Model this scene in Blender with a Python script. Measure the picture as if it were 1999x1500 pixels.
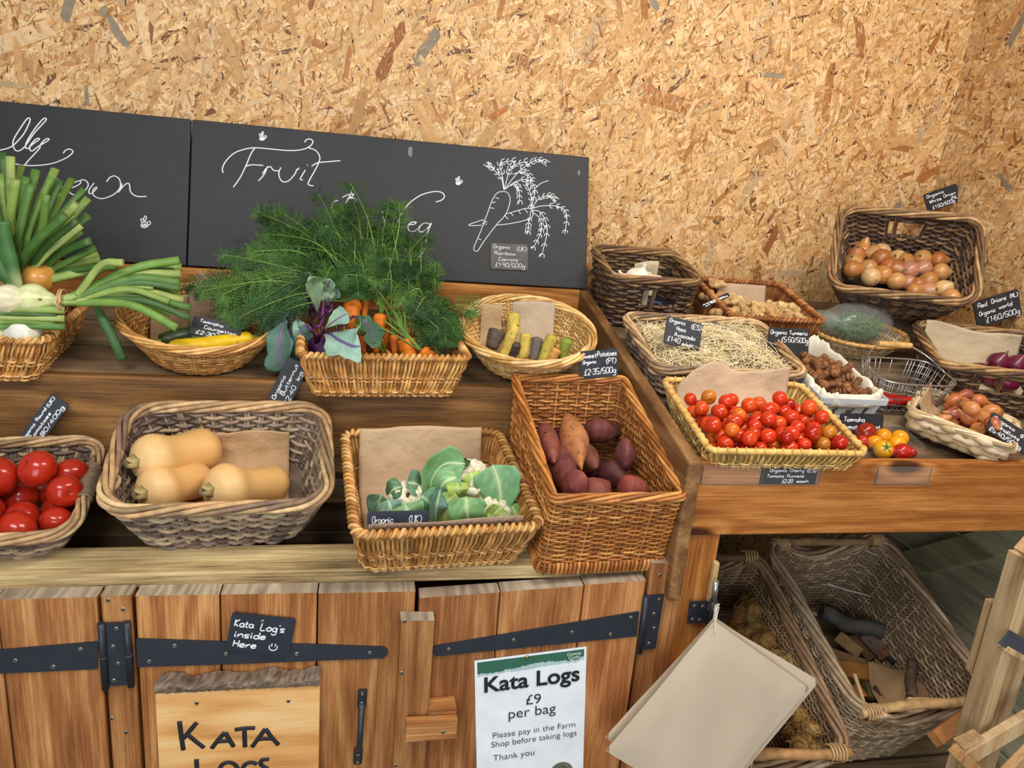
import bpy, bmesh, math, random
import numpy as np
from mathutils import Vector, Matrix, Quaternion

S = bpy.context.scene
COL = S.collection
for o in list(bpy.data.objects): bpy.data.objects.remove(o)
RND = random.Random(7)
NP = np.random.RandomState(11)

# ------------------------------------------------------------------ camera
FPX = 1444.0; CXY = np.array([999.5, 750.0]); CAM_H = 1.55
_h = np.array([8000., 960.]); _vy = 6000.
_vx = CXY[0] - (FPX*FPX + (_h[1]-CXY[1])*(_vy-CXY[1]))/(_h[0]-CXY[0])
_X = np.array([_h[0]-CXY[0], _h[1]-CXY[1], FPX]); _X /= np.linalg.norm(_X)
_D = np.array([_vx-CXY[0], _vy-CXY[1], FPX]); _D /= np.linalg.norm(_D)
_Y = np.cross(_X, _D)
CR = np.array([_X, _Y, -_D])
CO = np.array([0., 0., CAM_H])
cam_d = bpy.data.cameras.new('camera'); cam = bpy.data.objects.new('camera', cam_d); COL.objects.link(cam)
cam_d.sensor_width = 36.0; cam_d.lens = 36.0*FPX/1999.0; cam_d.clip_start = 0.01
m = Matrix.Identity(4)
for i in range(3):
    m[i][0] = CR[i, 0]; m[i][1] = -CR[i, 1]; m[i][2] = -CR[i, 2]; m[i][3] = CO[i]
cam.matrix_world = m
S.camera = cam

# ------------------------------------------------------------------ light and exposure
S.view_settings.view_transform = 'Standard'; S.view_settings.look = 'None'
S.view_settings.exposure = -0.08; S.view_settings.gamma = 1.0; S.view_settings.use_curve_mapping = False
W = bpy.data.worlds.new('world'); S.world = W; W.use_nodes = True
W.node_tree.nodes['Background'].inputs[0].default_value = (0.90, 0.95, 1.0, 1)
W.node_tree.nodes['Background'].inputs[1].default_value = 0.31
def area(name, loc, target, sx, sy, power, col):
    d = bpy.data.lights.new(name, 'AREA'); d.shape = 'RECTANGLE'; d.size = sx; d.size_y = sy
    d.energy = power; d.color = col
    o = bpy.data.objects.new(name, d); COL.objects.link(o); o.location = loc
    o.rotation_euler = (Vector(target)-Vector(loc)).to_track_quat('-Z', 'Y').to_euler()
    return o
area('ceiling_strip_light', (1.0, 0.6, 2.6), (0.6, 1.7, 1.0), 1.2, 0.2, 27, (1.0, 0.93, 0.82))
area('ceiling_strip_light', (-0.7, -0.2, 2.75), (-0.1, 1.6, 1.1), 1.3, 0.4, 30, (1.0, 0.96, 0.90))
area('open_doorway_daylight', (-0.35, -1.9, 1.2), (0.5, 1.4, 0.65), 1.8, 2.0, 50, (0.90, 0.96, 1.0))

# ------------------------------------------------------------------ pixel rays and planes
def ray(px, py):
    d = CR @ np.array([px-CXY[0], py-CXY[1], FPX]); return d/np.linalg.norm(d)
def onY(px, py, Y):
    d = ray(px, py); return CO + d*(Y/d[1])
def onX(px, py, X):
    d = ray(px, py); return CO + d*(X/d[0])
def onP(px, py, p, n):
    d = ray(px, py); return CO + d*(np.dot(np.asarray(p)-CO, n)/np.dot(d, n))
def deckz(Y): return 1.04 + 0.235*(Y-1.22)
def lowz(Y): return 0.845 + 0.21*(Y-1.23)
def upz(Y): return 1.107 + 0.21*(Y-1.55)
DECK_N = np.array([0, -0.235, 1.0])/math.hypot(1, .235)
def onDeck(px, py, h=0): return onP(px, py, (0, 1.22, 1.04+h), DECK_N)

def s2l(v): return v/12.92 if v <= 0.04045 else ((v+0.055)/1.055)**2.4
def C(r, g, b): return (s2l(r/255), s2l(g/255), s2l(b/255))
def jit(c, amt=0.12, rnd=RND):
    k = 1+rnd.uniform(-amt, amt); return tuple(max(0, x*k*(1+rnd.uniform(-amt, amt)*0.25)) for x in c)
def mix(a, b, t): return tuple(x*(1-t)+y*t for x, y in zip(a, b))

# ------------------------------------------------------------------ mesh builder
class MB:
    def __init__(s): s.v = []; s.c = []; s.f = []; s.n = 0
    def add(s, verts, faces, col=(1, 1, 1), mi=0, smooth=True):
        verts = np.asarray(verts, float).reshape(-1, 3)
        col = np.asarray(col, float)
        if col.ndim == 1: col = np.tile(col, (len(verts), 1))
        s.v.append(verts); s.c.append(col)
        faces = np.asarray(faces, int)
        s.f.append((faces+s.n, mi, smooth)); s.n += len(verts)
    def box(s, x0, x1, y0, y1, z0, z1, col=(1, 1, 1), mi=0):
        s.hexa([(x0, y0, z0), (x1, y0, z0), (x1, y1, z0), (x0, y1, z0), (x0, y0, z1), (x1, y0, z1), (x1, y1, z1), (x0, y1, z1)], col, mi)
    def hexa(s, p, col=(1, 1, 1), mi=0):
        s.add(p, [(0, 3, 2, 1), (4, 5, 6, 7), (0, 1, 5, 4), (1, 2, 6, 5), (2, 3, 7, 6), (3, 0, 4, 7)], col, mi, False)
    def obox(s, c, ax, ay, az, col=(1, 1, 1), mi=0):
        c, ax, ay, az = [np.asarray(q, float) for q in (c, ax, ay, az)]
        P = [c+i*ax+j*ay+k*az for k in (-1, 1) for (i, j) in ((-1, -1), (1, -1), (1, 1), (-1, 1))]
        s.hexa(P, col, mi)
    def tube(s, path, r, sides=6, closed=False, col=(1, 1, 1), mi=0, ref=(0, 0, 1), flat=1.0, caps=True):
        P = np.asarray(path, float); n = len(P)
        if closed: T = np.roll(P, -1, 0)-np.roll(P, 1, 0)
        else: T = np.gradient(P, axis=0)
        T /= np.linalg.norm(T, axis=1)[:, None]+1e-12
        ref = np.asarray(ref, float)
        if ref.ndim == 1: ref = np.tile(ref, (n, 1))
        N = np.cross(ref, T); ln = np.linalg.norm(N, axis=1)
        bad = ln < 1e-3
        if bad.any(): N[bad] = np.cross(np.array([0.9, 0.3, 0.2]), T[bad])
        N /= np.linalg.norm(N, axis=1)[:, None]+1e-12
        B = np.cross(T, N)
        r = np.asarray(r, float)
        if r.ndim == 0: r = np.full(n, float(r))
        a = np.arange(sides)*2*math.pi/sides
        V = P[:, None, :]+r[:, None, None]*(np.cos(a)[None, :, None]*N[:, None, :]+flat*np.sin(a)[None, :, None]*B[:, None, :])
        V = V.reshape(-1, 3)
        m_ = n if closed else n-1
        i = np.arange(m_)[:, None]; j = np.arange(sides)[None, :]; i2 = (i+1) % n; j2 = (j+1) % sides
        F = np.stack([i*sides+j, i*sides+j2, i2*sides+j2, i2*sides+j], -1).reshape(-1, 4)
        col = np.asarray(col, float)
        if col.ndim == 2: col = np.repeat(col, sides, 0)
        s.add(V, F, col, mi)
        if not closed and caps:
            base = s.n-len(V)
            s.f.append((np.array([list(range(base, base+sides))[::-1]]), mi, False))
            s.f.append((np.array([list(range(base+(n-1)*sides, base+n*sides))]), mi, False))
    def grid(s, V, col=(1, 1, 1), mi=0, wrap=False):
        V = np.asarray(V, float); a, b = V.shape[:2]
        i = np.arange(a-1)[:, None]; j = np.arange(b if wrap else b-1)[None, :]; j2 = (j+1) % b
        F = np.stack([i*b+j, i*b+j2, (i+1)*b+j2, (i+1)*b+j], -1).reshape(-1, 4)
        col = np.asarray(col, float)
        if col.ndim == 3: col = col.reshape(-1, 3)
        s.add(V.reshape(-1, 3), F, col, mi)
    def lathe(s, prof, n=24, col=(1, 1, 1), mi=0, M=None, fn=None):
        prof = np.asarray(prof, float); a = np.arange(n)*2*math.pi/n
        z = prof[:, 0][:, None]; r = prof[:, 1][:, None]
        R = r*np.ones((1, n))
        if fn is not None: R = fn(R, z, a[None, :])
        V = np.stack([R*np.cos(a), R*np.sin(a), z*np.ones((1, n))], -1)
        if M is not None: V = V @ np.array(M.to_3x3()).T + np.array(M.translation)
        c = np.asarray(col, float)
        if c.ndim == 2: c = np.repeat(c[:, None, :], n, 1)
        s.grid(V, c, mi, wrap=True)
    def build(s, name, mats, parent=None, loc=None, rot=None):
        if not isinstance(mats, (list, tuple)): mats = [mats]
        me = bpy.data.meshes.new(name)
        V = np.concatenate(s.v); Cc = np.concatenate(s.c)
        me.vertices.add(len(V)); me.vertices.foreach_set('co', V.astype(np.float32).ravel())
        lt = np.concatenate([np.full(len(f), f.shape[1]) for f, _, _ in s.f])
        lv = np.concatenate([f.ravel() for f, _, _ in s.f])
        mi = np.concatenate([np.full(len(f), k) for f, k, _ in s.f])
        sm = np.concatenate([np.full(len(f), q) for f, _, q in s.f])
        me.loops.add(len(lv)); me.loops.foreach_set('vertex_index', lv.astype(np.int32))
        me.polygons.add(len(lt))
        me.polygons.foreach_set('loop_start', np.concatenate([[0], np.cumsum(lt)[:-1]]).astype(np.int32))
        me.polygons.foreach_set('loop_total', lt.astype(np.int32))
        me.polygons.foreach_set('material_index', mi.astype(np.int32))
        me.polygons.foreach_set('use_smooth', sm.astype(bool))
        at = me.color_attributes.new('Col', 'FLOAT_COLOR', 'POINT')
        at.data.foreach_set('color', np.concatenate([Cc, np.ones((len(Cc), 1))], 1).astype(np.float32).ravel())
        for q in mats: me.materials.append(q)
        me.update(calc_edges=True)
        o = bpy.data.objects.new(name, me); COL.objects.link(o)
        if parent is not None: o.parent = parent
        if loc is not None: o.location = loc
        if rot is not None: o.rotation_euler = rot
        return o

def empty(name, loc=(0, 0, 0), rot=(0, 0, 0), parent=None):
    o = bpy.data.objects.new(name, None); COL.objects.link(o); o.location = loc; o.rotation_euler = rot
    o.empty_display_size = 0.02
    if parent is not None: o.parent = parent
    return o
def tag(o, label, cat, group=None, kind=None):
    o['label'] = label; o['category'] = cat
    if group: o['group'] = group
    if kind: o['kind'] = kind
    return o
def struct(o): o['kind'] = 'structure'; return o
def bevel(o, w=0.003, seg=2):
    b = o.modifiers.new('bevel', 'BEVEL'); b.width = w; b.segments = seg; b.limit_method = 'ANGLE'; return o
def copy_tree(o, parent=None):
    c = o.copy(); COL.objects.link(c)
    if parent is not None: c.parent = parent
    for ch in list(o.children): copy_tree(ch, c)
    return c
def crom(pts, n=6):
    P = np.asarray(pts, float)
    if len(P) < 3:
        t = np.linspace(0, 1, n+1)[:, None]; return P[0]*(1-t)+P[-1]*t
    Q = np.vstack([2*P[0]-P[1], P, 2*P[-1]-P[-2]]); out = []
    for i in range(len(P)-1):
        p0, p1, p2, p3 = Q[i:i+4]
        for k in range(n):
            t = k/n
            out.append(0.5*((2*p1)+(-p0+p2)*t+(2*p0-5*p1+4*p2-p3)*t*t+(-p0+3*p1-3*p2+p3)*t**3))
    out.append(P[-1]); return np.array(out)
def trackz(d, roll=0.0):
    q = Vector(d).to_track_quat('Z', 'Y'); return q @ Quaternion((0, 0, 1), roll)

# ------------------------------------------------------------------ materials
def new_mat(name):
    M_ = bpy.data.materials.new(name); M_.use_nodes = True
    nt = M_.node_tree; bs = nt.nodes['Principled BSDF']
    return M_, nt, nt.nodes, nt.links, bs
def vmat(name, rough=0.6, nscale=30, namt=0.25, bump=0.0, bscale=80, bdist=0.003, spec=0.4, sss=0.0, coat=0.0, metal=0.0, trans=0.0, stretch=(1, 1, 1), dark=None):
    """base colour = the mesh's own colour attribute x a little noise"""
    M_, nt, N, L, bs = new_mat(name)
    at = N.new('ShaderNodeAttribute'); at.attribute_name = 'Col'
    tc = N.new('ShaderNodeTexCoord'); mp = N.new('ShaderNodeMapping'); mp.inputs['Scale'].default_value = stretch
    L.new(tc.outputs['Object'], mp.inputs['Vector'])
    nz = N.new('ShaderNodeTexNoise'); nz.inputs['Scale'].default_value = nscale; nz.inputs['Detail'].default_value = 4
    L.new(mp.outputs[0], nz.inputs['Vector'])
    mr = N.new('ShaderNodeMapRange'); mr.inputs[1].default_value = 0.3; mr.inputs[2].default_value = 0.7
    mr.inputs[3].default_value = 1-namt; mr.inputs[4].default_value = 1+namt
    L.new(nz.outputs['Fac'], mr.inputs[0])
    mu = N.new('ShaderNodeVectorMath'); mu.operation = 'SCALE'
    L.new(at.outputs['Color'], mu.inputs[0]); L.new(mr.outputs[0], mu.inputs['Scale'])
    out = mu.outputs[0]
    if dark is not None:
        n2 = N.new('ShaderNodeTexNoise'); n2.inputs['Scale'].default_value = dark[0]; n2.inputs['Detail'].default_value = 5
        L.new(mp.outputs[0], n2.inputs['Vector'])
        r2 = N.new('ShaderNodeMapRange'); r2.inputs[1].default_value = dark[1]; r2.inputs[2].default_value = dark[1]+0.1
        L.new(n2.outputs['Fac'], r2.inputs[0])
        mx = N.new('ShaderNodeMix'); mx.data_type = 'RGBA'; mx.inputs['B'].default_value = (*dark[2], 1)
        L.new(r2.outputs[0], mx.inputs['Factor']); L.new(out, mx.inputs['A']); out = mx.outputs['Result']
    L.new(out, bs.inputs['Base Color'])
    bs.inputs['Roughness'].default_value = rough; bs.inputs['Specular IOR Level'].default_value = spec
    bs.inputs['Metallic'].default_value = metal
    if coat: bs.inputs['Coat Weight'].default_value = coat; bs.inputs['Coat Roughness'].default_value = 0.08
    if sss:
        bs.inputs['Subsurface Weight'].default_value = sss; bs.inputs['Subsurface Radius'].default_value = (0.006, 0.003, 0.002)
        bs.inputs['Subsurface Scale'].default_value = 1.0
    if trans: bs.inputs['Transmission Weight'].default_value = trans
    if bump:
        b = N.new('ShaderNodeBump'); b.inputs['Strength'].default_value = bump; b.inputs['Distance'].default_value = bdist
        n3 = N.new('ShaderNodeTexNoise'); n3.inputs['Scale'].default_value = bscale; n3.inputs['Detail'].default_value = 4
        L.new(mp.outputs[0], n3.inputs['Vector']); L.new(n3.outputs['Fac'], b.inputs['Height'])
        L.new(b.outputs[0], bs.inputs['Normal'])
    return M_

def wood(name, axis, dark, mid, light, rough=0.55, ring=9.0, knots=0.5, fib=1.15, greyness=None):
    M_, nt, N, L, bs = new_mat(name)
    tc = N.new('ShaderNodeTexCoord'); at = N.new('ShaderNodeAttribute'); at.attribute_name = 'Col'
    off = N.new('ShaderNodeVectorMath'); off.operation = 'MULTIPLY'; off.inputs[1].default_value = (23, 31, 17)
    L.new(at.outputs['Color'], off.inputs[0])
    ad = N.new('ShaderNodeVectorMath'); ad.operation = 'ADD'
    L.new(tc.outputs['Object'], ad.inputs[0]); L.new(off.outputs[0], ad.inputs[1])
    def mp(al, ac):
        q = N.new('ShaderNodeMapping'); sc = [ac, ac, ac]; sc['XYZ'.index(axis)] = al
        q.inputs['Scale'].default_value = sc; L.new(ad.outputs[0], q.inputs['Vector']); return q.outputs[0]
    # cathedral growth rings: a wave across the grain, pulled about by noise and knots
    n1 = N.new('ShaderNodeTexNoise'); n1.inputs['Scale'].default_value = 1.0; n1.inputs['Detail'].default_value = 2
    L.new(mp(0.9, 9), n1.inputs['Vector'])
    vo = N.new('ShaderNodeTexVoronoi'); vo.inputs['Scale'].default_value = 1.0
    L.new(mp(2.0, 5.0), vo.inputs['Vector'])
    kn = N.new('ShaderNodeMapRange'); kn.interpolation_type = 'SMOOTHSTEP'
    kn.inputs[1].default_value = 0.015; kn.inputs[2].default_value = 0.24; kn.inputs[3].default_value = 1; kn.inputs[4].default_value = 0
    L.new(vo.outputs['Distance'], kn.inputs[0])
    # only some cells hold a knot
    sp = N.new('ShaderNodeSeparateColor'); L.new(vo.outputs['Color'], sp.inputs[0])
    ks = N.new('ShaderNodeMath'); ks.operation = 'LESS_THAN'; ks.inputs[1].default_value = knots; L.new(sp.outputs[0], ks.inputs[0])
    kk = N.new('ShaderNodeMath'); kk.operation = 'MULTIPLY'; L.new(kn.outputs[0], kk.inputs[0]); L.new(ks.outputs[0], kk.inputs[1])
    a1 = N.new('ShaderNodeMath'); a1.operation = 'MULTIPLY_ADD'; a1.inputs[1].default_value = ring; 
    k2 = N.new('ShaderNodeMath'); k2.operation = 'MULTIPLY'; k2.inputs[1].default_value = 1.6; L.new(kk.outputs[0], k2.inputs[0])
    L.new(n1.outputs['Fac'], a1.inputs[0]); L.new(k2.outputs[0], a1.inputs[2])
    sn = N.new('ShaderNodeMath'); sn.operation = 'SINE'
    s6 = N.new('ShaderNodeMath'); s6.operation = 'MULTIPLY'; s6.inputs[1].default_value = 6.283; L.new(a1.outputs[0], s6.inputs[0]); L.new(s6.outputs[0], sn.inputs[0])
    fb = N.new('ShaderNodeTexNoise'); fb.inputs['Scale'].default_value = 1; fb.inputs['Detail'].default_value = 5; fb.inputs['Roughness'].default_value = 0.75
    L.new(mp(6, 260), fb.inputs['Vector'])
    bl = N.new('ShaderNodeTexNoise'); bl.inputs['Scale'].default_value = 1; bl.inputs['Detail'].default_value = 6; bl.inputs['Roughness'].default_value = 0.68
    L.new(mp(4, 30), bl.inputs['Vector'])
    t1 = N.new('ShaderNodeMath'); t1.operation = 'MULTIPLY_ADD'; t1.inputs[1].default_value = 0.12; L.new(sn.outputs[0], t1.inputs[0])
    f2 = N.new('ShaderNodeMath'); f2.operation = 'MULTIPLY_ADD'; f2.inputs[1].default_value = fib
    L.new(fb.outputs['Fac'], f2.inputs[0])
    b2 = N.new('ShaderNodeMath'); b2.operation = 'MULTIPLY_ADD'; b2.inputs[1].default_value = 0.85; b2.inputs[2].default_value = -0.425+0.5-fib/2
    L.new(bl.outputs['Fac'], b2.inputs[0]); L.new(b2.outputs[0], f2.inputs[2]); L.new(f2.outputs[0], t1.inputs[2])
    cr = N.new('ShaderNodeValToRGB'); e = cr.color_ramp.elements
    e[0].position = 0.15; e[0].color = (*dark, 1); e[1].position = 0.85; e[1].color = (*light, 1)
    x = e.new(0.5); x.color = (*mid, 1)
    L.new(t1.outputs[0], cr.inputs[0])
    km = N.new('ShaderNodeMapRange'); km.inputs[1].default_value = 0.72; km.inputs[2].default_value = 0.92; L.new(kk.outputs[0], km.inputs[0])
    kx = N.new('ShaderNodeMix'); kx.data_type = 'RGBA'; kx.inputs['B'].default_value = (*[c*0.35 for c in dark], 1)
    L.new(km.outputs[0], kx.inputs['Factor']); L.new(cr.outputs[0], kx.inputs['A'])
    tm = N.new('ShaderNodeVectorMath'); tm.operation = 'MULTIPLY'; L.new(kx.outputs['Result'], tm.inputs[0]); L.new(at.outputs['Color'], tm.inputs[1])
    L.new(tm.outputs[0], bs.inputs['Base Color']); bs.inputs['Roughness'].default_value = rough
    bs.inputs['Specular IOR Level'].default_value = 0.3
    bm = N.new('ShaderNodeBump'); bm.inputs['Strength'].default_value = 0.35; bm.inputs['Distance'].default_value = 0.002
    L.new(f2.outputs[0], bm.inputs['Height']); L.new(bm.outputs[0], bs.inputs['Normal'])
    return M_

DOORC = (C(112, 64, 30), C(160, 104, 58), C(204, 152, 98))
M = {}
M['door'] = wood('stained_door_pine', 'Z', *DOORC, ring=7, knots=0.22)
M['doorx'] = wood('stained_block_pine', 'X', *DOORC, ring=6, knots=0.2)
M['bench'] = wood('orange_stained_pine', 'X', C(112, 62, 22), C(164, 102, 46), C(204, 144, 82), ring=7, knots=0.3)
M['benchz'] = wood('orange_stained_post', 'Z', C(120, 68, 26), C(172, 108, 48), C(206, 148, 82), ring=5, knots=0.3)
M['riser'] = wood('brown_stained_board', 'X', C(78, 50, 24), C(128, 88, 46), C(170, 124, 72), ring=6, knots=0.2)
M['rail'] = wood('weathered_rail', 'X', C(104, 82, 54), C(182, 154, 108), C(226, 202, 152), ring=5, knots=0.12, fib=1.6)
M['deck'] = wood('grey_brown_deck', 'X', C(74, 58, 42), C(120, 98, 72), C(150, 128, 98), ring=5, knots=0.15)
M['panel'] = wood('brown_side_panel', 'Y', C(82, 54, 28), C(128, 92, 54), C(172, 134, 88), ring=5, knots=0.15, fib=0.8)
M['endgrain'] = wood('end_grain', 'Y', C(112, 98, 84), C(164, 148, 130), C(200, 186, 166), ring=16, knots=0.4, fib=0.3)
M['green'] = wood('green_treated_planks', 'Y', C(116, 114, 92), C(164, 160, 132), C(190, 184, 156), ring=4, knots=0.1)
M['crate'] = wood('pale_crate_timber', 'Z', C(150, 116, 78), C(196, 166, 124), C(222, 198, 160), ring=5, knots=0.15)
M['signwood'] = wood('pale_sign_larch', 'X', C(190, 124, 62), C(228, 174, 108), C(244, 212, 156), ring=7, knots=0.1, fib=0.35)
M['willow'] = vmat('willow_rods', 0.42, 60, 0.22, spec=0.45)
M['rattan'] = vmat('grey_rattan', 0.55, 45, 0.32, spec=0.35)
M['inner'] = vmat('shaded_inner_weave', 0.8, 40, 0.25)
M['slate'] = vmat('slate_black', 0.5, 25, 0.2, bump=0.12, bscale=200, spec=0.35)
M['chalkboard'] = vmat('blackboard_paint', 0.55, 14, 0.12, bump=0.1, bscale=120, stretch=(1, 1, 3), spec=0.4)
M['white'] = vmat('chalk_pen_white', 0.7, 30, 0.05)
M['paper'] = vmat('brown_kraft_paper', 0.75, 14, 0.1, bump=0.8, bscale=32, bdist=0.008)
M['sheet'] = vmat('flat_kraft_paper', 0.75, 9, 0.05, bump=0.2, bscale=24, stretch=(1, 1, 0.4))
M['plain'] = vmat('plain_painted', 0.55, 20, 0.06)
M['iron'] = vmat('black_powder_coated_iron', 0.42, 30, 0.1, spec=0.5)
M['steel'] = vmat('zinc_steel', 0.32, 60, 0.1, metal=0.9)
M['tomato'] = vmat('tomato_skin', 0.18, 8, 0.12, spec=0.5)
M['veg'] = vmat('smooth_veg_skin', 0.36, 40, 0.16, spec=0.45)
M['squash'] = vmat('squash_skin', 0.45, 12, 0.1, spec=0.4, sss=0.08)
M['rooty'] = vmat('earthy_root_skin', 0.6, 45, 0.3, bump=0.35, bscale=90, spec=0.3, dark=(70, 0.62, C(60, 40, 28)))
M['onion'] = vmat('onion_skin', 0.3, 20, 0.2, spec=0.5, stretch=(1, 1, 0.15))
M['leaf'] = vmat('leaf_surface', 0.45, 30, 0.2, bump=0.25, bscale=60, spec=0.4)
M['fine_leaf'] = vmat('feathery_leaf', 0.5, 20, 0.25, spec=0.3)
M['straw'] = vmat('straw_shreds', 0.55, 40, 0.2)
M['wool'] = vmat('wood_wool', 0.8, 70, 0.35, bump=0.5, bscale=150)
M['bark'] = vmat('rough_bark', 0.85, 40, 0.4, bump=0.8, bscale=60)
M['cloth'] = vmat('calico_cloth', 0.85, 20, 0.08, bump=0.2, bscale=300)
M['curd'] = vmat('cauliflower_curd', 0.7, 60, 0.08, bump=0.8, bscale=220, sss=0.1)
M['osb_chip'] = vmat('osb_chip', 0.6, 60, 0.16, stretch=(1, 1, 1))
def clear_mat(name, rough, tint=(1, 1, 1), fac=0.72):
    M_, nt, N, L, bs = new_mat(name)
    bs.inputs['Base Color'].default_value = (*tint, 1); bs.inputs['Roughness'].default_value = rough
    bs.inputs['Specular IOR Level'].default_value = 0.9
    tr = N.new('ShaderNodeBsdfTransparent'); mx = N.new('ShaderNodeMixShader'); mx.inputs[0].default_value = 1-fac
    L.new(tr.outputs[0], mx.inputs[1]); L.new(bs.outputs[0], mx.inputs[2]); L.new(mx.outputs[0], N['Material Output'].inputs[0])
    return M_
M['clear'] = clear_mat('clear_plastic', 0.1, (0.6, 0.6, 0.6), 0.965)
M['polybag'] = clear_mat('crinkled_polythene', 0.13, (0.7, 0.7, 0.68), 0.84)
def osb_base(name):
    M_, nt, N, L, bs = new_mat(name)
    tc = N.new('ShaderNodeTexCoord'); prev = None
    pal = [C(222, 180, 122), C(206, 158, 98), C(232, 198, 146), C(186, 132, 76)]
    for k, (rot, sc, st) in enumerate([(0.2, 60, 5), (1.1, 80, 6), (-0.7, 70, 5), (2.0, 110, 5)]):
        mp = N.new('ShaderNodeMapping'); mp.inputs['Rotation'].default_value = (0, rot, 0) if True else 0
        mp.inputs['Scale'].default_value = (sc, sc*0.2, sc/st)
        r0 = N.new('ShaderNodeMapping'); r0.inputs['Rotation'].default_value = (0, rot, 0)
        mp.inputs['Rotation'].default_value = (0, 0, 0)
        L.new(tc.outputs['Object'], r0.inputs['Vector']); L.new(r0.outputs[0], mp.inputs['Vector'])
        vo = N.new('ShaderNodeTexVoronoi'); vo.inputs['Scale'].default_value = 1; L.new(mp.outputs[0], vo.inputs['Vector'])
        sp = N.new('ShaderNodeSeparateColor'); L.new(vo.outputs['Color'], sp.inputs[0])
        cr = N.new('ShaderNodeValToRGB'); cr.color_ramp.interpolation = 'CONSTANT'; e = cr.color_ramp.elements
        e[0].color = (*pal[0], 1); e[1].color = (*pal[1], 1); e[1].position = 0.4
        for p_, c_ in ((0.65, pal[2]), (0.85, pal[3]), (0.965, C(110, 70, 38))):
            x = e.new(p_); x.color = (*c_, 1)
        L.new(sp.outputs[0], cr.inputs[0])
        if prev is None: prev = cr.outputs[0]
        else:
            gt = N.new('ShaderNodeMath'); gt.operation = 'GREATER_THAN'; gt.inputs[1].default_value = 0.5; L.new(sp.outputs[1], gt.inputs[0])
            mx = N.new('ShaderNodeMix'); mx.data_type = 'RGBA'; L.new(gt.outputs[0], mx.inputs['Factor'])
            L.new(prev, mx.inputs['A']); L.new(cr.outputs[0], mx.inputs['B']); prev = mx.outputs['Result']
    L.new(prev, bs.inputs['Base Color']); bs.inputs['Roughness'].default_value = 0.6
    bm = N.new('ShaderNodeBump'); bm.inputs['Strength'].default_value = 0.3; bm.inputs['Distance'].default_value = 0.002
    L.new(prev, bm.inputs['Height']); L.new(bm.outputs[0], bs.inputs['Normal'])
    return M_
M['osb'] = osb_base('oriented_strand_board')
WHITE = C(236, 240, 246)
#=====SETTING=====
WALL_Y = 2.15; WALL_X = 1.78
def osb_wall(name, origin, ux, uz, nrm, U, Z, n_small, n_mid, n_big, seed, thick=0.018):
    """board slab plus thousands of pressed wood strands, all one surface"""
    rs = np.random.RandomState(seed); mb = MB()
    o, ux, uz, nrm = [np.asarray(q, float) for q in (origin, ux, uz, nrm)]
    P = []
    for w in (0, -thick):
        P += [o+nrm*w, o+ux*U+nrm*w, o+ux*U+uz*Z+nrm*w, o+uz*Z+nrm*w]
    mb.hexa([P[4], P[5], P[1], P[0], P[7], P[6], P[2], P[3]])
    pal = [(C(212, 170, 118), 25), (C(202, 156, 100), 24), (C(226, 190, 144), 18), (C(188, 138, 84), 16), (C(168, 112, 62), 9), (C(196, 164, 124), 9), (C(146, 90, 44), 3)]
    wts = np.array([w for _, w in pal], float); wts /= wts.sum(); cols = np.array([c for c, _ in pal])
    def flakes(n, lmin, lmax, asp0, asp1, d0, d1, c=None, nrot=0.9):
        ctr = np.stack([rs.uniform(0, U, n), rs.uniform(0, Z, n)], 1)
        L = np.exp(rs.uniform(np.log(lmin), np.log(lmax), n)); Wd = L/rs.uniform(asp0, asp1, n)
        a = np.where(rs.rand(n) < 0.55, rs.normal(math.pi/2-0.15, 0.45, n), rs.uniform(0, math.pi, n))
        d = rs.uniform(d0, d1, n)
        k = cols[rs.choice(len(cols), n, p=wts)] if c is None else np.tile(np.array(c), (n, 1))
        k = k*rs.uniform(0.84, 1.1, (n, 1))
        # six-cornered strands with ragged ends
        q = np.array([(-.5, -.5), (.42, -.5), (.5, .1), (.46, .5), (-.4, .5), (-.5, 0)])
        V = q[None]+rs.uniform(-.09, .09, (n, 6, 2)); V = V*np.stack([L, Wd], 1)[:, None, :]
        ca, sa = np.cos(a)[:, None], np.sin(a)[:, None]
        u = ctr[:, :1]+V[..., 0]*ca-V[..., 1]*sa; z = ctr[:, 1:]+V[..., 0]*sa+V[..., 1]*ca
        u = np.clip(u, 0, U); z = np.clip(z, 0, Z)
        W3 = o+u[..., None]*ux+z[..., None]*uz+(d[:, None]+rs.uniform(0, .0002, (n, 6)))[..., None]*nrm
        mb.add(W3.reshape(-1, 3), np.arange(n*6).reshape(n, 6), np.repeat(k, 6, 0), 1, False)
    flakes(n_big, 0.06, 0.17, 3.5, 7, 0.0001, 0.0010)
    flakes(n_big//2, 0.05, 0.15, 4, 8, 0.0010, 0.0013)
    flakes(n_mid, 0.022, 0.06, 4, 11, 0.0002, 0.0012)
    flakes(n_small, 0.005, 0.022, 3, 10, 0.0003, 0.0014)
    flakes(int(n_small*0.06), 0.005, 0.018, 4, 9, 0.0012, 0.0016, C(92, 56, 30))
    flakes(int(n_small*0.025), 0.003, 0.011, 2, 5, 0.0012, 0.0017, C(44, 28, 20))
    flakes(max(4, n_big//14), 0.05, 0.13, 3.5, 5.5, 0.0010, 0.0015, C(140, 126, 106))
    flakes(max(3, n_big//16), 0.05, 0.12, 3.5, 5, 0.0010, 0.0015, C(172, 108, 52))
    return struct(mb.build(name, [M['osb'], M['osb_chip']]))
osb_wall('wall_back', (-1.9, WALL_Y, 0.0), (1, 0, 0), (0, 0, 1), (0, -1, 0), 3.7, 2.75, 120000, 13000, 900, 3)
osb_wall('wall_right', (WALL_X, 2.15, 0.94), (0, -1, 0), (0, 0, 1), (-1, 0, 0), 1.9, 1.81, 40000, 4600, 300, 5)
mb = MB(); z = 0.0
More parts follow.
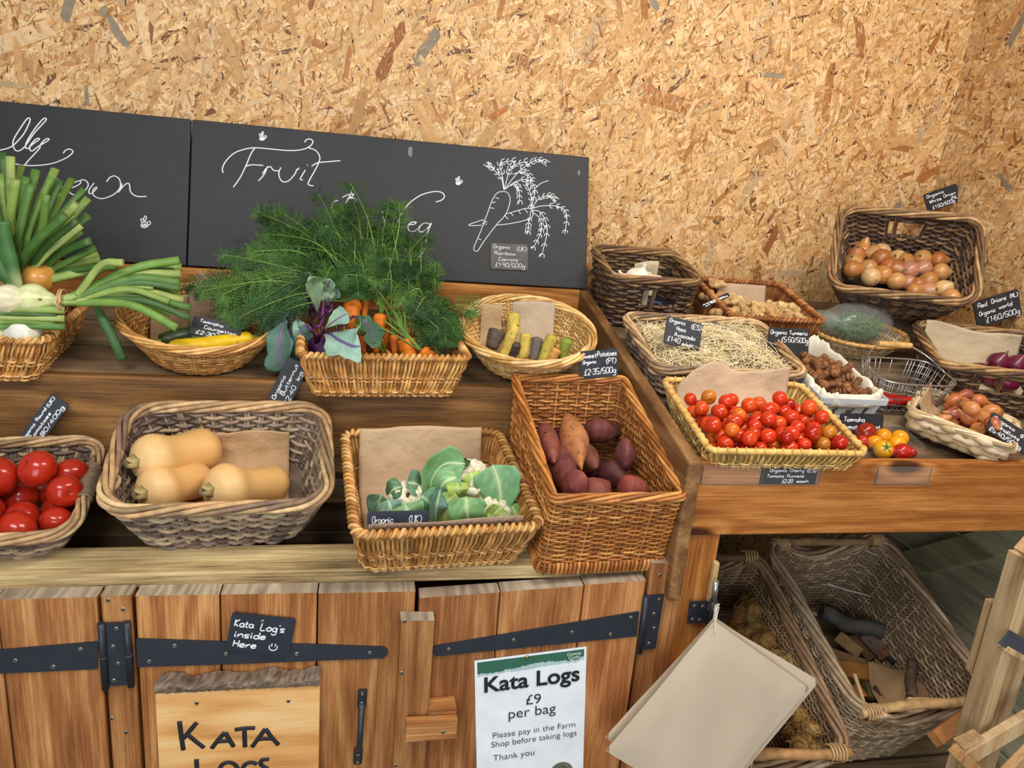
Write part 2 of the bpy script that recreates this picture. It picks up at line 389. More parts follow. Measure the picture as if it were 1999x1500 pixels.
for k, zt in enumerate((0.135, 0.265, 0.385, 0.506, 0.64, 0.775, 0.93)):
    mb.box(WALL_X, WALL_X+0.02, 0.3, 2.15, z, zt-0.007, jit((1, 1, 1), 0.1)); z = zt
o = mb.build('wall_right_lower', M['green']); struct(bevel(o))
mb = MB(); a = np.array(onX(1772, 1097, WALL_X-.012)); b = np.array(onX(2060, 1022, WALL_X-.012))
dd = (b-a)/np.linalg.norm(b-a); up = np.array([0, dd[2], -dd[1]])*(-1 if dd[1] < 0 else 1); up = up if up[2] > 0 else -up
mb.obox((a+b)/2-up*0.01, (b-a)/2*1.2, (0.022, 0, 0), up*0.042, (0.95, 1.0, 0.9)); o = mb.build('trim_1', M['green']); struct(bevel(o))
mb = MB(); mb.box(-2.4, 2.6, -2.6, 2.2, -0.03, 0.0, C(112, 104, 94)); struct(mb.build('floor', M['plain']))

# ================================================================= LEFT CABINET
YD = 1.2
def dX(px, py): return onY(px, py, YD)[0]
def dZ(px, py): return onY(px, py, YD)[2]
cab = tag(empty('display_cabinet', (0, 1.2, 0)), 'stained pine cupboard counter with black strap hinges under the left-hand baskets', 'cabinet')
def part(mb, name, mats, parent=cab, bev=0.003):
    o = mb.build(name, mats)
    if bev: bevel(o, bev)
    o.parent = parent; o.matrix_parent_inverse = Matrix.Translation(parent.location).inverted() if parent.rotation_euler == parent.rotation_euler.__class__((0, 0, 0)) else parent.matrix_world.inverted()
    return o
def tint(a=0.14): return jit((1, 1, 1), a)
XL = -1.25
# the weathered front rail and the boards behind it
mb = MB(); t = .028
mb.hexa([(XL, 1.236, .842-t), (.655, 1.236, .842-t), (.655, 1.30, .858-t), (XL, 1.30, .858-t), (XL, 1.236, .842), (.655, 1.236, .842), (.655, 1.30, .862), (XL, 1.30, .862)], tint())
part(mb, 'front_rail', M['rail'])
mb = MB(); mb.box(XL, .597, 1.55, 1.578, .80, 1.107, tint()); part(mb, 'riser_board', M['riser'])
mb = MB()
for y0, y1 in ((1.345, 1.44), (1.446, 1.549)):
    mb.hexa([(XL, y0, lowz(y0)-.10), (.597, y0, lowz(y0)-.10), (.597, y1, lowz(y1)-.10), (XL, y1, lowz(y1)-.10), (XL, y0, lowz(y0)-.08), (.597, y0, lowz(y0)-.08), (.597, y1, lowz(y1)-.08), (XL, y1, lowz(y1)-.08)], (.62, .6, .58))  # boards tinted darker to deepen the shade in the gaps between baskets
part(mb, 'lower_shelf', M['deck'])
mb = MB(); mb.box(XL, .597, 1.515, 1.549, lowz(1.53)-.05, lowz(1.53)-.006, (.7, .68, .66)); part(mb, 'shelf_batten', M['deck'])
mb = MB()
for y0, y1 in ((1.58, 1.70), (1.712, 1.83), (1.842, 1.978)):
    mb.hexa([(XL, y0, upz(y0)-.03), (.597, y0, upz(y0)-.03), (.597, y1, upz(y1)-.03), (XL, y1, upz(y1)-.03), (XL, y0, upz(y0)-.006), (.597, y0, upz(y0)-.006), (.597, y1, upz(y1)-.006), (XL, y1, upz(y1)-.006)], tint())
part(mb, 'upper_shelf', M['deck'])
mb = MB(); mb.box(XL, .597, 1.985, 2.01, 1.10, 1.272, tint()); part(mb, 'back_board', M['bench'])
mb = MB()
mb.hexa([(.597, 1.18, .79), (.625, 1.18, .79), (.625, 2.0, .95), (.597, 2.0, .95), (.597, 1.18, 1.08), (.625, 1.18, 1.08), (.625, 2.0, 1.272), (.597, 2.0, 1.272)], tint())
part(mb, 'side_panel', M['panel'], bev=0.005)
mb = MB(); mb.box(XL, .6, 1.34, 1.36, .0, .79, (.8, .8, .8)); part(mb, 'inner_panel', M['riser'])

EGm = [M['door'], M['endgrain']]
def plank(mb, pts, ztop, zbot=0.02, y0=YD, y1=YD+.035, col=None):
    """one upright plank: pts = (x_left_top, x_right_top), tops may differ"""
    (xl, zl), (xr, zr) = pts
    col = col or tint(.16)
    b = [(xl, y0, zbot), (xr, y0, zbot), (xr, y1, zbot), (xl, y1, zbot)]
    k = [(xl, y0, zl), (xr, y0, zr), (xr, y1, zr), (xl, y1, zl)]
    p = b+k
    mb.add(p, [(0, 3, 2, 1), (0, 1, 5, 4), (1, 2, 6, 5), (2, 3, 7, 6), (3, 0, 4, 7)], col, 0, False)
    mb.add(k, [(0, 1, 2, 3)], col, 1, False)
def door(edges, zl, zr, name='door'):
    mb = MB(); xs = [dX(*e) for e in edges]
    for a, b in zip(xs[:-1], xs[1:]):
        f = lambda x: zl+(zr-zl)*(x-xs[0])/(xs[-1]-xs[0])
        j = RND.uniform(-.002, .002)
        plank(mb, ((a+.0012, f(a)+j), (b-.0012, f(b)+j)), None)
    return part(mb, name, EGm)
zt = .822
dl0 = door([(-220, 1175), (8, 1320), (190, 1166)], zt, zt)
dl1 = door([(262, 1166), (429, 1166), (620, 1166), (812, 1166)], zt-.002, zt-.006)
dr = door([(818, 1166), (978, 1150), (1141, 1142), (1263, 1135)], dZ(816, 1167), dZ(1265, 1135))
mb = MB(); plank(mb, ((dX(195, 1166), zt), (dX(256, 1166), zt)), None, y0=YD+.002); part(mb, 'post', EGm)
mb = MB(); plank(mb, ((dX(1269, 1130), .862), (dX(1338, 1110), .862)), None, y0=YD+.002, y1=YD+.05); part(mb, 'post', EGm)
# cover batten on the meeting edge of the left door
mb = MB(); plank(mb, ((dX(781, 1192), dZ(781, 1194)), (dX(846, 1192), dZ(846, 1194))), None, y0=YD-.03, y1=YD-.0005, col=(.92, .98, .98)); part(mb, 'cover_batten', EGm, parent=dl1)

IRON = C(38, 44, 54); SCREW = C(170, 165, 150)
def screw(mb, p, n=(0, -1, 0), r=.0038, mi=1):
    n = Vector(n); Q = trackz(n).to_matrix().to_4x4(); Q.translation = Vector(p)
    mb.lathe([(0, r), (.0009, r*.95), (.0013, r*.7), (.0009, r*.3), (.0006, .0001)], 14, SCREW, mi, Q)
    Mx = Q.to_3x3()
    for a in (0.4, 0.4+math.pi/2):
        ax = Mx @ Vector((math.cos(a), math.sin(a), 0)); ay = Mx @ Vector((-math.sin(a), math.cos(a), 0))
        mb.obox(Vector(p)+n*.0013, ax*r*.5, ay*r*.12, n*.0003, (0.02, 0.02, 0.02), 0)
def strap(poly_px, yfront, thick=.0035):
    """flat iron plate: outline in the door plane"""
    P = [onY(x, y, yfront) for x, y in poly_px]; n = len(P); mb = MB()
    V = [(p[0], yfront, p[2]) for p in P]+[(p[0], yfront+thick, p[2]) for p in P]
    mb.add(V, [list(range(n))], IRON, 0, False); mb.add(V, [[i, i+n, (i+1) % n+n, (i+1) % n] for i in range(n)], IRON, 0, False)
    return mb
YS = YD-.0036
mb = strap([(-200, 1290), (0, 1270), (191, 1254), (190, 1307), (0, 1316), (-200, 1312)], YS)
for q in ((157, 1268), (104, 1302), (30, 1290)): screw(mb, onY(*q, YS))
part(mb, 'strap_hinge', [M['iron'], M['steel']], dl0, bev=.0006)
mb = strap([(266, 1248), (440, 1254), (640, 1260), (750, 1264), (757, 1270), (757, 1278), (749, 1286), (640, 1290), (440, 1298), (268, 1303)], YS)
for q in ((341, 1261), (291, 1292), (441, 1277), (579, 1277), (722, 1275)): screw(mb, onY(*q, YS))
part(mb, 'strap_hinge', [M['iron'], M['steel']], dl1, bev=.0006)
mb = strap([(204, 1218), (243, 1216), (250, 1338), (212, 1340)], YS)
for q in ((227, 1228), (220, 1263), (230, 1296), (222, 1329)): screw(mb, onY(*q, YS))
for (a, b) in (((197, 1217), (206, 1346)), ((247, 1215), (256, 1340))):
    p, q = onY(*a, YS-.002), onY(*b, YS-.002)
    mb.tube([p, p*.6+q*.4, p*.595+q*.405, q], .0062, 12, col=IRON)
    mb.tube([p*.5+q*.5, p*.49+q*.51], .0066, 12, col=C(90, 90, 90))
part(mb, 'hinge_plate', [M['iron'], M['steel']], cab, bev=0)
mb = strap([(850, 1262), (1248, 1195), (1243, 1243), (851, 1282), (844, 1276), (844, 1268)], YS)
for q in ((876, 1268), (1003, 1250), (1117, 1235), (1192, 1239), (1232, 1206)): screw(mb, onY(*q, YS))
part(mb, 'strap_hinge', [M['iron'], M['steel']], dr, bev=.0006)
mb = strap([(1262, 1164), (1297, 1162), (1280, 1266), (1247, 1272)], YS)
for q in ((1287, 1171), (1277, 1199), (1277, 1227), (1267, 1257)): screw(mb, onY(*q, YS))
p, q = onY(1262, 1164, YS-.002), onY(1248, 1275, YS-.002); mb.tube([p, q], .0062, 12, col=IRON)
part(mb, 'hinge_plate', [M['iron'], M['steel']], cab, bev=0)
# pull handle
mb = MB()
t_, b_ = onY(708, 1347, YD-.003), onY(698, 1490, YD-.003); ax = (b_-t_); Lh = np.linalg.norm(ax); ax /= Lh
pth = [t_, t_+ax*.03, t_+ax*.038+np.array([0, -.012, 0]), t_+ax*.055+np.array([0, -.026, 0]), t_+ax*Lh*.5+np.array([0, -.032, 0]), b_-ax*.055+np.array([0, -.026, 0]), b_-ax*.038+np.array([0, -.012, 0]), b_-ax*.03, b_]
pp = crom(pth, 6); sm = np.linspace(0, 1, len(pp)); rr = np.where((sm < .2) | (sm > .8), .0085, .0055)
mb.tube(pp, rr, 10, col=IRON, ref=(0, -1, 0), flat=.6)
for k in (.006, .024): screw(mb, t_+ax*k+np.array([0, -.0065, 0]), r=.003, mi=1); screw(mb, b_-ax*k+np.array([0, -.0065, 0]), r=.003, mi=1)
part(mb, 'handle', [M['iron'], M['steel']], dl1, bev=0)
# turn latch
mb = MB(); p0, p1 = onY(836, 1386, YD-.03), onY(888, 1415, YD-.03)
mb.box(p0[0], p1[0], YD-.036, YD-.0005, p1[2], p0[2]+.004, (1.1, 1.15, 1.1)); screw(mb, onY(848, 1396, YD-.0365)+np.array([0, -.0002, 0]))
part(mb, 'latch_block', [M['doorx'], M['steel']], dr)
mb = MB(); a, b = onY(792, 1425, YD-.045), onY(891, 1419, YD-.045); w = onY(800, 1448, YD-.045)-onY(800, 1411, YD-.045)
mb.obox((a+b)/2, (b-a)/2, (0, .008, 0), (0, 0, abs(w[2])/2), (1.15, 1.2, 1.15)); screw(mb, onY(865, 1430, YD-.0535))
part(mb, 'turn_button', [M['doorx'], M['steel']], dr, bev=.005)
for q, yy in (((218, 1403), YD+.0018), ((246, 1430), YD+.0018), ((211, 1172), YD+.0018), ((240, 1190), YD+.0018), ((1289, 1123), YD+.0018), ((1314, 1142), YD+.0018), ((790, 1213), YD-.0302), ((784, 1314), YD-.0302), ((772, 1495), YD-.0302)):
    mb = MB(); screw(mb, onY(*q, yy), mi=0); part(mb, 'screw', [M['steel'], M['iron']], cab, bev=0)

# ================================================================= RIGHT BENCH
bench = tag(empty('display_bench', (1.2, 1.2, 0)), 'orange-stained timber bench with a deep front board holding the right-hand baskets', 'bench')
mb = MB(); mb.box(.632, WALL_X-.001, 1.2, 1.23, .921, 1.074, (1.02, 1, .95)); part(mb, 'front_board', M['bench'], bench)
mb = MB()
ys = [1.232, 1.36, 1.50, 1.64, 1.78, 1.92, 2.06, 2.149]
for y0, y1 in zip(ys[:-1], ys[1:]):
    y1 -= .005
    mb.hexa([(.627, y0, deckz(y0)-.025), (WALL_X-.001, y0, deckz(y0)-.025), (WALL_X-.001, y1, deckz(y1)-.025), (.627, y1, deckz(y1)-.025), (.627, y0, deckz(y0)), (WALL_X-.001, y0, deckz(y0)), (WALL_X-.001, y1, deckz(y1)), (.627, y1, deckz(y1))], tint())
part(mb, 'deck', M['deck'], bench)
mb = MB(); mb.box(.626, .70, 1.206, 1.265, 0.0, .9205, (1, 1, 1)); part(mb, 'leg', M['benchz'], bench)
mb = MB()
for k in range(4):
    y0, y1 = 1.30+.125*k, 1.30+.125*k+.115; f = lambda y: .232+.468*(y-1.60)-.012
    mb.hexa([(.70, y0, f(y0)-.02), (WALL_X-.03, y0, f(y0)-.02), (WALL_X-.03, y1, f(y1)-.02), (.70, y1, f(y1)-.02), (.70, y0, f(y0)), (WALL_X-.03, y0, f(y0)), (WALL_X-.03, y1, f(y1)), (.70, y1, f(y1))], tint())
part(mb, 'sloping_shelf', M['deck'], bench)
mb = MB(); p0, p1 = onY(1392, 1096, 1.2), onY(1378, 1190, 1.2)
mb.box(p1[0]-.002, p0[0]+.012, 1.192, 1.2055, p1[2], p0[2], (1.15, 1.2, 1.1)); part(mb, 'leg_batten', M['crate'], bench)
mb = strap([(1347, 1176), (1392, 1174), (1388, 1217), (1342, 1218)], 1.1925)
for q in ((1356, 1184), (1372, 1185), (1352, 1210), (1366, 1211)): screw(mb, onY(*q, 1.1925))
p, q = onY(1398, 1135, 1.176), onY(1388, 1219, 1.18)
mb.tube([p, p*.55+q*.45], .0055, 12, col=C(190, 195, 200), mi=1); mb.tube([p*.55+q*.45, q], .0085, 12, col=IRON)
part(mb, 'bracket', [M['iron'], M['steel']], bench, bev=0)
mb = MB(); c_, s_ = math.cos(-.547), math.sin(-.547); ax, ay = np.array([c_, s_, 0]), np.array([-s_, c_, 0]); o_ = np.array([1.500, 1.905, 0])
zb = deckz(1.9)-.03; Q = [o_+ax*i*.09+ay*j*.05 for i, j in ((-1, -1), (1, -1), (1, 1), (-1, 1))]
mb.hexa([(*q[:2], deckz(q[1])-.004) for q in Q]+[(*q[:2], 1.262 if k < 2 else 1.33) for k, q in enumerate(Q)], (.6, .58, .55)); part(mb, 'support_block', M['deck'], bench)
def pocket(q0, q1):
    a, b = onY(*q0, 1.196), onY(*q1, 1.196); mb = MB()
    mb.box(a[0], b[0], 1.1955, 1.1967, b[2], a[2], (1, 1, 1)); mb.box(a[0], b[0], 1.1985, 1.1995, b[2], a[2], (1, 1, 1))
    e = .0012
    for (x0, x1, z0, z1) in ((a[0], b[0], b[2], b[2]+e), (a[0], a[0]+e, b[2], a[2]), (b[0]-e, b[0], b[2], a[2])): mb.box(x0, x1, 1.1952, 1.1997, z0, z1, (1, 1, 1))
    return part(mb, 'label_holder', M['clear'], bench, bev=0)
pocket((1373, 909), (1484, 948)); pocket((1491, 911), (1599, 948)); pocket((1715, 912), (1814, 948))
#=====BLACKBOARDS=====
BT = 2.115
def bb_plane():
    p0 = np.array([0, 1.982, 1.277]); d = np.array([0, .105, .352]); d /= np.linalg.norm(d)
    return p0, d, np.array([0, -d[2], d[1]])
BP, BD, BN = bb_plane()
def onB(px, py, lift=0.0): return onP(px, py, BP+BN*lift, BN)
def bboard(name, x0, x1, label):
    e = tag(empty(name, (x0, 1.982, 1.277)), label, 'blackboard'); mb = MB()
    h = .37; t = BN*-.014
    a0 = np.array([x0, 0, 0])+BP; a1 = np.array([x1, 0, 0])+BP
    P = [a0, a1, a1+t, a0+t, a0+BD*h, a1+BD*h, a1+BD*h+t, a0+BD*h+t]
    mb.hexa(P, C(37, 38, 42)); part(mb, 'board', M['chalkboard'], e, bev=.002); return e
seam = onB(369, 380)[0]; rgt = onB(1147, 440)[0]
BBL = bboard('blackboard', -1.35, seam-.0015, 'blackboard at far left, chalked with the end of grown beside a bee')
BBR = bboard('blackboard', seam+.0015, rgt, 'long blackboard with Fruit and Veg lettering and a carrot drawing')
def strokes(e, name, lines, ox, oy, sc, r=.0016, plane=onB, label=None, n=6):
    mb = MB()
    for L_ in lines:
        P = crom([plane(ox+x/sc, oy+y/sc, .0006) for x, y in L_], n) if len(L_) > 1 else None
        mb.tube(P, r, 6, col=WHITE, ref=BN, flat=1.0)
    return part(mb, name, M['white'], e, bev=0)
k5 = (0, 180, 4.76); k6 = (360, 220, 2.499)
strokes(BBL, 'lettering', [
 [(-120, 560), (0, 540), (70, 522), (130, 490), (220, 390), (270, 290), (278, 248), (250, 250), (180, 350), (128, 440), (122, 500), (150, 545), (190, 540), (235, 500), (320, 380), (420, 270), (425, 245), (395, 255), (310, 360), (245, 470), (240, 520), (265, 520), (310, 480), (360, 445), (362, 430), (330, 440), (280, 500), (280, 540), (305, 545), (350, 510), (440, 455), (455, 435), (420, 440), (375, 490), (370, 520), (335, 560), (270, 630), (205, 705)],
 [(20, 635), (95, 655), (200, 678), (330, 683), (480, 665), (600, 620), (665, 575), (675, 545), (640, 530), (605, 545), (588, 570)],
 [(420, 850), (455, 832), (490, 812), (535, 810), (560, 840), (580, 885), (620, 897), (680, 885), (740, 855), (748, 830), (715, 830), (670, 860), (640, 900), (650, 935), (690, 955), (760, 935), (810, 890), (818, 850), (790, 820), (745, 818)],
 [(875, 845), (840, 890), (825, 925), (835, 945), (860, 935), (890, 905), (900, 885), (870, 900), (862, 940), (880, 970), (930, 990), (980, 985), (1060, 950), (1110, 900), (1120, 850), (1105, 805), (1065, 780), (1020, 795), (990, 835)],
 [(1130, 850), (1125, 890), (1098, 935)], [(1098, 935), (1150, 870), (1190, 848), (1205, 870), (1210, 920), (1240, 955), (1290, 972), (1362, 970)]], *k5)
def bee(e, cx, cy, s, k):
    f = lambda pts: [(cx+x*s, cy+y*s) for x, y in pts]
    return strokes(e, 'bee_drawing', [f([(-30, 30), (-25, 55), (0, 65), (28, 55), (35, 30), (15, 10), (-15, 12), (-30, 30)]), f([(-25, 38), (30, 38)]), f([(-22, 50), (26, 50)]), f([(-10, 28), (20, 28)]),
        f([(-5, 12), (-30, 0), (-32, -22), (-15, -20), (0, 5)]), f([(0, 8), (-3, -30), (10, -52), (22, -35), (8, 5)]), f([(30, 12), (52, 0), (62, 20), (45, 40), (32, 45)])], *k, r=.0013)
bee(BBL, 1340, 1200, .95, k5); bee(BBR, 378, 112, .36, k6); bee(BBR, 1335, 330, .34, k6)
strokes(BBR, 'lettering', [
 [(190, 295), (185, 275), (200, 240), (240, 200), (290, 180), (345, 172), (420, 178), (500, 185), (560, 183), (600, 172), (625, 150), (622, 133), (600, 130), (585, 145)],
 [(345, 172), (325, 200), (300, 260), (270, 320), (238, 365)], [(300, 262), (330, 255), (385, 258)],
 [(405, 262), (390, 300), (360, 335)], [(380, 300), (400, 272), (420, 265), (435, 282), (462, 285)],
 [(470, 268), (460, 300), (475, 335), (505, 335), (535, 305), (550, 275)], [(545, 285), (560, 270)], [(590, 280), (575, 305), (565, 325), (578, 330)], [(598, 255), (602, 257)],
 [(605, 172), (640, 185), (660, 215), (655, 245), (635, 285), (610, 330), (605, 352), (630, 358)], [(620, 262), (650, 245), (700, 240), (760, 235)],
 [(825, 357), (810, 400), (785, 445)], [(770, 415), (800, 400), (825, 398), (815, 412), (795, 420), (830, 418), (840, 432)], [(750, 430), (730, 435), (720, 460), (725, 480), (735, 485)],
 [(965, 478), (970, 510), (985, 560), (1010, 590), (1030, 560), (1050, 510), (1090, 450), (1150, 405), (1210, 387), (1250, 388), (1268, 405), (1258, 425), (1225, 437)],
 [(1090, 548), (1120, 545), (1130, 535), (1110, 535), (1092, 550), (1095, 575), (1120, 580), (1150, 560)],
 [(1200, 545), (1170, 540), (1145, 560), (1145, 580), (1165, 580), (1195, 555), (1205, 540), (1185, 590), (1175, 640), (1165, 680), (1140, 710)], [(1150, 712), (1156, 712)]], *k6)
carrot = [[(1555, 385), (1530, 390), (1505, 420), (1475, 500), (1445, 580), (1415, 650), (1412, 670), (1430, 675), (1460, 630), (1520, 550), (1565, 500), (1585, 450), (1588, 415), (1575, 390), (1555, 385)],
 [(1460, 522), (1420, 535), (1388, 547), (1400, 552), (1450, 550)], [(1520, 550), (1600, 540), (1680, 520), (1700, 500), (1695, 475), (1670, 467), (1620, 480), (1570, 495)],
 [(1515, 415), (1535, 420)], [(1500, 440), (1518, 436)], [(1490, 465), (1512, 468)], [(1435, 615), (1448, 622)], [(1452, 540), (1475, 545)], [(1456, 530), (1478, 534)], [(1560, 500), (1580, 520)], [(1590, 490), (1605, 505)], [(1630, 478), (1640, 495)], [(1660, 470), (1675, 490)]]
fronds = [[(1558, 378), (1545, 320), (1500, 270), (1482, 255)], [(1560, 378), (1550, 300), (1540, 250), (1600, 235)], [(1560, 378), (1580, 300), (1600, 260), (1660, 240)], [(1560, 378), (1620, 300), (1680, 250), (1730, 230), (1768, 247)],
 [(1562, 376), (1620, 335), (1680, 330), (1710, 380), (1690, 470)], [(1590, 358), (1610, 350), (1630, 370), (1635, 430)], [(1600, 300), (1660, 290), (1700, 330)], [(1690, 470), (1690, 400), (1665, 345)], [(1692, 470), (1730, 420), (1780, 405), (1805, 420)],
 [(1695, 468), (1750, 455), (1830, 460), (1865, 500), (1855, 595)], [(1695, 475), (1740, 490), (1770, 570), (1745, 690)], [(1692, 480), (1735, 520), (1740, 580), (1705, 655)], [(1690, 480), (1680, 540), (1675, 590)], [(1710, 370), (1740, 345), (1775, 332)]]
leafs = []
for F in fronds[:-1]:
    P = crom(F, 5); n = len(P)
    for i in range(n//3, n, 2):
        d = P[min(i+1, n-1)]-P[max(i-1, 0)]; d = d/(np.linalg.norm(d)+1e-6); nn = np.array([-d[1], d[0]])
        for sgn in (1, -1):
            tip = P[i]+nn*sgn*13+d*13
            leafs.append([tuple(P[i]), tuple(P[i]+nn*sgn*RND.uniform(7, 11)+d*2), tuple(tip+d*RND.uniform(-3, 8))])
        if i % 3 == 0: leafs.append([tuple(P[i]), tuple(P[i]+nn*5+d*5), tuple(P[i]+d*16+nn*3)])
strokes(BBR, 'carrot_drawing', carrot+fronds+leafs, *k6, r=.0011, n=4)
# patches of old paint on the boards
mb = MB()
for q, w, h in (((801, 297), 5, 11), ((1130, 337), 3, 6)):
    mb = MB()
    p = onB(*q, .0004); a = np.linspace(0, 6.28, 13)[:-1]
    V = [p+np.array([1, 0, 0])*math.cos(t)*w*.0014*RND.uniform(.6, 1.1)+BD*math.sin(t)*h*.0014*RND.uniform(.7, 1.1) for t in a]
    mb.add(V, [list(range(12))], C(120, 116, 118), 0, False); part(mb, 'scuff', M['plain'], BBR, bev=0)
#=====BASKETS=====
class Basket:
    """a woven basket: u runs round the wall (0 = middle of the front), v runs from base to rim"""
    def __init__(s, name, label, x, y, z, yaw, tilt, wt, dt, h, wb, db, corner=.04, oval=False, style='fine', rod=None, row=None, pitch=None, pal=None, rimr=None, rim='braid', hole=None, mat='willow', group=None, rise=None, rim_pal=None, base_band=False, cat='basket'):
        s.h, s.oval = h, oval; s.wt, s.dt, s.wb, s.db = wt, dt, wb, db
        s.root = tag(empty(name, (x, y, z), (tilt, 0, yaw)), label, cat, group)
        s.M = Matrix.Translation((x, y, z)) @ Matrix.Rotation(yaw, 4, 'Z') @ Matrix.Rotation(tilt, 4, 'X')
        s.Mi = s.M.inverted(); s.corner = corner; s.rise = rise
        rs = np.random.RandomState(int(1000*(abs(x)+3*y+7*wt)))
        s.rs = rs
        peri = (2*(wt+dt)-(8-2*math.pi)*corner) if not oval else math.pi*(1.5*(wt+dt)/1.0-math.sqrt((1.5*wt/1+.5*dt)*(.5*wt+1.5*dt)))*.5*1.0
        if oval: peri = math.pi*(3*(wt+dt)/2-math.sqrt((3*wt/2+dt/2)*(wt/2+3*dt/2)))
        s.peri = peri
        pal = pal or [C(196, 142, 78), C(178, 122, 60), C(210, 164, 100), C(160, 104, 50)]
        cc = lambda: np.array(jit(pal[rs.randint(len(pal))], .15))
        m_ = M[mat]; mb = MB(); hole = hole or []
        def inhole(u, v):
            r = np.zeros(np.shape(u), bool)
            for (u0, u1, v0, v1) in hole:
                uu = (np.asarray(u)-u0) % 1.0
                r |= (uu < (u1-u0)) & (v > v0) & (v < v1)
            return r
        # backing sheet between the rods
        nu, nv = 120, 13
        U = np.arange(nu)/nu; V = np.linspace(0, .97, nv)
        Vg, Ug = np.meshgrid(V, U, indexing='ij')
        P = s.pos(Ug, Vg, 0.0)
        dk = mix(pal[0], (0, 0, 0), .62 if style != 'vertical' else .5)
        F = []
        for i in range(nv-1):
            for j in range(nu):
                if not inhole((j+.5)/nu, (V[i]+V[i+1])/2): F.append((i*nu+j, i*nu+(j+1) % nu, (i+1)*nu+(j+1) % nu, (i+1)*nu+j))
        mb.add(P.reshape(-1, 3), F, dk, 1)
        if style in ('fine', 'rattan', 'plait'):
            rod = rod or .0022; row = row or rod*2.1; pitch = pitch or .022
            ns = max(8, int(round(peri/pitch/2))*2); per = 6 if style != 'fine' else 4
            slant = 1.0
            wall = math.hypot(h, (wt-wb)/2); nr = max(3, int(wall/row))
            nU = ns*per; u = np.arange(nU)/nU
            for k in range(nr):
                v = (k+.6)/nr*.97
                ph = k % 2
                w = np.cos(math.pi*(u*ns+ph))
                w = np.sign(w)*np.abs(w)**.75
                vv = v+0.10*row/wall*np.sin(u*ns*2*math.pi*.31+k*1.7)+rs.normal(0, .06, nU)*row/wall
                off = w*rod*(1.15 if style != 'plait' else .6)
                P = s.pos(u, np.clip(vv, 0.0, 1), off)
                # several rods per row, each with its own colour and thickness
                seg = rs.randint(4, 8); cuts = (np.sort(rs.randint(0, nU, seg))); lab = np.searchsorted(cuts, np.arange(nU)) % seg
                cs = np.array([cc() for _ in range(seg)])[lab]
                rr = np.array([rod*rs.uniform(.82, 1.12) for _ in range(seg)])[lab]
                bad = inhole(u, v)
                if style == 'plait':   # fat twisted leaves: bulge and pinch along the row
                    rr = rr*(.55+.55*np.abs(np.sin(math.pi*(u*ns+.5*ph))))
                if not bad.any(): mb.tube(P, rr, 6, True, cs, 0, ref=s.nrm(u, vv))
                else:
                    st = np.where(~bad & np.roll(bad, 1))[0]
                    for a in st:
                        idx = [];  q = a
                        while not bad[q % nU] and len(idx) < nU: idx.append(q % nU); q += 1
                        if len(idx) > 2: mb.tube(P[idx], rr[idx], 6, False, cs[idx], 0, ref=s.nrm(u[idx], vv[idx]))
            for k in range(ns):   # upright stakes
                uu = (k+rs.uniform(-.08, .08))/ns; v = np.linspace(0, 1, 10)
                if style == 'plait': continue
                if hole and any(inhole(np.array([uu]), np.array([.7]))) and k % 4: v = np.linspace(0, hole[0][2], 10)
                for d_ in ((-.16, .16) if style == 'rattan' else (0,)):
                    mb.tube(s.pos(np.full(10, uu+d_/ns*.6), v, 0), rod*(.8 if style == 'rattan' else .9), 6, False, cc(), 0, ref=(0, 1, .1))
        else:   # upright rods in slanting pairs bound by two bands of twining
            rod = rod or .0029; pitch = pitch or .0085
            ns = int(peri/pitch); v = np.linspace(0, 1, 14); bands = [.04, .42] if h < .12 else [.04, .4, .75]
            for k in range(ns):
                for d_, ph in ((0, 0), (.5, 1)):
                    u0 = (k+d_)/ns; lean = rs.uniform(.2, .5)/ns*(1 if ph else -.35)
                    off = rod*(.9 if ph else -.7)+rod*.8*np.sin(math.pi*(v-.04)/.19*(1)+math.pi*ph)*0.8
                    sw = 1+.35*np.sin(v*math.pi*2.6+k)
                    P = s.pos(u0+lean*v, v, off); mb.tube(P, rod*rs.uniform(.8, 1.15)*np.clip(sw, .8, 1.3), 6, False, cc(), 0, ref=(0, 1, .1))
            nU = ns*4; u = np.arange(nU)/nU
            for b in bands:
                for d_ in (-.5, .5):
                    P = s.pos(u, np.full(nU, b+d_*rod*2.6/h), rod*1.9*np.cos(math.pi*(u*ns*.5+d_)))
                    mb.tube(P, rod*.85, 6, True, mix(tuple(cc()), (1, .9, .7), .12), 0, ref=s.nrm(u, u*0+b))
                    P = s.pos(u, np.full(nU, b+d_*rod*2.6/h), -rod*1.9*np.cos(math.pi*(u*ns*.5+d_)))
                    mb.tube(P, rod*.85, 6, True, tuple(cc()), 0, ref=s.nrm(u, u*0+b))
        o = mb.build('woven_wall', [m_, M['inner']], s.root)
        # base
        mb = MB(); u = np.arange(48)/48
        for r0, zz in ((1.0, .001), (1.0, .007)):
            P = s.pos(u, np.zeros(48), 0); P[:, 2] = zz; mb.add(P, [list(range(48))], mix(pal[0], (0, 0, 0), .35), 0, False)
        if base_band:
            nb = int(s.peri/.0085)
            for k in range(nb):
                uu = k/nb; v = np.array([0.0, .0, .05, .10]); oo = np.array([-.004, .004, .006, .001])
                P = s.pos(np.full(4, uu), v, oo); P[0, 2] = -.006; P[1, 2] = -.007
                mb.tube(crom(P, 3), .0036, 6, False, cc(), 0, ref=(.1, 1, 0))
        mb.build('base', m_, s.root)
        # rim
        rr = rimr or .006; mb = MB(); rp = rim_pal or pal; c2 = lambda: np.array(jit(rp[rs.randint(len(rp))], .15))
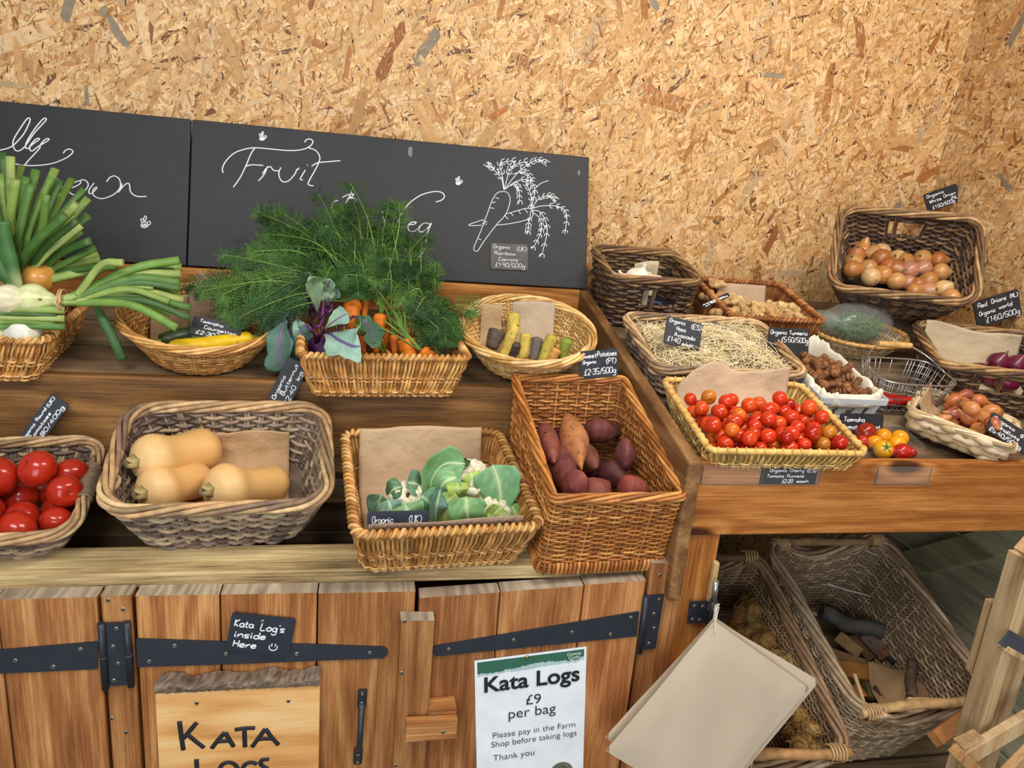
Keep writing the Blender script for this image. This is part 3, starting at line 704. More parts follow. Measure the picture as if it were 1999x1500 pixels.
        if rim == 'braid':
            K = 4; m_t = max(6, int(peri/(rr*9))); nU = m_t*14; u = np.arange(nU)/nU
            for k in range(K):
                a = 2*math.pi*(m_t*u)+2*math.pi*k/K
                P = s.pos(u, np.full(nU, 1.0), rr*.95*np.cos(a)); P[:, 2] += rr*.75*np.sin(a)
                seg = 9; lab = (u*seg*1.0+k*.37).astype(int) % seg; cs = np.array([c2() for _ in range(seg)])[lab]
                mb.tube(P, rr*.58*(1+.12*np.sin(u*61+k)), 7, True, cs, 0, ref=s.nrm(u, u*0+1))
        elif rim == 'rope':   # near-parallel rods with a long slow twist
            K = 5; m_t = max(3, int(peri/(rr*26))); nU = m_t*36; u = np.arange(nU)/nU
            for k in range(K):
                a = 2*math.pi*(m_t*u)+2*math.pi*k/K
                P = s.pos(u, np.full(nU, 1.0), rr*.85*np.cos(a)); P[:, 2] += rr*.75*np.sin(a)
                seg = 8; lab = (u*seg+k*.37).astype(int) % seg; cs = np.array([c2() for _ in range(seg)])[lab]
                mb.tube(P, rr*.46, 7, True, cs, 0, ref=s.nrm(u, u*0+1))
        elif rim == 'wrap':   # rods rolled over a core
            nU = 160; u = np.arange(nU)/nU; mb.tube(s.pos(u, np.full(nU, 1.0), 0), rr*.85, 8, True, mix(rp[0], (0, 0, 0), .25), 0, ref=s.nrm(u, u*0+1))
            nw = int(peri/(rr*1.75))
            for k in range(nw):
                a = np.linspace(-.6, math.pi+.7, 9); uu = (k+.9*(a/math.pi))/nw
                P = s.pos(uu, np.full(9, 1.0), rr*1.02*np.cos(a)); P[:, 2] += rr*1.02*np.sin(a)
                mb.tube(P, rr*.52*np.array([.7, .9, 1, 1.05, 1.1, 1.05, 1, .8, .5]), 6, False, c2(), 0, ref=(.3, .4, 1))
        elif rim == 'coil':   # smooth cane rim with spaced wraps
            nU = 160; u = np.arange(nU)/nU; mb.tube(s.pos(u, np.full(nU, 1.0), 0), rr, 10, True, rp[0], 0, ref=s.nrm(u, u*0+1))
            nw = int(peri/(rr*3.0))
            for k in range(nw):
                a = np.linspace(-.5, math.pi*1.5, 12); uu = (k+.35*(a/math.pi))/nw
                P = s.pos(uu, np.full(12, 1.0), rr*1.08*np.cos(a)); P[:, 2] += rr*1.08*np.sin(a)
                mb.tube(P, rr*.34, 6, False, c2(), 0, ref=(.3, .4, 1))
        s.rimobj = mb.build('rim', m_, s.root)
    def ring(s, u, w, d):
        u = np.asarray(u) % 1.0
        if s.oval:
            a = 2*math.pi*(u-.25); return np.stack([np.cos(a)*w/2, np.sin(a)*d/2], -1)
        r = min(s.corner, w/2*.98, d/2*.98)
        # shares of the perimeter follow the rim's own proportions so rods stay upright
        rt = s.corner; a, b, q = s.wt-2*rt, s.dt-2*rt, rt*math.pi/2
        tot = 2*(a+b)+4*q; t = u*tot
        A, B = w-2*r, d-2*r
        kn = np.cumsum([0, a/2, q, b, q, a, q, b, q, a/2])
        out = np.zeros(t.shape+(2,))
        i = np.clip(np.searchsorted(kn, t, side='right')-1, 0, 8); f = (t-kn[i])/np.diff(kn)[i]
        x = np.zeros(t.shape); y = np.zeros(t.shape)
        def line(k, x0, y0, x1, y1):
            m_ = i == k; x[m_] = x0+(x1-x0)*f[m_]; y[m_] = y0+(y1-y0)*f[m_]
        def arc(k, cx, cy, a0):
            m_ = i == k; an = a0+f[m_]*math.pi/2; x[m_] = cx+r*np.cos(an); y[m_] = cy+r*np.sin(an)
        line(0, 0, -d/2, A/2, -d/2); arc(1, A/2, -B/2, -math.pi/2); line(2, w/2, -B/2, w/2, B/2); arc(3, A/2, B/2, 0)
        line(4, A/2, d/2, -A/2, d/2); arc(5, -A/2, B/2, math.pi/2); line(6, -w/2, B/2, -w/2, -B/2); arc(7, -A/2, -B/2, math.pi); line(8, -A/2, -d/2, 0, -d/2)
        return np.stack([x, y], -1)
    def raw(s, u, v):
        u = np.asarray(u, float); v = np.asarray(v, float)
        b = s.ring(u, s.wb, s.db); t = s.ring(u, s.wt, s.dt); k = np.clip(v, 0, 1.2)
        k = (k*.78+.22*np.sin(np.clip(k, 0, 1)*math.pi/2))[..., None]
        xy = b*(1-k)+t*k; z = v*s.h
        if s.rise is not None: z = v*(s.h+s.rise(xy))
        return np.concatenate([xy, z[..., None]], -1)
    def nrm(s, u, v):
        e = 1e-3; a = s.raw(np.asarray(u)+e, v)-s.raw(np.asarray(u)-e, v)
        n = np.stack([a[..., 1], -a[..., 0], np.zeros(a.shape[:-1])], -1); n /= np.linalg.norm(n, axis=-1, keepdims=True)+1e-9
        return n
    def pos(s, u, v, off):
        P = s.raw(u, v); n = s.nrm(u, v); return P+n*np.asarray(off)[..., None] if np.ndim(off) else P+n*off
    def world(s, p): return s.M @ Vector(p)
    def at(s, px, py, hh, m=.0):
        """the point at height hh in the basket seen at that place of the photo, kept m inside the wall"""
        n = s.M.to_3x3() @ Vector((0, 0, 1)); p = s.M @ Vector((0, 0, hh))
        q = Vector(onP(px, py, np.array(p), np.array(n)))
        return s.inside(q, m) if m else q
    def inside(s, q, m):
        l = s.Mi @ Vector(q); k = min(1, max(0, l.z/s.h)); a, b_ = (s.wb*(1-k)+s.wt*k)/2-m, (s.db*(1-k)+s.dt*k)/2-m
        if s.oval:
            e = math.hypot(l.x/a, l.y/b_)
            if e > 1: l.x /= e; l.y /= e
        else: l.x = max(-a, min(a, l.x)); l.y = max(-b_, min(b_, l.y))
        l.z = max(l.z, m*.9); return s.M @ l
    def loc(s, px, py, hh): return s.Mi @ s.at(px, py, hh)

GREY = [C(150, 128, 108), C(124, 104, 90), C(172, 150, 124), C(108, 90, 78), C(188, 164, 132), C(134, 116, 104)]
GRIM = [C(186, 150, 108), C(160, 128, 92), C(206, 174, 130), C(136, 112, 90)]
DARK = [C(106, 80, 58), C(84, 62, 46), C(126, 96, 68), C(70, 52, 42), C(138, 108, 78), C(94, 76, 66)]
DRIM = [C(150, 114, 74), C(122, 92, 62), C(174, 138, 94), C(96, 72, 52)]
HONEY = [C(206, 152, 84), C(188, 132, 66), C(222, 174, 108), C(166, 110, 54), C(214, 164, 94)]
AMBER = [C(190, 124, 60), C(172, 106, 48), C(206, 144, 78), C(150, 90, 42)]
PALE = [C(222, 182, 116), C(206, 162, 94), C(234, 200, 140), C(190, 144, 80)]
CANE = [C(222, 180, 104), C(208, 164, 88), C(232, 196, 124), C(196, 150, 80)]
NUT = [C(168, 104, 56), C(150, 88, 46), C(186, 122, 70), C(136, 80, 42)]
GREYTAN = [C(178, 152, 122), C(158, 134, 106), C(198, 172, 140), C(142, 118, 94)]  # grey-tan willow of the log baskets
HYA = [C(214, 192, 154), C(196, 172, 132), C(226, 208, 174), C(180, 154, 114)]
B = {}
B['squash'] = Basket('grey_rattan_basket', 'deep grey rattan basket holding three butternut squashes', -.247, 1.413, .898, .084, .334, .372, .292, .122, .285, .231, .06, style='rattan', rod=.0042, row=.0092, pitch=.032, pal=GREY, rim_pal=GRIM, rim='rope', rimr=.0105, mat='rattan')
B['cauli'] = Basket('willow_basket', 'square honey willow basket of cauliflowers lined with brown paper', .151, 1.366, .872, .085, .185, .335, .345, .108, .29, .266, .025, style='vertical', pal=HONEY, rim='wrap', rimr=.0075)
B['sweet'] = Basket('tall_willow_basket', 'tall amber willow basket of sweet potatoes', .463, 1.373, .862, .04, .095, .255, .362, .167, .25, .313, .012, style='fine', rod=.0024, row=.0054, pitch=.024, pal=AMBER, rim='rope', rimr=.0085, base_band=True, rise=lambda xy: .094*np.clip((xy[..., 1]+.178)/.356, 0, 1))
B['carrot'] = Basket('willow_basket', 'shallow honey willow basket of orange carrots and purple kohlrabi', .044, 1.612, 1.108, .072, .085, .34, .25, .085, .283, .228, .02, style='vertical', pal=HONEY, rim='wrap', rimr=.0068)
B['tomato'] = Basket('grey_rattan_basket', 'grey rattan basket of large round tomatoes at the left edge', -.673, 1.380, .879, .129, .232, .375, .292, .068, .312, .225, .05, style='rattan', rod=.0042, row=.0092, pitch=.032, pal=GREY, rim_pal=GRIM, rim='rope', rimr=.0095, mat='rattan')
B['spring'] = Basket('willow_basket', 'honey willow basket of spring onions at the left edge', -.80, 1.645, 1.118, 0, .14, .42, .235, .078, .36, .235, .02, style='vertical', pal=HONEY, rim='wrap', rimr=.0068)
B['round'] = Basket('round_willow_basket', 'round willow basket of courgettes below the carrot tops', -.338, 1.682, 1.140, .197, .259, .320, .317, .078, .21, .235, oval=True, style='fine', rod=.0022, row=.0050, pitch=.020, pal=HONEY, rim='rope', rimr=.0075)
B['oval'] = Basket('oval_willow_basket', 'oval pale willow basket of yellow and purple carrots', .381, 1.676, 1.142, -.11, .285, .308, .33, .084, .195, .20, oval=True, style='fine', rod=.0022, row=.0050, pitch=.020, pal=PALE, rim='rope', rimr=.0085)
B['cherry'] = Basket('cane_tray_basket', 'open cane tray basket of cherry tomatoes lined with brown paper', .801, 1.328, 1.072, -.019, .234, .325, .272, .063, .275, .235, .018, style='vertical', rod=.0023, pitch=.012, pal=CANE, rim='coil', rimr=.0062)
B['avocado'] = Basket('grey_rattan_basket', 'wide grey rattan basket filled with pale straw', .817, 1.618, 1.141, -.019, .27, .362, .268, .078, .315, .242, .035, style='rattan', rod=.0040, row=.0088, pitch=.034, pal=GREY, rim_pal=GRIM, rim='rope', rimr=.0095, mat='rattan')
B['garlic'] = Basket('dark_rattan_basket', 'small dark rattan basket of garlic beside the blackboard', .757, 1.965, 1.218, -.04, .235, .245, .235, .145, .215, .195, .035, style='rattan', rod=.0040, row=.0088, pitch=.03, pal=DARK, rim_pal=DRIM, rim='rope', rimr=.0095, mat='rattan', hole=[(-.035, .075, .52, .82)])
B['ginger'] = Basket('willow_tray_basket', 'reddish willow tray basket of ginger roots against the wall', 1.067, 1.885, 1.198, -.028, .23, .262, .27, .095, .24, .235, .02, style='vertical', rod=.0026, pal=NUT, rim='wrap', rimr=.0068)
B['onion'] = Basket('dark_rattan_basket', 'dark rattan basket of brown onions tipped up in the wall corner', 1.508, 1.905, 1.338, -.547, .90, .352, .268, .18, .245, .19, .045, style='rattan', rod=.0040, row=.0088, pitch=.03, pal=DARK, rim_pal=DRIM, rim='rope', rimr=.0095, mat='rattan', hole=[(.455, .545, .58, .82)])
B['red'] = Basket('dark_rattan_basket', 'dark rattan basket of red onions at the right edge', 1.545, 1.572, 1.127, -.40, .232, .285, .262, .12, .24, .215, .04, style='rattan', rod=.0040, row=.0088, pitch=.03, pal=DARK, rim_pal=DRIM, rim='rope', rimr=.0095, mat='rattan', hole=[(-.04, .06, .5, .82)])
B['shallot'] = Basket('plaited_rush_basket', 'cream plaited rush basket of shallots set askew', 1.325, 1.362, 1.0770, .76, .175, .268, .20, .052, .215, .165, .02, style='plait', rod=.0085, row=.0125, pitch=.034, pal=HYA, rim='rope', rimr=.006, mat='cloth')
dip = lambda xy: -.06*np.clip(1-(np.abs(xy[..., 0])/.13)**2, 0, 1)*(np.abs(xy[..., 1]) > .19)
B['log'] = Basket('log_basket', 'large grey willow log basket of kindling under the bench', 1.292, 1.601, .237, .066, .455, .38, .464, .358, .34, .42, .05, style='fine', rod=.0030, row=.0072, pitch=.024, pal=GREYTAN, rim='rope', rimr=.013, rise=dip)
B['fire'] = Basket('log_basket', 'narrow brown willow basket of wood wool firelighters under the bench', .936, 1.539, .222, -.017, .42, .282, .523, .325, .21, .46, .04, style='fine', rod=.0030, row=.0072, pitch=.024, pal=[mix(c, C(140, 96, 56), .45) for c in GREYTAN], rim='rope', rimr=.013, rise=dip)
def pole_handle(b, y, x0, x1, z, col, r=.0115):
    mb = MB(); t = np.linspace(0, 1, 14); P = np.stack([x0+(x1-x0)*t, y+.004*np.sin(t*5), z+.004*np.sin(t*7)], -1)
    mb.tube(P, r*(1+.07*np.sin(t*23)), 12, col=col)
    o = mb.build('handle', M['rattan'], b.root); 
    for xe in (x0+.03, x1-.03):
        mb = MB()
        a = np.linspace(0, 5*2*math.pi, 90); P = np.stack([xe+(a/(10*math.pi)-.5)*.04, y+np.cos(a)*(r+.006), z-.006+np.sin(a)*(r+.011)], -1)
        mb.tube(P, .0026, 6, col=C(196, 158, 112))
        mb.build('binding', M['willow'], o)
pole_handle(B['log'], -.230, -.185, .185, .358, C(196, 158, 108)); pole_handle(B['log'], .230, -.185, .185, .358, C(150, 120, 84))
pole_handle(B['fire'], -.260, -.142, .142, .325, C(176, 132, 84)); pole_handle(B['fire'], .260, -.142, .142, .325, C(120, 90, 60))
# wrapped side handles on the tomato basket
mb = MB(); a = np.linspace(0, 14*2*math.pi, 260); t = a/a[-1]
mb.tube(np.stack([.187+.013*np.cos(a), -.05+.10*t, .068+.013*np.sin(a)], -1), .0032, 6, col=C(132, 108, 86)); mb.build('handle', M['rattan'], B['tomato'].root)

# white slatted punnet crate with calico lining
PC = tag(empty('slatted_crate', (1.083, 1.562, 1.1245), (.232, 0, -.03)), 'small white slatted wooden crate of turmeric lined with calico', 'crate')
PCM = Matrix.Translation((1.083, 1.562, 1.1245)) @ Matrix.Rotation(-.03, 4, 'Z') @ Matrix.Rotation(.232, 4, 'X')
def pcrate():
    w, d, h = .076, .152, .062; t = .003; wc = C(206, 210, 214)
    for nm, z0, z1, g in (('lower_rail', .002, .014, 0), ('upper_rail', h-.014, h, .004)):
        mb = MB()
        mb.box(-w-g, w+g, -d-g-t, -d-g, z0, z1, wc); mb.box(-w-g, w+g, d+g, d+g+t, z0, z1, wc)
        mb.box(-w-g-t, -w-g, -d-g, d+g, z0, z1, wc); mb.box(w+g, w+g+t, -d-g, d+g, z0, z1, wc)
        o = mb.build(nm, M['plain'], PC)
    def slat(x0, x1, fr):
        mb = MB()
        if fr == 'f': mb.hexa([(x0, -d, .003), (x0+.022, -d, .003), (x0+.022, -d+t, .003), (x0, -d+t, .003), (x1, -d-.003, h), (x1+.022, -d-.003, h), (x1+.022, -d, h), (x1, -d, h)], wc)
        else:
            sx = fr; mb.hexa([(sx*w, x0, .003), (sx*(w-t), x0, .003), (sx*(w-t), x0+.022, .003), (sx*w, x0+.022, .003), (sx*(w+.003), x1, h), (sx*w, x1, h), (sx*w, x1+.022, h), (sx*(w+.003), x1+.022, h)], wc)
        mb.build('slat', M['plain'], PC)
    for x0, x1 in ((-.074, -.064), (-.038, -.024), (.002, .018), (.034, .052)): slat(x0, x1, 'f')
    for y in (-.13, -.08, -.03, .02, .07, .12): slat(y, y+.012, 1); slat(y, y+.012, -1)
    mb = MB(); mb.box(-w, w, -d, d, 0, .003, C(180, 170, 150)); mb.build('base', M['plain'], PC)
    # lining: a wavy sleeve folded over the top edge
    nu = 120; u = np.arange(nu)/nu; a = 2*math.pi*u
    sq = lambda k: np.stack([np.sign(np.cos(a))*np.abs(np.cos(a))**.35*w*k, np.sign(np.sin(a))*np.abs(np.sin(a))**.35*d*(1-(1-k)*w/d)], -1)
    rows = []
    for k, z in ((.84, .008), (.88, .03), (.92, .052), (.96, .066), (1.0, .070), (1.045, .067), (1.07, .058), (1.075, .046), (1.07, .040)):
        q = sq(k); wv = .0022*np.sin(a*11+z*40)+.0016*np.sin(a*23+1+z*70)+.0012*np.sin(a*41)
        rows.append(np.concatenate([q*(1+wv[:, None]*6*(z > .04)), (z+wv*(1.4 if z > .05 else .4)-.003*np.cos(a*3))[:, None]], 1))
    mb = MB(); mb.grid(np.array(rows), C(228, 220, 200), 0, True)
    o = mb.build('cloth_lining', M['cloth'], PC); so = o.modifiers.new('thick', 'SOLIDIFY'); so.thickness = .0015
pcrate()

# shallow round basket, wire basket
HB = Basket('shallow_round_basket', 'shallow oval split-cane basket holding the bag of herbs', 1.338, 1.785, 1.176, -.35, .225, .25, .19, .055, .15, .11, oval=True, style='fine', rod=.0016, row=.0042, pitch=.012, pal=[C(206, 180, 140), C(188, 158, 116), C(220, 198, 160), C(170, 140, 100)], rim='coil', rimr=.0055, rim_pal=[C(206, 158, 90), C(190, 140, 76)])
WB = tag(empty('wire_basket', (1.268, 1.50, 1.1095), (.232, 0, -.06)), 'small zinc wire basket of red chillies with a wooden handle grip', 'basket')
WBM = Matrix.Translation((1.268, 1.50, 1.1095)) @ Matrix.Rotation(-.06, 4, 'Z') @ Matrix.Rotation(.232, 4, 'X')
def wire():
    w, d, h = .098, .068, .088; mb = MB(); wc = C(176, 176, 178); r = .0011
    def rr(k, z, n=64):
        a = 2*math.pi*np.arange(n)/n
        return np.stack([np.sign(np.cos(a))*np.abs(np.cos(a))**.5*w*k, np.sign(np.sin(a))*np.abs(np.sin(a))**.5*d*k, np.full(n, z)], -1)
    for k, z in ((.72, .002), (.80, .010), (.85, .026), (.89, .043), (.93, .059), (.97, .075)): mb.tube(rr(k, z), r, 5, True, wc)
    for j in range(48):
        i = j*(64/48); P = [rr(k, z)[int(i) % 64] for k, z in ((.72, .002), (.80, .010), (.89, .043), (1, h))]; mb.tube(P, r, 5, False, wc, ref=(.2, .3, 1))
    for x in np.linspace(-.8, .8, 9): mb.tube([(x*w*.72, -d*.62, .002), (x*w*.72, d*.62, .002)], r, 5, False, wc)
    for y in np.linspace(-.8, .8, 6): mb.tube([(-w*.68, y*d*.66, .002), (w*.68, y*d*.66, .002)], r, 5, False, wc)
    mb.build('wire_mesh', M['steel'], WB)
    mb = MB(); mb.tube(rr(1, h), .0024, 8, True, wc); mb.build('rim', M['steel'], WB)
    for sg_ in (-1, 1):
        mb = MB(); mb.tube(crom([(sg_*w, 0, h), (sg_*w*.8, .05, h+.016), (sg_*.045, .075, h+.03), (sg_*.03, .078, h+.032)], 5), .0018, 6, col=wc); o = mb.build('handle_wire', M['steel'], WB)
    mb = MB()
    t = np.linspace(-1, 1, 16); mb.tube(np.stack([t*.044, t*0+.078, t*0+h+.032], -1), .0078*(1-.12*(np.abs(t) > .9)-.1*(np.abs(np.abs(t)-.75) < .04)), 12, col=C(206, 164, 100)); mb.build('grip', M['willow'], o)
wire()
#=====PRODUCE=====
def place(o, loc, quat=None, scale=None):
    o.location = loc
    if quat is not None: o.rotation_mode = 'QUATERNION'; o.rotation_quaternion = quat
    if scale is not None: o.scale = (scale,)*3 if not hasattr(scale, '__len__') else scale
    return o
def rquat(rnd=RND): return Quaternion((rnd.gauss(0, 1), rnd.gauss(0, 1), rnd.gauss(0, 1), rnd.gauss(0, 1))).normalized()
def heap(n, rfun, x0, x1, y0, y1, z0=.01, seed=1, tries=26, floor=None, cap=1.0):
    """drop balls one by one to the lowest free spot; returns [(x, y, z, r)] in basket space"""
    rs = random.Random(seed); out = []
    for k in range(n):
        r = rfun(rs); best = None
        for t in range(tries):
            x = rs.uniform(x0+r, x1-r); y = rs.uniform(y0+r, y1-r); f = (floor(x, y) if floor else 0)+z0+r; z = f
            for (a, b, c, q) in out:
                d2 = (x-a)**2+(y-b)**2
                if d2 < (r+q)**2: z = max(z, c+math.sqrt((r+q)**2-d2)*.96)
            if best is None or z < best[2]: best = (x, y, z, r)
        if best[2] < cap: out.append(best)
    return out
def paper(b, name, path, x0, x1, col=C(190, 160, 128), crumple=.004, seed=0, label=None, edge=0.0, skew=0.0, n=34, top=None):
    """a sheet lying along a (y, z) path in the basket, ragged and creased"""
    rs = np.random.RandomState(seed); P = crom([(p[0], p[1], 0) for p in path], 7)[:, :2]; m_ = len(P)
    ph = rs.uniform(0, 6.28, 12); fr = rs.uniform(12, 60, 12); ti = rs.uniform(-1, 1, 12)
    X, I = np.meshgrid(np.linspace(x0, x1, n), np.arange(m_)); Yp, Zp = P[I, 0], P[I, 1]
    T = np.gradient(P, axis=0); T /= np.linalg.norm(T, axis=1)[:, None]+1e-9
    s_ = np.cumsum(np.linalg.norm(np.diff(P, axis=0, prepend=P[:1]), axis=1))[I]
    crumple = crumple*1.7; c = sum(np.abs(np.sin(fr[k]*(X*math.cos(ti[k]*1.5)+s_*math.sin(ti[k]*1.5))+ph[k])) for k in range(12))/12*1.6-1.0
    Yw = Yp-T[I, 1]*c*crumple; Zw = Zp+T[I, 0]*np.abs(c)*crumple
    end = (I/(m_-1))**3; Zw = Zw+end*edge*np.sin(X*31+ph[0])+skew*X*end
    if top: Zw = Zw+end*np.interp((X-x0)/(x1-x0), [t_[0] for t_ in top], [t_[1] for t_ in top])
    mb = MB(); mb.grid(np.stack([X+Zw*0, Yw, Zw], -1), col)
    o = mb.build(name, M['paper']); o.matrix_world = b.M
    so = o.modifiers.new('thick', 'SOLIDIFY'); so.thickness = .0006
    if label: tag(o, label, 'paper')
    return o

# ---- big tomatoes
def tomato_mesh(name, R, col, lobes=5, squash=.86, calyx=True, col2=None):
    mb = MB(); n = 22; prof = []
    for i in range(n+1):
        a = math.pi*i/n; r = math.sin(a); z = -math.cos(a)*squash
        if a > 2.5: z -= (a-2.5)**2*.55
        prof.append((z*R, max(r, 1e-4)*R))
    fn = lambda Rr, z, a: Rr*(1+.025*np.cos(lobes*a)*(z > 0)*(z/R))
    cl = [mix(col, col2 or col, max(0, (i/n-.6)/.4)) for i in range(n+1)]
    mb.lathe(prof, 26, np.array(cl), 0, None, fn)
    return mb
def calyx(parent, R, name='calyx', n=5, squash=.86):
    mb = MB(); z0 = R*squash-(math.pi-2.5)**2*.55*R+.002*R/.03
    for k in range(n):
        a = 2*math.pi*k/n+.3; L_ = R*RND.uniform(.55, .75); w = R*.11
        d = np.array([math.cos(a), math.sin(a), 0]); q = np.array([-d[1], d[0], 0])
        rows = []
        for t in np.linspace(0, 1, 6):
            c_ = d*L_*t+np.array([0, 0, z0+R*(.16*t-.08*t*t)]); ww = w*(1-t)**.7+.0003
            rows.append([c_-q*ww, c_+np.array([0, 0, .001]), c_+q*ww])
        mb.grid(np.array(rows), C(70, 104, 40))
    mb.tube([(0, 0, z0), (0, .001, z0+R*.18), (R*.05, 0, z0+R*.32)], R*.06, 6, col=C(96, 124, 54))
    return mb.build(name, M['leaf'], parent)
TOMC = C(176, 42, 22)
tp = [(105, 940, .075, .036), (20, 950, .07, .038), (165, 936, .075, .034), (45, 988, .045, .036), (128, 985, .05, .032), (92, 985, .04, .028), (72, 1020, .035, .038), (15, 1010, .04, .036), (130, 1012, .035, .032), (108, 1026, .02, .030), (35, 1032, .02, .032), (-45, 950, .07, .037), (-38, 1005, .04, .036), (-70, 985, .05, .036), (-25, 975, .03, .034), (-60, 1030, .03, .034)]
tb = ['at the top middle', 'at the left end of the back row', 'touching the wrapped handle', 'in the middle of the second row', 'below the handle, its dimple facing right', 'half hidden behind its neighbours', 'at the front, widest of the row', 'cut by the left edge of the photo', 'dark one low beside the rim', 'lowest, behind the front rim', 'lowest at the left, behind the rim', 'just outside the left edge, back row', 'just outside the left edge, middle row', 'furthest left of the heap', 'low in the middle of the left half', 'furthest left at the front rim']
TP = [np.array(B['tomato'].at(px, py, hh, R*.95)) for px, py, hh, R in tp]
for it in range(80):   # settle: push touching neighbours apart, keep them inside the wall
    for i in range(len(TP)):
        for j in range(i):
            d = TP[i]-TP[j]; L_ = np.linalg.norm(d)+1e-6; g = (tp[i][3]+tp[j][3])*.9*.97-L_
            if g > 0: TP[i] += d/L_*g*.5; TP[j] -= d/L_*g*.5
    TP = [np.array(B['tomato'].inside(q, tp[i][3]*.97)) for i, q in enumerate(TP)]
for k, ((px, py, hh, R), w) in enumerate(zip(tp, tb)):
    R *= .93
    c = jit(TOMC, .12); o = tomato_mesh('tomato', R, c, RND.choice((4, 5, 6)), RND.uniform(.84, .95)).build('tomato', M['tomato'])
    q = trackz((RND.uniform(-.8, .9), RND.uniform(-1, .6), RND.uniform(-.6, .7)), RND.uniform(0, 6)) if k not in (4,) else trackz((.6, -.7, .1))
    place(o, TP[k], q); tag(o, 'large round red tomato '+w, 'tomato', 'large tomatoes in the grey basket')

# ---- cherry tomatoes
hp = heap(92, lambda r: r.uniform(.0132, .0168), -.147, .145, -.128, .066, .010, 5, 16, cap=.085, floor=lambda x, y: .022*max(0, (y+.1)/.15))
CH = [(C(200, 52, 20), 60), (C(208, 72, 22), 20), (C(214, 104, 28), 8), (C(190, 116, 34), 4), (C(172, 26, 14), 16)]
chm = []
for c, w in CH:
    for q in range(2):
        o = tomato_mesh('cherry_tomato', .0135, jit(c, .08), 5, .96, False, mix(c, C(216, 110, 30), .25)).build('cherry_tomato', M['tomato']); chm.append((o, w))
chosen = []
used = set()
for k, (x, y, z, r) in enumerate(hp):
    src = RND.choices([c for c, _ in chm], [w for _, w in chm])[0]
    o = src if src.name not in used else src.copy()
    if src.name in used: COL.objects.link(o)
    used.add(src.name); nm_ = src
    place(o, B['cherry'].world((x, y, z)), rquat(), r/.0135)
    tag(o, 'cherry tomato heaped in the open cane tray basket', 'tomato', 'cherry tomatoes in the cane tray')
for c, w in chm:
    if c.name not in used: bpy.data.objects.remove(c)
paper(B['cherry'], 'paper_liner', [(-.10, .012), (.0, .022), (.065, .028), (.105, .055), (.122, .105)], -.135, .118, C(194, 166, 138), .006, 3, 'crumpled brown paper standing behind the cherry tomatoes', .003, 0, 34, [(0, -.05), (.12, -.01), (.26, .012), (.33, .010), (.5, -.008), (.62, -.004), (1, .008)])

# ---- punnet of mixed tomatoes
PN = tag(empty('punnet', tuple(onDeck(1722, 878, .003)), (.232, 0, 0)), 'clear plastic punnet holding mixed yellow and red tomatoes', 'punnet')
PNM = Matrix.Translation(onDeck(1722, 878, .003)) @ Matrix.Rotation(.232, 4, 'X')
mb = MB(); rows = []
for k, z in ((.0, .001), (.86, .001), (.9, .004), (.97, .03), (1, .034), (1.08, .034)):
    a = 2*math.pi*np.arange(48)/48; rows.append(np.stack([np.sign(np.cos(a))*np.abs(np.cos(a))**.4*.062*k, np.sign(np.sin(a))*np.abs(np.sin(a))**.4*.050*k, np.full(48, z)], -1))
mb.grid(np.array(rows), (1, 1, 1), 0, True); o = mb.build('tray', M['clear'], PN); so = o.modifiers.new('t', 'SOLIDIFY'); so.thickness = .0006
YEL = C(226, 158, 14); MR = C(158, 26, 10)
for (x, y, z, R, c, w) in ((-.034, .026, .026, .0235, C(142, 34, 14), 'dark red tomato, largest and rearmost in the punnet'), (-.030, -.004, .021, .0165, C(222, 142, 18), 'yellow tomato second from left in the punnet'), (-.026, -.030, .020, .0200, YEL, 'yellow tomato with green calyx at front of punnet'), (.006, .018, .021, .0185, C(220, 140, 16), 'orange-yellow tomato in the middle of the punnet'), (.020, -.010, .022, .0185, YEL, 'round yellow tomato behind the red one in the punnet'), (.042, .012, .021, .0190, C(224, 148, 12), 'yellow tomato at the right end of the punnet'), (.018, -.034, .017, .0190, C(176, 26, 12), 'shiny red tomato at the punnet front'), (-.004, -.026, .014, .0130, C(190, 30, 14), 'small red tomato wedged between yellow ones in punnet'), (.042, -.032, .014, .0125, MR, 'smallest red tomato at the punnet front corner'), (-.05, .005, .016, .0145, C(190, 36, 16), 'red tomato half hidden by the cane tray rim')):
    o = tomato_mesh('tomato', R, c, 5, .92).build('tomato', M['tomato']); f = 'calyx' in w
    place(o, PNM @ Vector((x, y, z)), trackz((-.2, -.75, .6) if f else (RND.uniform(-.4, .4), RND.uniform(.2, 1), RND.uniform(-.2, .9))))
    if f: calyx(o, R, squash=.92)
    tag(o, w, 'tomato', 'tomatoes in the punnet')

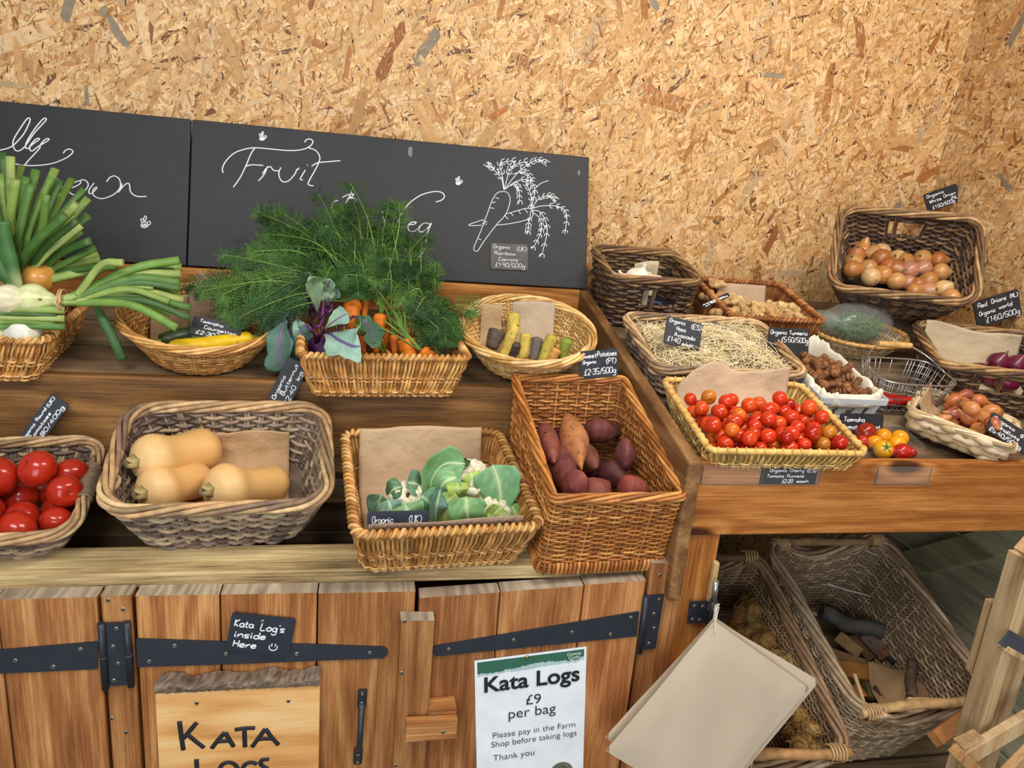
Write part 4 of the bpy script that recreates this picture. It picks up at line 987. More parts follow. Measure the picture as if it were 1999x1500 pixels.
# ---- butternut squashes
def squash(b, p0, h0, d, L_, R0, Rw, R1, label, lw=.45):
    a = b.at(*p0, h0); d = b.M.to_3x3() @ Vector(d)
    mb = MB(); n = 34; prof = []
    for i in range(n+1):
        t = i/n
        k0, k1 = min(1, t*L_/(R0*.95)), min(1, (1-t)*L_/(R1*.95)); f0 = math.sqrt(max(0, 1-(1-k0)**2)); f1 = math.sqrt(max(0, 1-(1-k1)**2))
        s1 = 1/(1+math.exp((t-lw*.72)*16)); s2 = 1/(1+math.exp(-(t-lw*1.45)*14))
        r = (R0*s1+R1*s2+Rw*(1-s1-s2))*f0**.9*f1
        prof.append((t*L_, max(r, .0002)))
    fn = lambda Rr, z, an: Rr*(1+.018*np.cos(10*an)*np.exp(-z/(.25*L_))+.012*np.sin(2*an+z*20))
    cl = [mix(C(232, 192, 132), C(218, 158, 84), .55*math.sin(min(1, i/n*1.4)*math.pi/2)) for i in range(n+1)]
    mb.lathe(prof, 32, np.array(cl), 0, None, fn); o = mb.build('butternut_squash', M['squash'])
    mb = MB(); pr = [(-.014, .0001), (-.016, .007), (-.013, .0098), (-.004, .0105), (.002, .013), (.008, .010)]
    mb.lathe(pr, 15, np.array([C(150, 130, 92)]*2+[C(168, 150, 100)]*2+[C(140, 128, 78)]*2), 0, None, lambda Rr, z, an: Rr*(1+.14*np.cos(5*an))); mb.build('stem', M['rooty'], o)
    place(o, a, trackz(d)); tag(o, label, 'squash', 'butternut squashes in the grey basket'); return o
b = B['squash']
squash(b, (262, 903), .110, (.66, .56, -.30), .178, .050, .036, .046, 'rear butternut squash with a narrow waist, leaning on the paper')
squash(b, (277, 964), .088, (.60, .62, -.34), .150, .048, .034, .036, 'front left butternut squash with its stem facing out')
squash(b, (407, 958), .094, (.68, .50, -.38), .178, .051, .032, .037, 'front right butternut squash, its cut stem round and pale')
paper(b, 'paper_liner', [(-.09, .012), (.0, .012), (.085, .016), (.108, .05), (.112, .082)], -.10, .115, C(186, 152, 112), .004, 9, 'brown paper lying behind the butternut squashes', .004, .01)

# ---- sweet potatoes
def spud(b, p0, p1, h0, h1, R, col, label, tipw=.15, bend=.0):
    a, c = b.at(*p0, h0+.025, R*.6), b.at(*p1, h1+.025, R*.6); d = c-a; L_ = d.length; mb = MB(); n = 26
    rs = np.random.RandomState(int(p0[0]*7+p0[1])); ph = rs.uniform(0, 6, 4)
    prof = []
    for i in range(n+1):
        t = i/n; r = R*(math.sin(math.pi*t**.85)**.62 if 0 < t < 1 else 0)*(1+.10*math.sin(t*7+ph[0]))
        r *= (1 if t < .6 else 1-(t-.6)*tipw*2.2)
        prof.append((t*L_, max(r, .0012)))
    fn = lambda Rr, z, an: Rr*(1+.07*np.sin(2*an+z/L_*3+ph[1])+.04*np.sin(3*an-z/L_*6+ph[2])+.012*np.sin(z*420+an*2))
    V0 = len(mb.v); mb.lathe(prof, 22, jit(col, .1), 0, None, fn)
    V = mb.v[-1]; V[:, 0] += bend*np.sin(math.pi*V[:, 2]/L_)
    o = mb.build('sweet_potato', M['rooty']); place(o, a, trackz(d)); tag(o, label, 'sweet potato', 'sweet potatoes in the tall basket'); return o
b = B['sweet']; PU = C(112, 58, 54); OR_ = C(186, 120, 76)
spud(b, (1108, 812), (1136, 918), .155, .125, .031, OR_, 'pale tan sweet potato standing at the centre of the pile', .8)
spud(b, (1138, 838), (1232, 846), .13, .13, .030, PU, 'long purple sweet potato lying across the back')
spud(b, (1062, 828), (1082, 905), .15, .13, .024, C(136, 74, 62), 'purple sweet potato against the left wall of the tall basket')
spud(b, (1088, 862), (1110, 962), .105, .10, .033, PU, 'dark purple sweet potato below the pale tan one, at left')
spud(b, (1200, 888), (1250, 888), .13, .135, .033, C(116, 66, 66), 'round purple sweet potato with its end facing out at right')
spud(b, (1135, 945), (1112, 952), .12, .13, .030, C(130, 64, 58), 'sweet potato with a pale scar, low at front centre')
spud(b, (1130, 985), (1190, 942), .085, .105, .030, C(128, 66, 56), 'reddish sweet potato behind the front rim of the tall basket')
spud(b, (1180, 908), (1222, 945), .09, .09, .030, C(92, 46, 46), 'dark sweet potato in the shade at centre right')
spud(b, (1205, 962), (1268, 958), .105, .11, .034, C(140, 66, 56), 'reddish sweet potato at the front right corner')
spud(b, (1128, 880), (1165, 915), .085, .09, .028, C(120, 70, 54), 'brown sweet potato tucked behind the pale tan one')
spud(b, (1082, 838), (1100, 862), .11, .11, .022, C(110, 44, 62), 'plum-coloured sweet potato in the back left corner')
spud(b, (1240, 830), (1262, 850), .12, .12, .018, C(90, 60, 50), 'small brown sweet potato in the back right corner')
spud(b, (1100, 925), (1225, 905), .05, .05, .030, C(80, 44, 40), 'sweet potato at the bottom of the tall basket')

# ---- rooty carrots
def carrot(P, R, col, name, label, group, mat='rooty', crown=None, tipr=.2, parent_leaf=True, blunt=.2):
    P = crom(P, 16); n = len(P); t = np.linspace(0, 1, n)
    r = R*np.minimum(1, np.sqrt(np.clip(t/blunt*1.0, 0, 1)*(2-np.clip(t/blunt, 0, 1)))+.12)*(1-(1-tipr)*t**1.4)*np.sqrt(np.clip((1-t)/.06, .05, 1))*(1+.035*np.sin(t*43)+.03*np.sin(t*17+R*900))
    c = np.array([mix(col, mix(col, (0, 0, 0), .35), max(0, 1-tt*9)*.8) for tt in t])
    mb = MB(); mb.tube(P, r, 16, False, c, 0, ref=(.3, -1, .2)); o0 = P[0].copy(); mb.v[-1] -= o0
    o = mb.build(name, M[mat]); o.location = o0
    if crown:
        mb = MB(); d = P[0]-P[3]; d /= np.linalg.norm(d)
        for k in range(crown[0]):
            e = d*crown[1]+np.array([RND.uniform(-.4, .4), RND.uniform(-.2, .4), RND.uniform(0, .3)])*crown[1]
            mb.tube(crom([np.array([RND.uniform(-.3, .3)*R, 0, 0]), e*.5, e+np.array([0, .01, -.004])], 5), np.linspace(.0022, .0014, 11), 6, col=jit(crown[2], .2))
        mb.build('leaf_stalk', M['leaf'], o)
    tag(o, label, 'carrot', group); return o
b = B['oval']; RG = 'rainbow carrots in the oval basket'
YC, GC, PC_ = C(196, 172, 78), C(150, 150, 66), C(88, 74, 68)
def oc(p0, p1, h0, h1, R, col, w, pm=None, hm=None):
    pts = [b.at(*p0, h0)]
    if pm: pts.append(b.at(*pm, hm))
    pts.append(b.at(*p1, h1)); carrot([np.array(q) for q in pts], R, col, 'carrot', w, RG, tipr=.62)
oc((1003, 612), (980, 700), .115, .035, .0165, YC, 'tallest yellow carrot, curved, standing up in the oval basket', (1000, 650), .085)
oc((972, 644), (958, 682), .085, .05, .021, PC_, 'thick dark purple carrot at the left of the oval basket')
oc((1027, 650), (1020, 706), .08, .03, .0145, YC, 'straight yellow carrot in the middle of the oval basket')
oc((1007, 668), (1000, 700), .07, .03, .013, C(74, 64, 64), 'short dark purple carrot between two yellow carrots')
oc((1050, 658), (1040, 708), .075, .03, .014, C(104, 92, 86), 'grey-purple carrot right of the middle yellow one')
oc((1080, 654), (1054, 712), .085, .03, .0155, C(176, 160, 66), 'yellow-green carrot leaning right beside the orange one')
oc((1088, 680), (1070, 714), .065, .028, .0135, C(206, 150, 86), 'pale orange carrot low at the front of the oval basket')
oc((1108, 660), (1096, 708), .085, .03, .0145, C(136, 150, 62), 'green-shouldered carrot at the right of the oval basket')
oc((1148, 690), (1098, 712), .05, .02, .013, C(204, 176, 90), 'pale yellow carrot lying along the front rim of the oval basket')
oc((992, 690), (1050, 716), .035, .018, .013, C(180, 156, 72), 'yellow carrot lying low under the standing ones')
o = paper(b, 'paper_liner', [(-.02, .012), (.03, .016), (.07, .05), (.085, .098)], -.105, -.055, C(176, 146, 108), .003, 21, 'brown paper corner standing at the left inside the oval basket')
o = paper(b, 'paper_liner', [(-.02, .012), (.04, .018), (.085, .055), (.105, .100)], -.03, .075, C(178, 158, 134), .004, 22, 'grey-brown paper behind the carrots in the oval basket', .004, .08)

b = B['carrot']; OG = 'orange carrots in the willow basket'; ORC = C(222, 122, 34)
def ob(p0, p1, h0, h1, R, w, crown=(4, .05, C(96, 140, 56)), pm=None, hm=None, tipr=.35, col=ORC):
    pts = [b.at(*p0, h0)]
    if pm: pts.append(b.at(*pm, hm))
    pts.append(b.at(*p1, h1)); return carrot([np.array(q) for q in pts], R, jit(col, .08), 'carrot', w, OG, crown=crown, tipr=tipr)
ob((689, 590), (694, 660), .145, .07, .0215, 'fat orange carrot, highest and leftmost in the basket', pm=(686, 618), hm=.12)
ob((713, 584), (710, 630), .145, .10, .0115, 'thin orange carrot beside the fat one at the top')
ob((744, 612), (734, 692), .125, .04, .0175, 'long orange carrot in the middle with a forked tip', pm=(740, 645), hm=.09)
ob((752, 640), (748, 692), .09, .035, .014, 'orange carrot behind the long middle one')
ob((770, 652), (770, 698), .09, .04, .0115, 'slim orange carrot with green stalks, left of the fat ringed one')
ob((793, 660), (802, 704), .09, .045, .0215, 'fat ringed orange carrot at the front of the basket', tipr=.7, crown=(5, .06, C(112, 150, 60)))
fk = ob((822, 684), (846, 702), .072, .055, .0165, 'twisted forked orange carrot at the right front', tipr=.7, crown=(6, .075, C(124, 160, 70)))
mb = MB(); q0 = np.array(b.at(836, 688, .062)); q1 = np.array(b.at(862, 704, .04)); q2 = (q0+q1)/2+np.array([.004, 0, .006])
mb.tube(crom([q0, q2, q1], 6)-np.array(fk.location), np.array([.009, .0095, .0095, .009, .009, .0085, .008, .0075, .007, .006, .005, .003, .0008]), 12, col=ORC); mb.build('fork', M['rooty'], fk)
ob((752, 690), (757, 700), .06, .04, .011, 'short stub of an orange carrot at the front rim', tipr=.8)
ob((705, 655), (712, 690), .085, .05, .0105, 'reddish orange carrot behind the big kohlrabi leaf', col=C(190, 84, 30))

# ---- leaves
def leaf(mb, path, width, col, vein, up=(0, -1, .3), cup=.25, wave=.12, lobes=0, seed=0, base=.12, tip=.75, ntx=13, curl=0.0):
    """broad leaf along a path: blade bends about its midrib, wavy or lobed edge"""
    rs = np.random.RandomState(seed); P = crom(path, 5); n = len(P); t = np.linspace(0, 1, n)
    T = np.gradient(P, axis=0); T /= np.linalg.norm(T, axis=1)[:, None]; up = np.array(up, float)
    Sd = np.cross(T, up); Sd /= np.linalg.norm(Sd, axis=1)[:, None]+1e-9; Nn = np.cross(Sd, T)
    prof = np.clip(np.where(t < base, t/base*.2+.03, .23+.77*np.sin(np.clip((t-base)/(tip-base), 0, 1)*math.pi/2)), 0, 1)
    prof = np.where(t > tip, np.sqrt(np.clip(1-((t-tip)/(1.0-tip))**2, 0.002, 1)), prof)
    s = np.linspace(-1, 1, ntx); V = np.zeros((n, ntx, 3)); Cc = np.zeros((n, ntx, 3)); ph = rs.uniform(0, 6, 3)
    for j, sj in enumerate(s):
        lb = 1+(.22*np.sin(t*lobes*6.28+ph[0]+(sj > 0)*1.5) if lobes else 0)*abs(sj)+.06*np.sin(t*37+ph[1]+sj)
        w = width*prof*sj*lb
        lift = cup*width*prof*(abs(sj)**1.6)+wave*width*prof*abs(sj)*np.sin(t*15+ph[2]+(2 if sj > 0 else 0))+curl*t*t*width*abs(sj)
        V[:, j] = P+Sd*w[:, None]+Nn*lift[:, None]
        vn = math.exp(-(sj/.09)**2); sv = .28*np.exp(-((((t*7-abs(sj)*2.2) % 1)-.5)/.09)**2)*(abs(sj) < .9)
        k = np.clip(vn+sv, 0, 1)[:, None]; Cc[:, j] = np.array(col)*(1-k)+np.array(vein)*k
    mb.grid(V, Cc)
    rr = np.linspace(1, .25, n)*min(.0062, width*.13); mb.tube(P+Nn*(-rr[:, None]*.4), rr, 6, False, vein, 0)
def leaf_obj(name, parent, off, *a, **k):
    mb = MB(); leaf(mb, *a, **k); mb.v = [v-np.array(off) for v in mb.v]
    o = mb.build(name, M['leaf'], parent); so = o.modifiers.new('t', 'SOLIDIFY'); so.thickness = .0007; return o
def px(b_, pts): return [np.array(b_.at(x, y, h)) for x, y, h in pts]
# cauliflowers
b = B['cauli']; GL, GV = C(112, 158, 104), C(190, 212, 162); GD = C(92, 138, 108); GY = C(158, 182, 84)
def cauliflower(cpx, R, label, leaves):
    c = b.at(*cpx); o = tag(empty('cauliflower', c), label, 'cauliflower', 'cauliflowers in the lined basket'); mb = MB(); rs = np.random.RandomState(int(cpx[0]))
    for k in range(120):   # florets over a dome
        a, z = rs.uniform(0, 6.28), rs.uniform(-.2, 1); r = math.sqrt(1-z*z); d = np.array([r*math.cos(a), r*math.sin(a), z*.85]); q = rs.uniform(.14, .24)*R
        Mx = Matrix.Translation(Vector(d*R*.82)); mb.lathe([(-q, .0002), (-q*.7, q*.7), (0, q), (q*.7, q*.7), (q, .0002)], 9, jit(C(238, 230, 200), .06), 0, Mx)
    mb.build('curd', M['curd'], o)
    for i, (pts, w, col, kw) in enumerate(leaves):
        leaf_obj('leaf', o, c, px(b, pts), w, jit(col, .1), GV, seed=i+int(cpx[0]), **kw)
    return o
cauliflower((908, 940, .085), .055, 'largest cauliflower with tall upright leaves, at the back', [
 ([(848, 990, .05), (842, 945, .10), (866, 908, .142), (908, 906, .150)], .036, GL, dict(up=(.25, -.9, .1), cup=.2)),
 ([(972, 1012, .045), (976, 960, .10), (962, 908, .152)], .047, C(112, 160, 112), dict(up=(-.3, -.9, .3), cup=.14, tip=.8, wave=.07)),
 ([(930, 965, .08), (925, 940, .115), (918, 922, .13)], .020, GY, dict(up=(.1, -.9, .4), cup=.1)),
 ([(855, 985, .06), (865, 945, .11), (900, 928, .13)], .026, GL, dict(up=(-.1, -.8, .5), cup=.2)),
 ([(905, 985, .06), (895, 960, .11), (893, 940, .12)], .022, GY, dict(up=(0, -.9, .3), cup=.1)),
 ([(880, 915, .1), (895, 908, .13), (912, 915, .14)], .018, C(60, 92, 56), dict(up=(0, -.6, .6)))])
cauliflower((797, 976, .062), .044, 'smallest cauliflower, low at the left beside the slate tag', [
 ([(745, 1015, .03), (738, 990, .06), (745, 966, .09)], .024, GD, dict(up=(-.3, -.9, .2))),
 ([(775, 1020, .03), (765, 1000, .07), (758, 975, .09)], .022, C(104, 140, 128), dict(up=(.1, -.9, .3))),
 ([(800, 1030, .03), (798, 1005, .08), (790, 984, .095)], .032, GL, dict(up=(.1, -.9, .3), tip=.7)),
 ([(845, 1020, .03), (840, 985, .08), (822, 968, .10)], .026, GD, dict(up=(.4, -.8, .3))),
 ([(838, 960, .06), (815, 946, .10), (795, 942, .11)], .026, C(84, 124, 100), dict(up=(.1, -.7, .6))),
 ([(760, 975, .06), (765, 958, .09), (785, 950, .10)], .020, C(70, 108, 74), dict(up=(-.2, -.7, .6))),
 ([(848, 1030, .03), (852, 990, .09), (860, 955, .11)], .026, C(96, 138, 130), dict(up=(.5, -.8, 0), cup=.3)),
 ([(730, 1005, .04), (727, 985, .06), (735, 970, .07)], .014, C(62, 92, 54), dict(up=(-.5, -.8, .2)))])
cauliflower((960, 1003, .052), .043, 'cauliflower with yellowing leaves at the front right', [
 ([(862, 1035, .02), (872, 1000, .07), (884, 958, .11)], .020, GY, dict(up=(-.3, -.9, .2), cup=.2)),
 ([(920, 1040, .02), (912, 1005, .08), (910, 970, .11)], .037, GL, dict(up=(0, -.95, .2), tip=.8)),
 ([(950, 1040, .02), (962, 1010, .07), (978, 990, .09)], .020, GY, dict(up=(.1, -.9, .3))),
 ([(985, 1040, .02), (975, 1015, .06), (952, 1005, .08)], .022, C(150, 182, 90), dict(up=(.1, -.9, .3))),
 ([(1000, 1035, .03), (1008, 1010, .06), (998, 985, .08)], .022, C(120, 160, 90), dict(up=(.4, -.8, .2))),
 ([(1000, 1000, .04), (1012, 985, .07), (1006, 972, .085)], .018, C(96, 130, 110), dict(up=(.2, -.9, .2)))])
paper(b, 'paper_liner', [(-.12, .010), (-.02, .010), (.09, .010), (.116, .022), (.138, .07), (.160, .13)], -.137, .125, C(190, 162, 130), .0035, 31, 'large sheet of brown paper lining the cauliflower basket', .003)
paper(b, 'paper_liner', [(-.115, .035), (-.138, .070), (-.155, .108), (-.158, .122)], -.145, .135, C(176, 150, 128), .002, 32, 'brown paper flap folded up along the front rim, cauliflower basket', .002, .02)

# kohlrabi
def kohlrabi(cp, R, label, leaves, b_=B['carrot']):
    c = b_.at(*cp); o = tag(empty('kohlrabi', c), label, 'kohlrabi', 'kohlrabi beside the carrots'); mb = MB()
    mb.lathe([(-R, .0002), (-R*.85, R*.55), (-R*.3, R*.98), (R*.2, R), (R*.75, R*.65), (R*.98, R*.2), (R, .0002)], 20, C(78, 36, 88), 0, None, lambda Rr, z, a: Rr*(1+.03*np.sin(5*a))); mb.build('bulb', M['veg'], o)
    for i, (st, lf, w, col, kw) in enumerate(leaves):
        P = px(b_, st); mb = MB(); mb.tube(crom([np.array(c)]+P, 5)-np.array(c), .0030, 7, col=jit(C(98, 50, 108), .2)); mb.build('stalk', M['veg'], o)
        leaf_obj('leaf', o, c, [P[-1]]+px(b_, lf), w, jit(col, .08), kw.pop('vein', C(120, 90, 128)), seed=i+int(cp[0]), **kw)
KL = C(128, 166, 146); KD = C(74, 110, 92)
kohlrabi((618, 680, .04), .030, 'purple kohlrabi with a large grey-green leaf over the basket front', [
 ([(622, 655, .09), (640, 650, .11)], [(662, 664, .115), (688, 676, .112), (704, 676, .113)], .039, C(142, 178, 160), dict(up=(.2, -.9, .5), lobes=2.2, tip=.55, base=.05, vein=C(96, 84, 130))),
 ([(628, 650, .10), (636, 640, .13)], [(660, 622, .14), (680, 612, .15)], .020, KL, dict(up=(0, -.9, .4))),
 ([(612, 650, .10), (598, 632, .12)], [(590, 650, .10), (600, 668, .08)], .020, KD, dict(up=(-.3, -.9, .3))),
 ([(640, 660, .10), (690, 618, .13)], [(710, 628, .11), (728, 650, .10), (727, 680, .085)], .022, C(72, 112, 84), dict(up=(.1, -.9, .3), lobes=3)),
 ([(655, 660, .10)], [(630, 680, .07), (618, 692, .05)], .016, C(92, 62, 110), dict(up=(0, -.9, .4)))])
kohlrabi((598, 590, .10), .026, 'purple kohlrabi with pale-edged leaf, higher and further back', [
 ([(615, 570, .17), (620, 610, .14)], [(617, 580, .18), (612, 555, .21), (612, 540, .23)], .019, C(132, 168, 120), dict(up=(.3, -.9, .2), vein=C(150, 150, 160))),
 ([(632, 580, .16)], [(640, 560, .19), (645, 545, .21)], .014, C(146, 170, 140), dict(up=(0, -.9, .3))),
 ([(640, 610, .14), (648, 590, .15)], [(655, 575, .17), (662, 568, .18)], .012, KL, dict(up=(.1, -.9, .3))),
 ([(600, 600, .14), (596, 560, .18)], [(600, 545, .20), (604, 532, .22)], .010, C(110, 140, 110), dict(up=(0, -.9, .2))),
 ([(612, 600, .14), (607, 570, .17)], [(606, 552, .2), (612, 540, .21)], .008, C(120, 150, 110), dict(up=(0, -.9, .2))),
 ([(625, 620, .13), (632, 590, .16)], [(628, 570, .18), (632, 555, .20)], .011, C(126, 150, 124), dict(up=(.1, -.9, .2))),
 ([(618, 640, .11), (640, 600, .14)], [(642, 580, .17), (650, 566, .18)], .010, C(132, 160, 124), dict(up=(.1, -.9, .2))),
 ([(595, 555, .18), (600, 540, .20)], [(592, 560, .17), (590, 580, .14)], .013, C(150, 176, 120), dict(up=(-.2, -.9, .2)))])
kohlrabi((585, 650, .05), .024, 'kohlrabi at the left with dark leaves hanging outside the basket', [
 ([(575, 612, .12), (560, 620, .12)], [(548, 650, .10), (545, 690, .06), (556, 725, .02)], .030, KD, dict(up=(-.2, -.9, .3), lobes=2)),
 ([(572, 630, .11)], [(565, 665, .08), (560, 700, .04), (570, 722, .02)], .026, C(84, 122, 100), dict(up=(.2, -.9, .2), lobes=2)),
 ([(570, 605, .13), (556, 595, .14)], [(545, 610, .13), (538, 640, .10)], .026, C(64, 100, 78), dict(up=(-.3, -.9, .3), lobes=2)),
 ([(580, 620, .12)], [(585, 640, .11), (590, 662, .08)], .018, KL, dict(up=(.2, -.9, .3)))])

# feathery carrot tops
def frond(mb, P0, P1, arch, w, col, rs):
    n = 15; P0, P1 = np.array(P0), np.array(P1); mid = (P0+P1)/2+np.array([rs.uniform(-.02, .02), rs.uniform(-.03, .02), arch])
    P = crom([P0, mid, P1, P1+(P1-mid)*.06+np.array([0, -.004, -.010])], 9); n = len(P)
    mb.tube(P, np.linspace(.0019, .0006, n), 5, False, mix(col, C(140, 170, 80), .5), 0)
    L_ = np.linalg.norm(P1-P0); tri = []; cl = []
    T = np.gradient(P, axis=0); T /= np.linalg.norm(T, axis=1)[:, None]
    for i in range(int(n*.36), n):
        f = (i-n*.36)/(n*.64); bl = w*(1.0-f*.75)*(.55+.45*min(1, f*5))
        Sd = np.cross(T[i], np.array([rs.uniform(-.3, .3), -1, rs.uniform(-.2, .6)])); Sd /= np.linalg.norm(Sd)+1e-9; Nn = np.cross(Sd, T[i])
        for sg in (-1, 1):
            d = Sd*sg*.8+T[i]*.55+Nn*rs.uniform(-.25, .35)+np.array([0, 0, -.18]); d /= np.linalg.norm(d)
            q = np.cross(d, Nn); q /= np.linalg.norm(q)+1e-9
            base = P[i]; m_ = 5
            tri += [base-q*.0005, base+q*.0005, base+d*bl]; cl.append(col)
            for j in range(1, m_+1):
                p = base+d*bl*j/m_; l2 = bl*.36*(1-.55*j/m_)
                for s2 in (-1, 1):
                    dd = d*.75+q*s2*.8+Nn*rs.uniform(-.4, .4); dd /= np.linalg.norm(dd); wv = np.cross(dd, Nn)*.0011
                    tri += [p-wv*.5, p+dd*l2*.5+wv, p+dd*l2]; cl.append(mix(col, C(120, 160, 60), rs.uniform(0, .3)))
                    tri += [p+wv*.5, p+dd*l2, p+dd*l2*.5-wv]; cl.append(col)
    tri = np.array(tri); k = len(tri)//3
    mb.add(tri, np.arange(k*3).reshape(k, 3), np.repeat(np.array(cl), 3, 0), 0, False)
mb = MB(); rs = np.random.RandomState(17)
roots = [(690, 592, 1.66), (713, 584, 1.67), (745, 600, 1.68), (770, 620, 1.66), (800, 620, 1.66), (822, 640, 1.64), (720, 590, 1.70), (660, 590, 1.70)]
tips = [(430, 545, 1.70), (415, 565, 1.66), (450, 600, 1.62), (480, 570, 1.66), (470, 520, 1.74), (505, 490, 1.80), (540, 455, 1.84), (525, 425, 1.90), (555, 415, 1.90), (600, 455, 1.86), (610, 425, 1.90), (640, 430, 1.90), (665, 405, 1.90), (690, 400, 1.90), (715, 410, 1.90), (700, 430, 1.84), (740, 440, 1.88), (770, 430, 1.88), (790, 455, 1.86), (760, 460, 1.82), (805, 480, 1.84), (820, 510, 1.82), (835, 545, 1.78), (850, 580, 1.72), (870, 610, 1.68), (885, 640, 1.62), (865, 660, 1.58), (840, 650, 1.57), (840, 625, 1.58), (860, 600, 1.66), (830, 590, 1.62), (790, 560, 1.62), (770, 520, 1.70), (740, 500, 1.72), (700, 490, 1.72), (660, 480, 1.76), (620, 480, 1.78), (580, 490, 1.78), (560, 520, 1.74), (530, 540, 1.70), (500, 580, 1.64), (540, 590, 1.62), (520, 620, 1.60), (480, 620, 1.60), (600, 540, 1.66), (640, 530, 1.66), (680, 540, 1.64), (720, 545, 1.66), (750, 550, 1.66), (650, 560, 1.64), (700, 548, 1.64), (580, 560, 1.66), (620, 510, 1.72), (810, 560, 1.66), (440, 575, 1.66), (460, 560, 1.70), (550, 480, 1.82), (590, 465, 1.84), (640, 455, 1.86), (575, 575, 1.63), (845, 620, 1.60), (855, 640, 1.58), (520, 600, 1.62)]
for k in range(165):
    tx, ty, tY = tips[k % len(tips)]; jx = 0 if k < len(tips) else 22
    rx, ry, rY = min(roots, key=lambda r: abs(r[0]-tx)*.5+rs.uniform(0, 70))
    P1 = onY(tx+rs.normal(0, jx+4), ty+rs.normal(0, jx*.7+3), min(1.93, tY+rs.normal(0, .02)))
    P0 = onY(rx+rs.normal(0, 6), ry-4, rY)
    col = [C(38, 80, 32), C(26, 60, 28), C(56, 100, 40), C(32, 72, 34), C(78, 120, 48)][rs.randint(5)]
    frond(mb, P0, P1, rs.uniform(.01, .05), rs.uniform(.034, .052), jit(col, .15), rs)
o = mb.build('carrot_tops', M['fine_leaf']); tag(o, 'mound of feathery green carrot tops in front of the blackboard', 'carrot leaves', None, 'stuff')

# ---- courgettes
b = B['round']; CG = 'courgettes in the round basket'
def courg(pts, R, col, label, stripes=None):
    P = crom(px(b, pts), 6); n = len(P); t = np.linspace(0, 1, n); o0 = P[0].copy()
    mb = MB(); r = R*np.sqrt(np.clip(t/.05, .2, 1))*np.sqrt(np.clip((1-t)/.08, .06, 1))*(.9+.1*np.sin(t*3)); mb.tube(P-o0, r, 16, False, col, 0, ref=(0, 0, 1))
    if stripes:
        V = mb.c[-1].reshape(n, 16, 3); V[:, ::3] = np.array(stripes)
    o = mb.build('courgette', M['veg']); o.location = o0; mb = MB(); d = P[0]-P[3]; d /= np.linalg.norm(d); mb.tube([d*-.006, d*.004, d*.012], [R*.5, R*.42, R*.46], 6, col=C(120, 130, 60)); mb.build('stem', M['rooty'], o)
    tag(o, label, 'courgette', CG)
courg([(494, 660, .06), (440, 669, .055), (385, 676, .05), (325, 679, .045)], .0180, C(238, 196, 22), 'bright yellow courgette lying along the front of the round basket')
courg([(312, 668, .05), (350, 657, .05), (400, 655, .05), (440, 660, .05)], .0175, C(38, 58, 28), 'dark green courgette behind the yellow one, at left', C(58, 82, 40))
courg([(372, 664, .05), (410, 660, .055), (450, 652, .055), (490, 646, .05)], .0155, C(52, 76, 34), 'speckled green courgette between the yellow and dark ones', C(104, 124, 70))
courg([(480, 652, .055), (440, 650, .06), (410, 655, .06)], .015, C(44, 64, 30), 'green courgette behind the slate tag', C(76, 100, 50))
paper(b, 'paper_liner', [(-.08, .012), (.0, .014), (.06, .03), (.09, .07), (.10, .118)], -.045, .045, C(168, 138, 108), .006, 41, 'brown paper peak standing in the round courgette basket', .003, 0, 34, [(0, -.06), (.45, .02), (.6, .012), (1, -.07)])
paper(b, 'paper_liner', [(-.07, .016), (.0, .020), (.07, .045), (.092, .08)], -.105, -.03, C(158, 128, 94), .004, 42, 'brown paper at the left inside the round courgette basket', .006)
paper(b, 'paper_liner', [(-.05, .03), (.0, .05), (.045, .075)], .03, .085, C(178, 150, 120), .004, 43, 'brown paper corner right of the courgettes, round basket', .006, -.4)
# ---- onions
def onion_mesh(name, R, col, squash=1.0, neck=.35, seed=0, tipc=C(190, 150, 96)):
    rs = np.random.RandomState(seed); mb = MB(); n = 20; prof = []; cl = []
    for i in range(n+1):
        a = math.pi*i/n; r = math.sin(a); z = -math.cos(a)*squash
        if a > 2.5: z += (a-2.5)*neck; r = max(r, .10)
        prof.append((z*R, max(r, .002)*R)); cl.append(mix(col, tipc, max(0, (i/n-.75)*2.6)) if i < n else C(120, 90, 54))
    prof.append((prof[-1][0]+R*neck*.5, R*.05)); cl.append(C(150, 116, 72))
    f1, p1 = rs.randint(9, 16), rs.uniform(0, 6)
    mb.lathe(prof, 30, np.array(cl), 0, None, lambda Rr, z, a: Rr*(1+.02*np.cos(2*a+p1)+.007*np.cos(f1*a)))
    V = mb.c[-1].reshape(len(prof), 30, 3); k = 1+.16*np.cos(np.arange(30)*2.2+p1)*rs.uniform(.5, 1, 30); mb.c[-1] = (V*k[None, :, None]).reshape(-1, 3)
    for q in range(14):   # root tuft
        a = rs.uniform(0, 6.28); d = np.array([math.cos(a), math.sin(a), -.6])
        mb.tube([d*R*.02+[0, 0, -R*squash*.99], d*R*.12+[0, 0, -R*squash], d*R*rs.uniform(.15, .3)+[0, 0, -R*squash*1.02]], R*.018, 4, col=C(160, 136, 100))
    return mb
b = B['onion']; BRN = [C(186, 124, 64), C(196, 140, 84), C(168, 100, 52), C(210, 168, 116), C(184, 126, 96)]
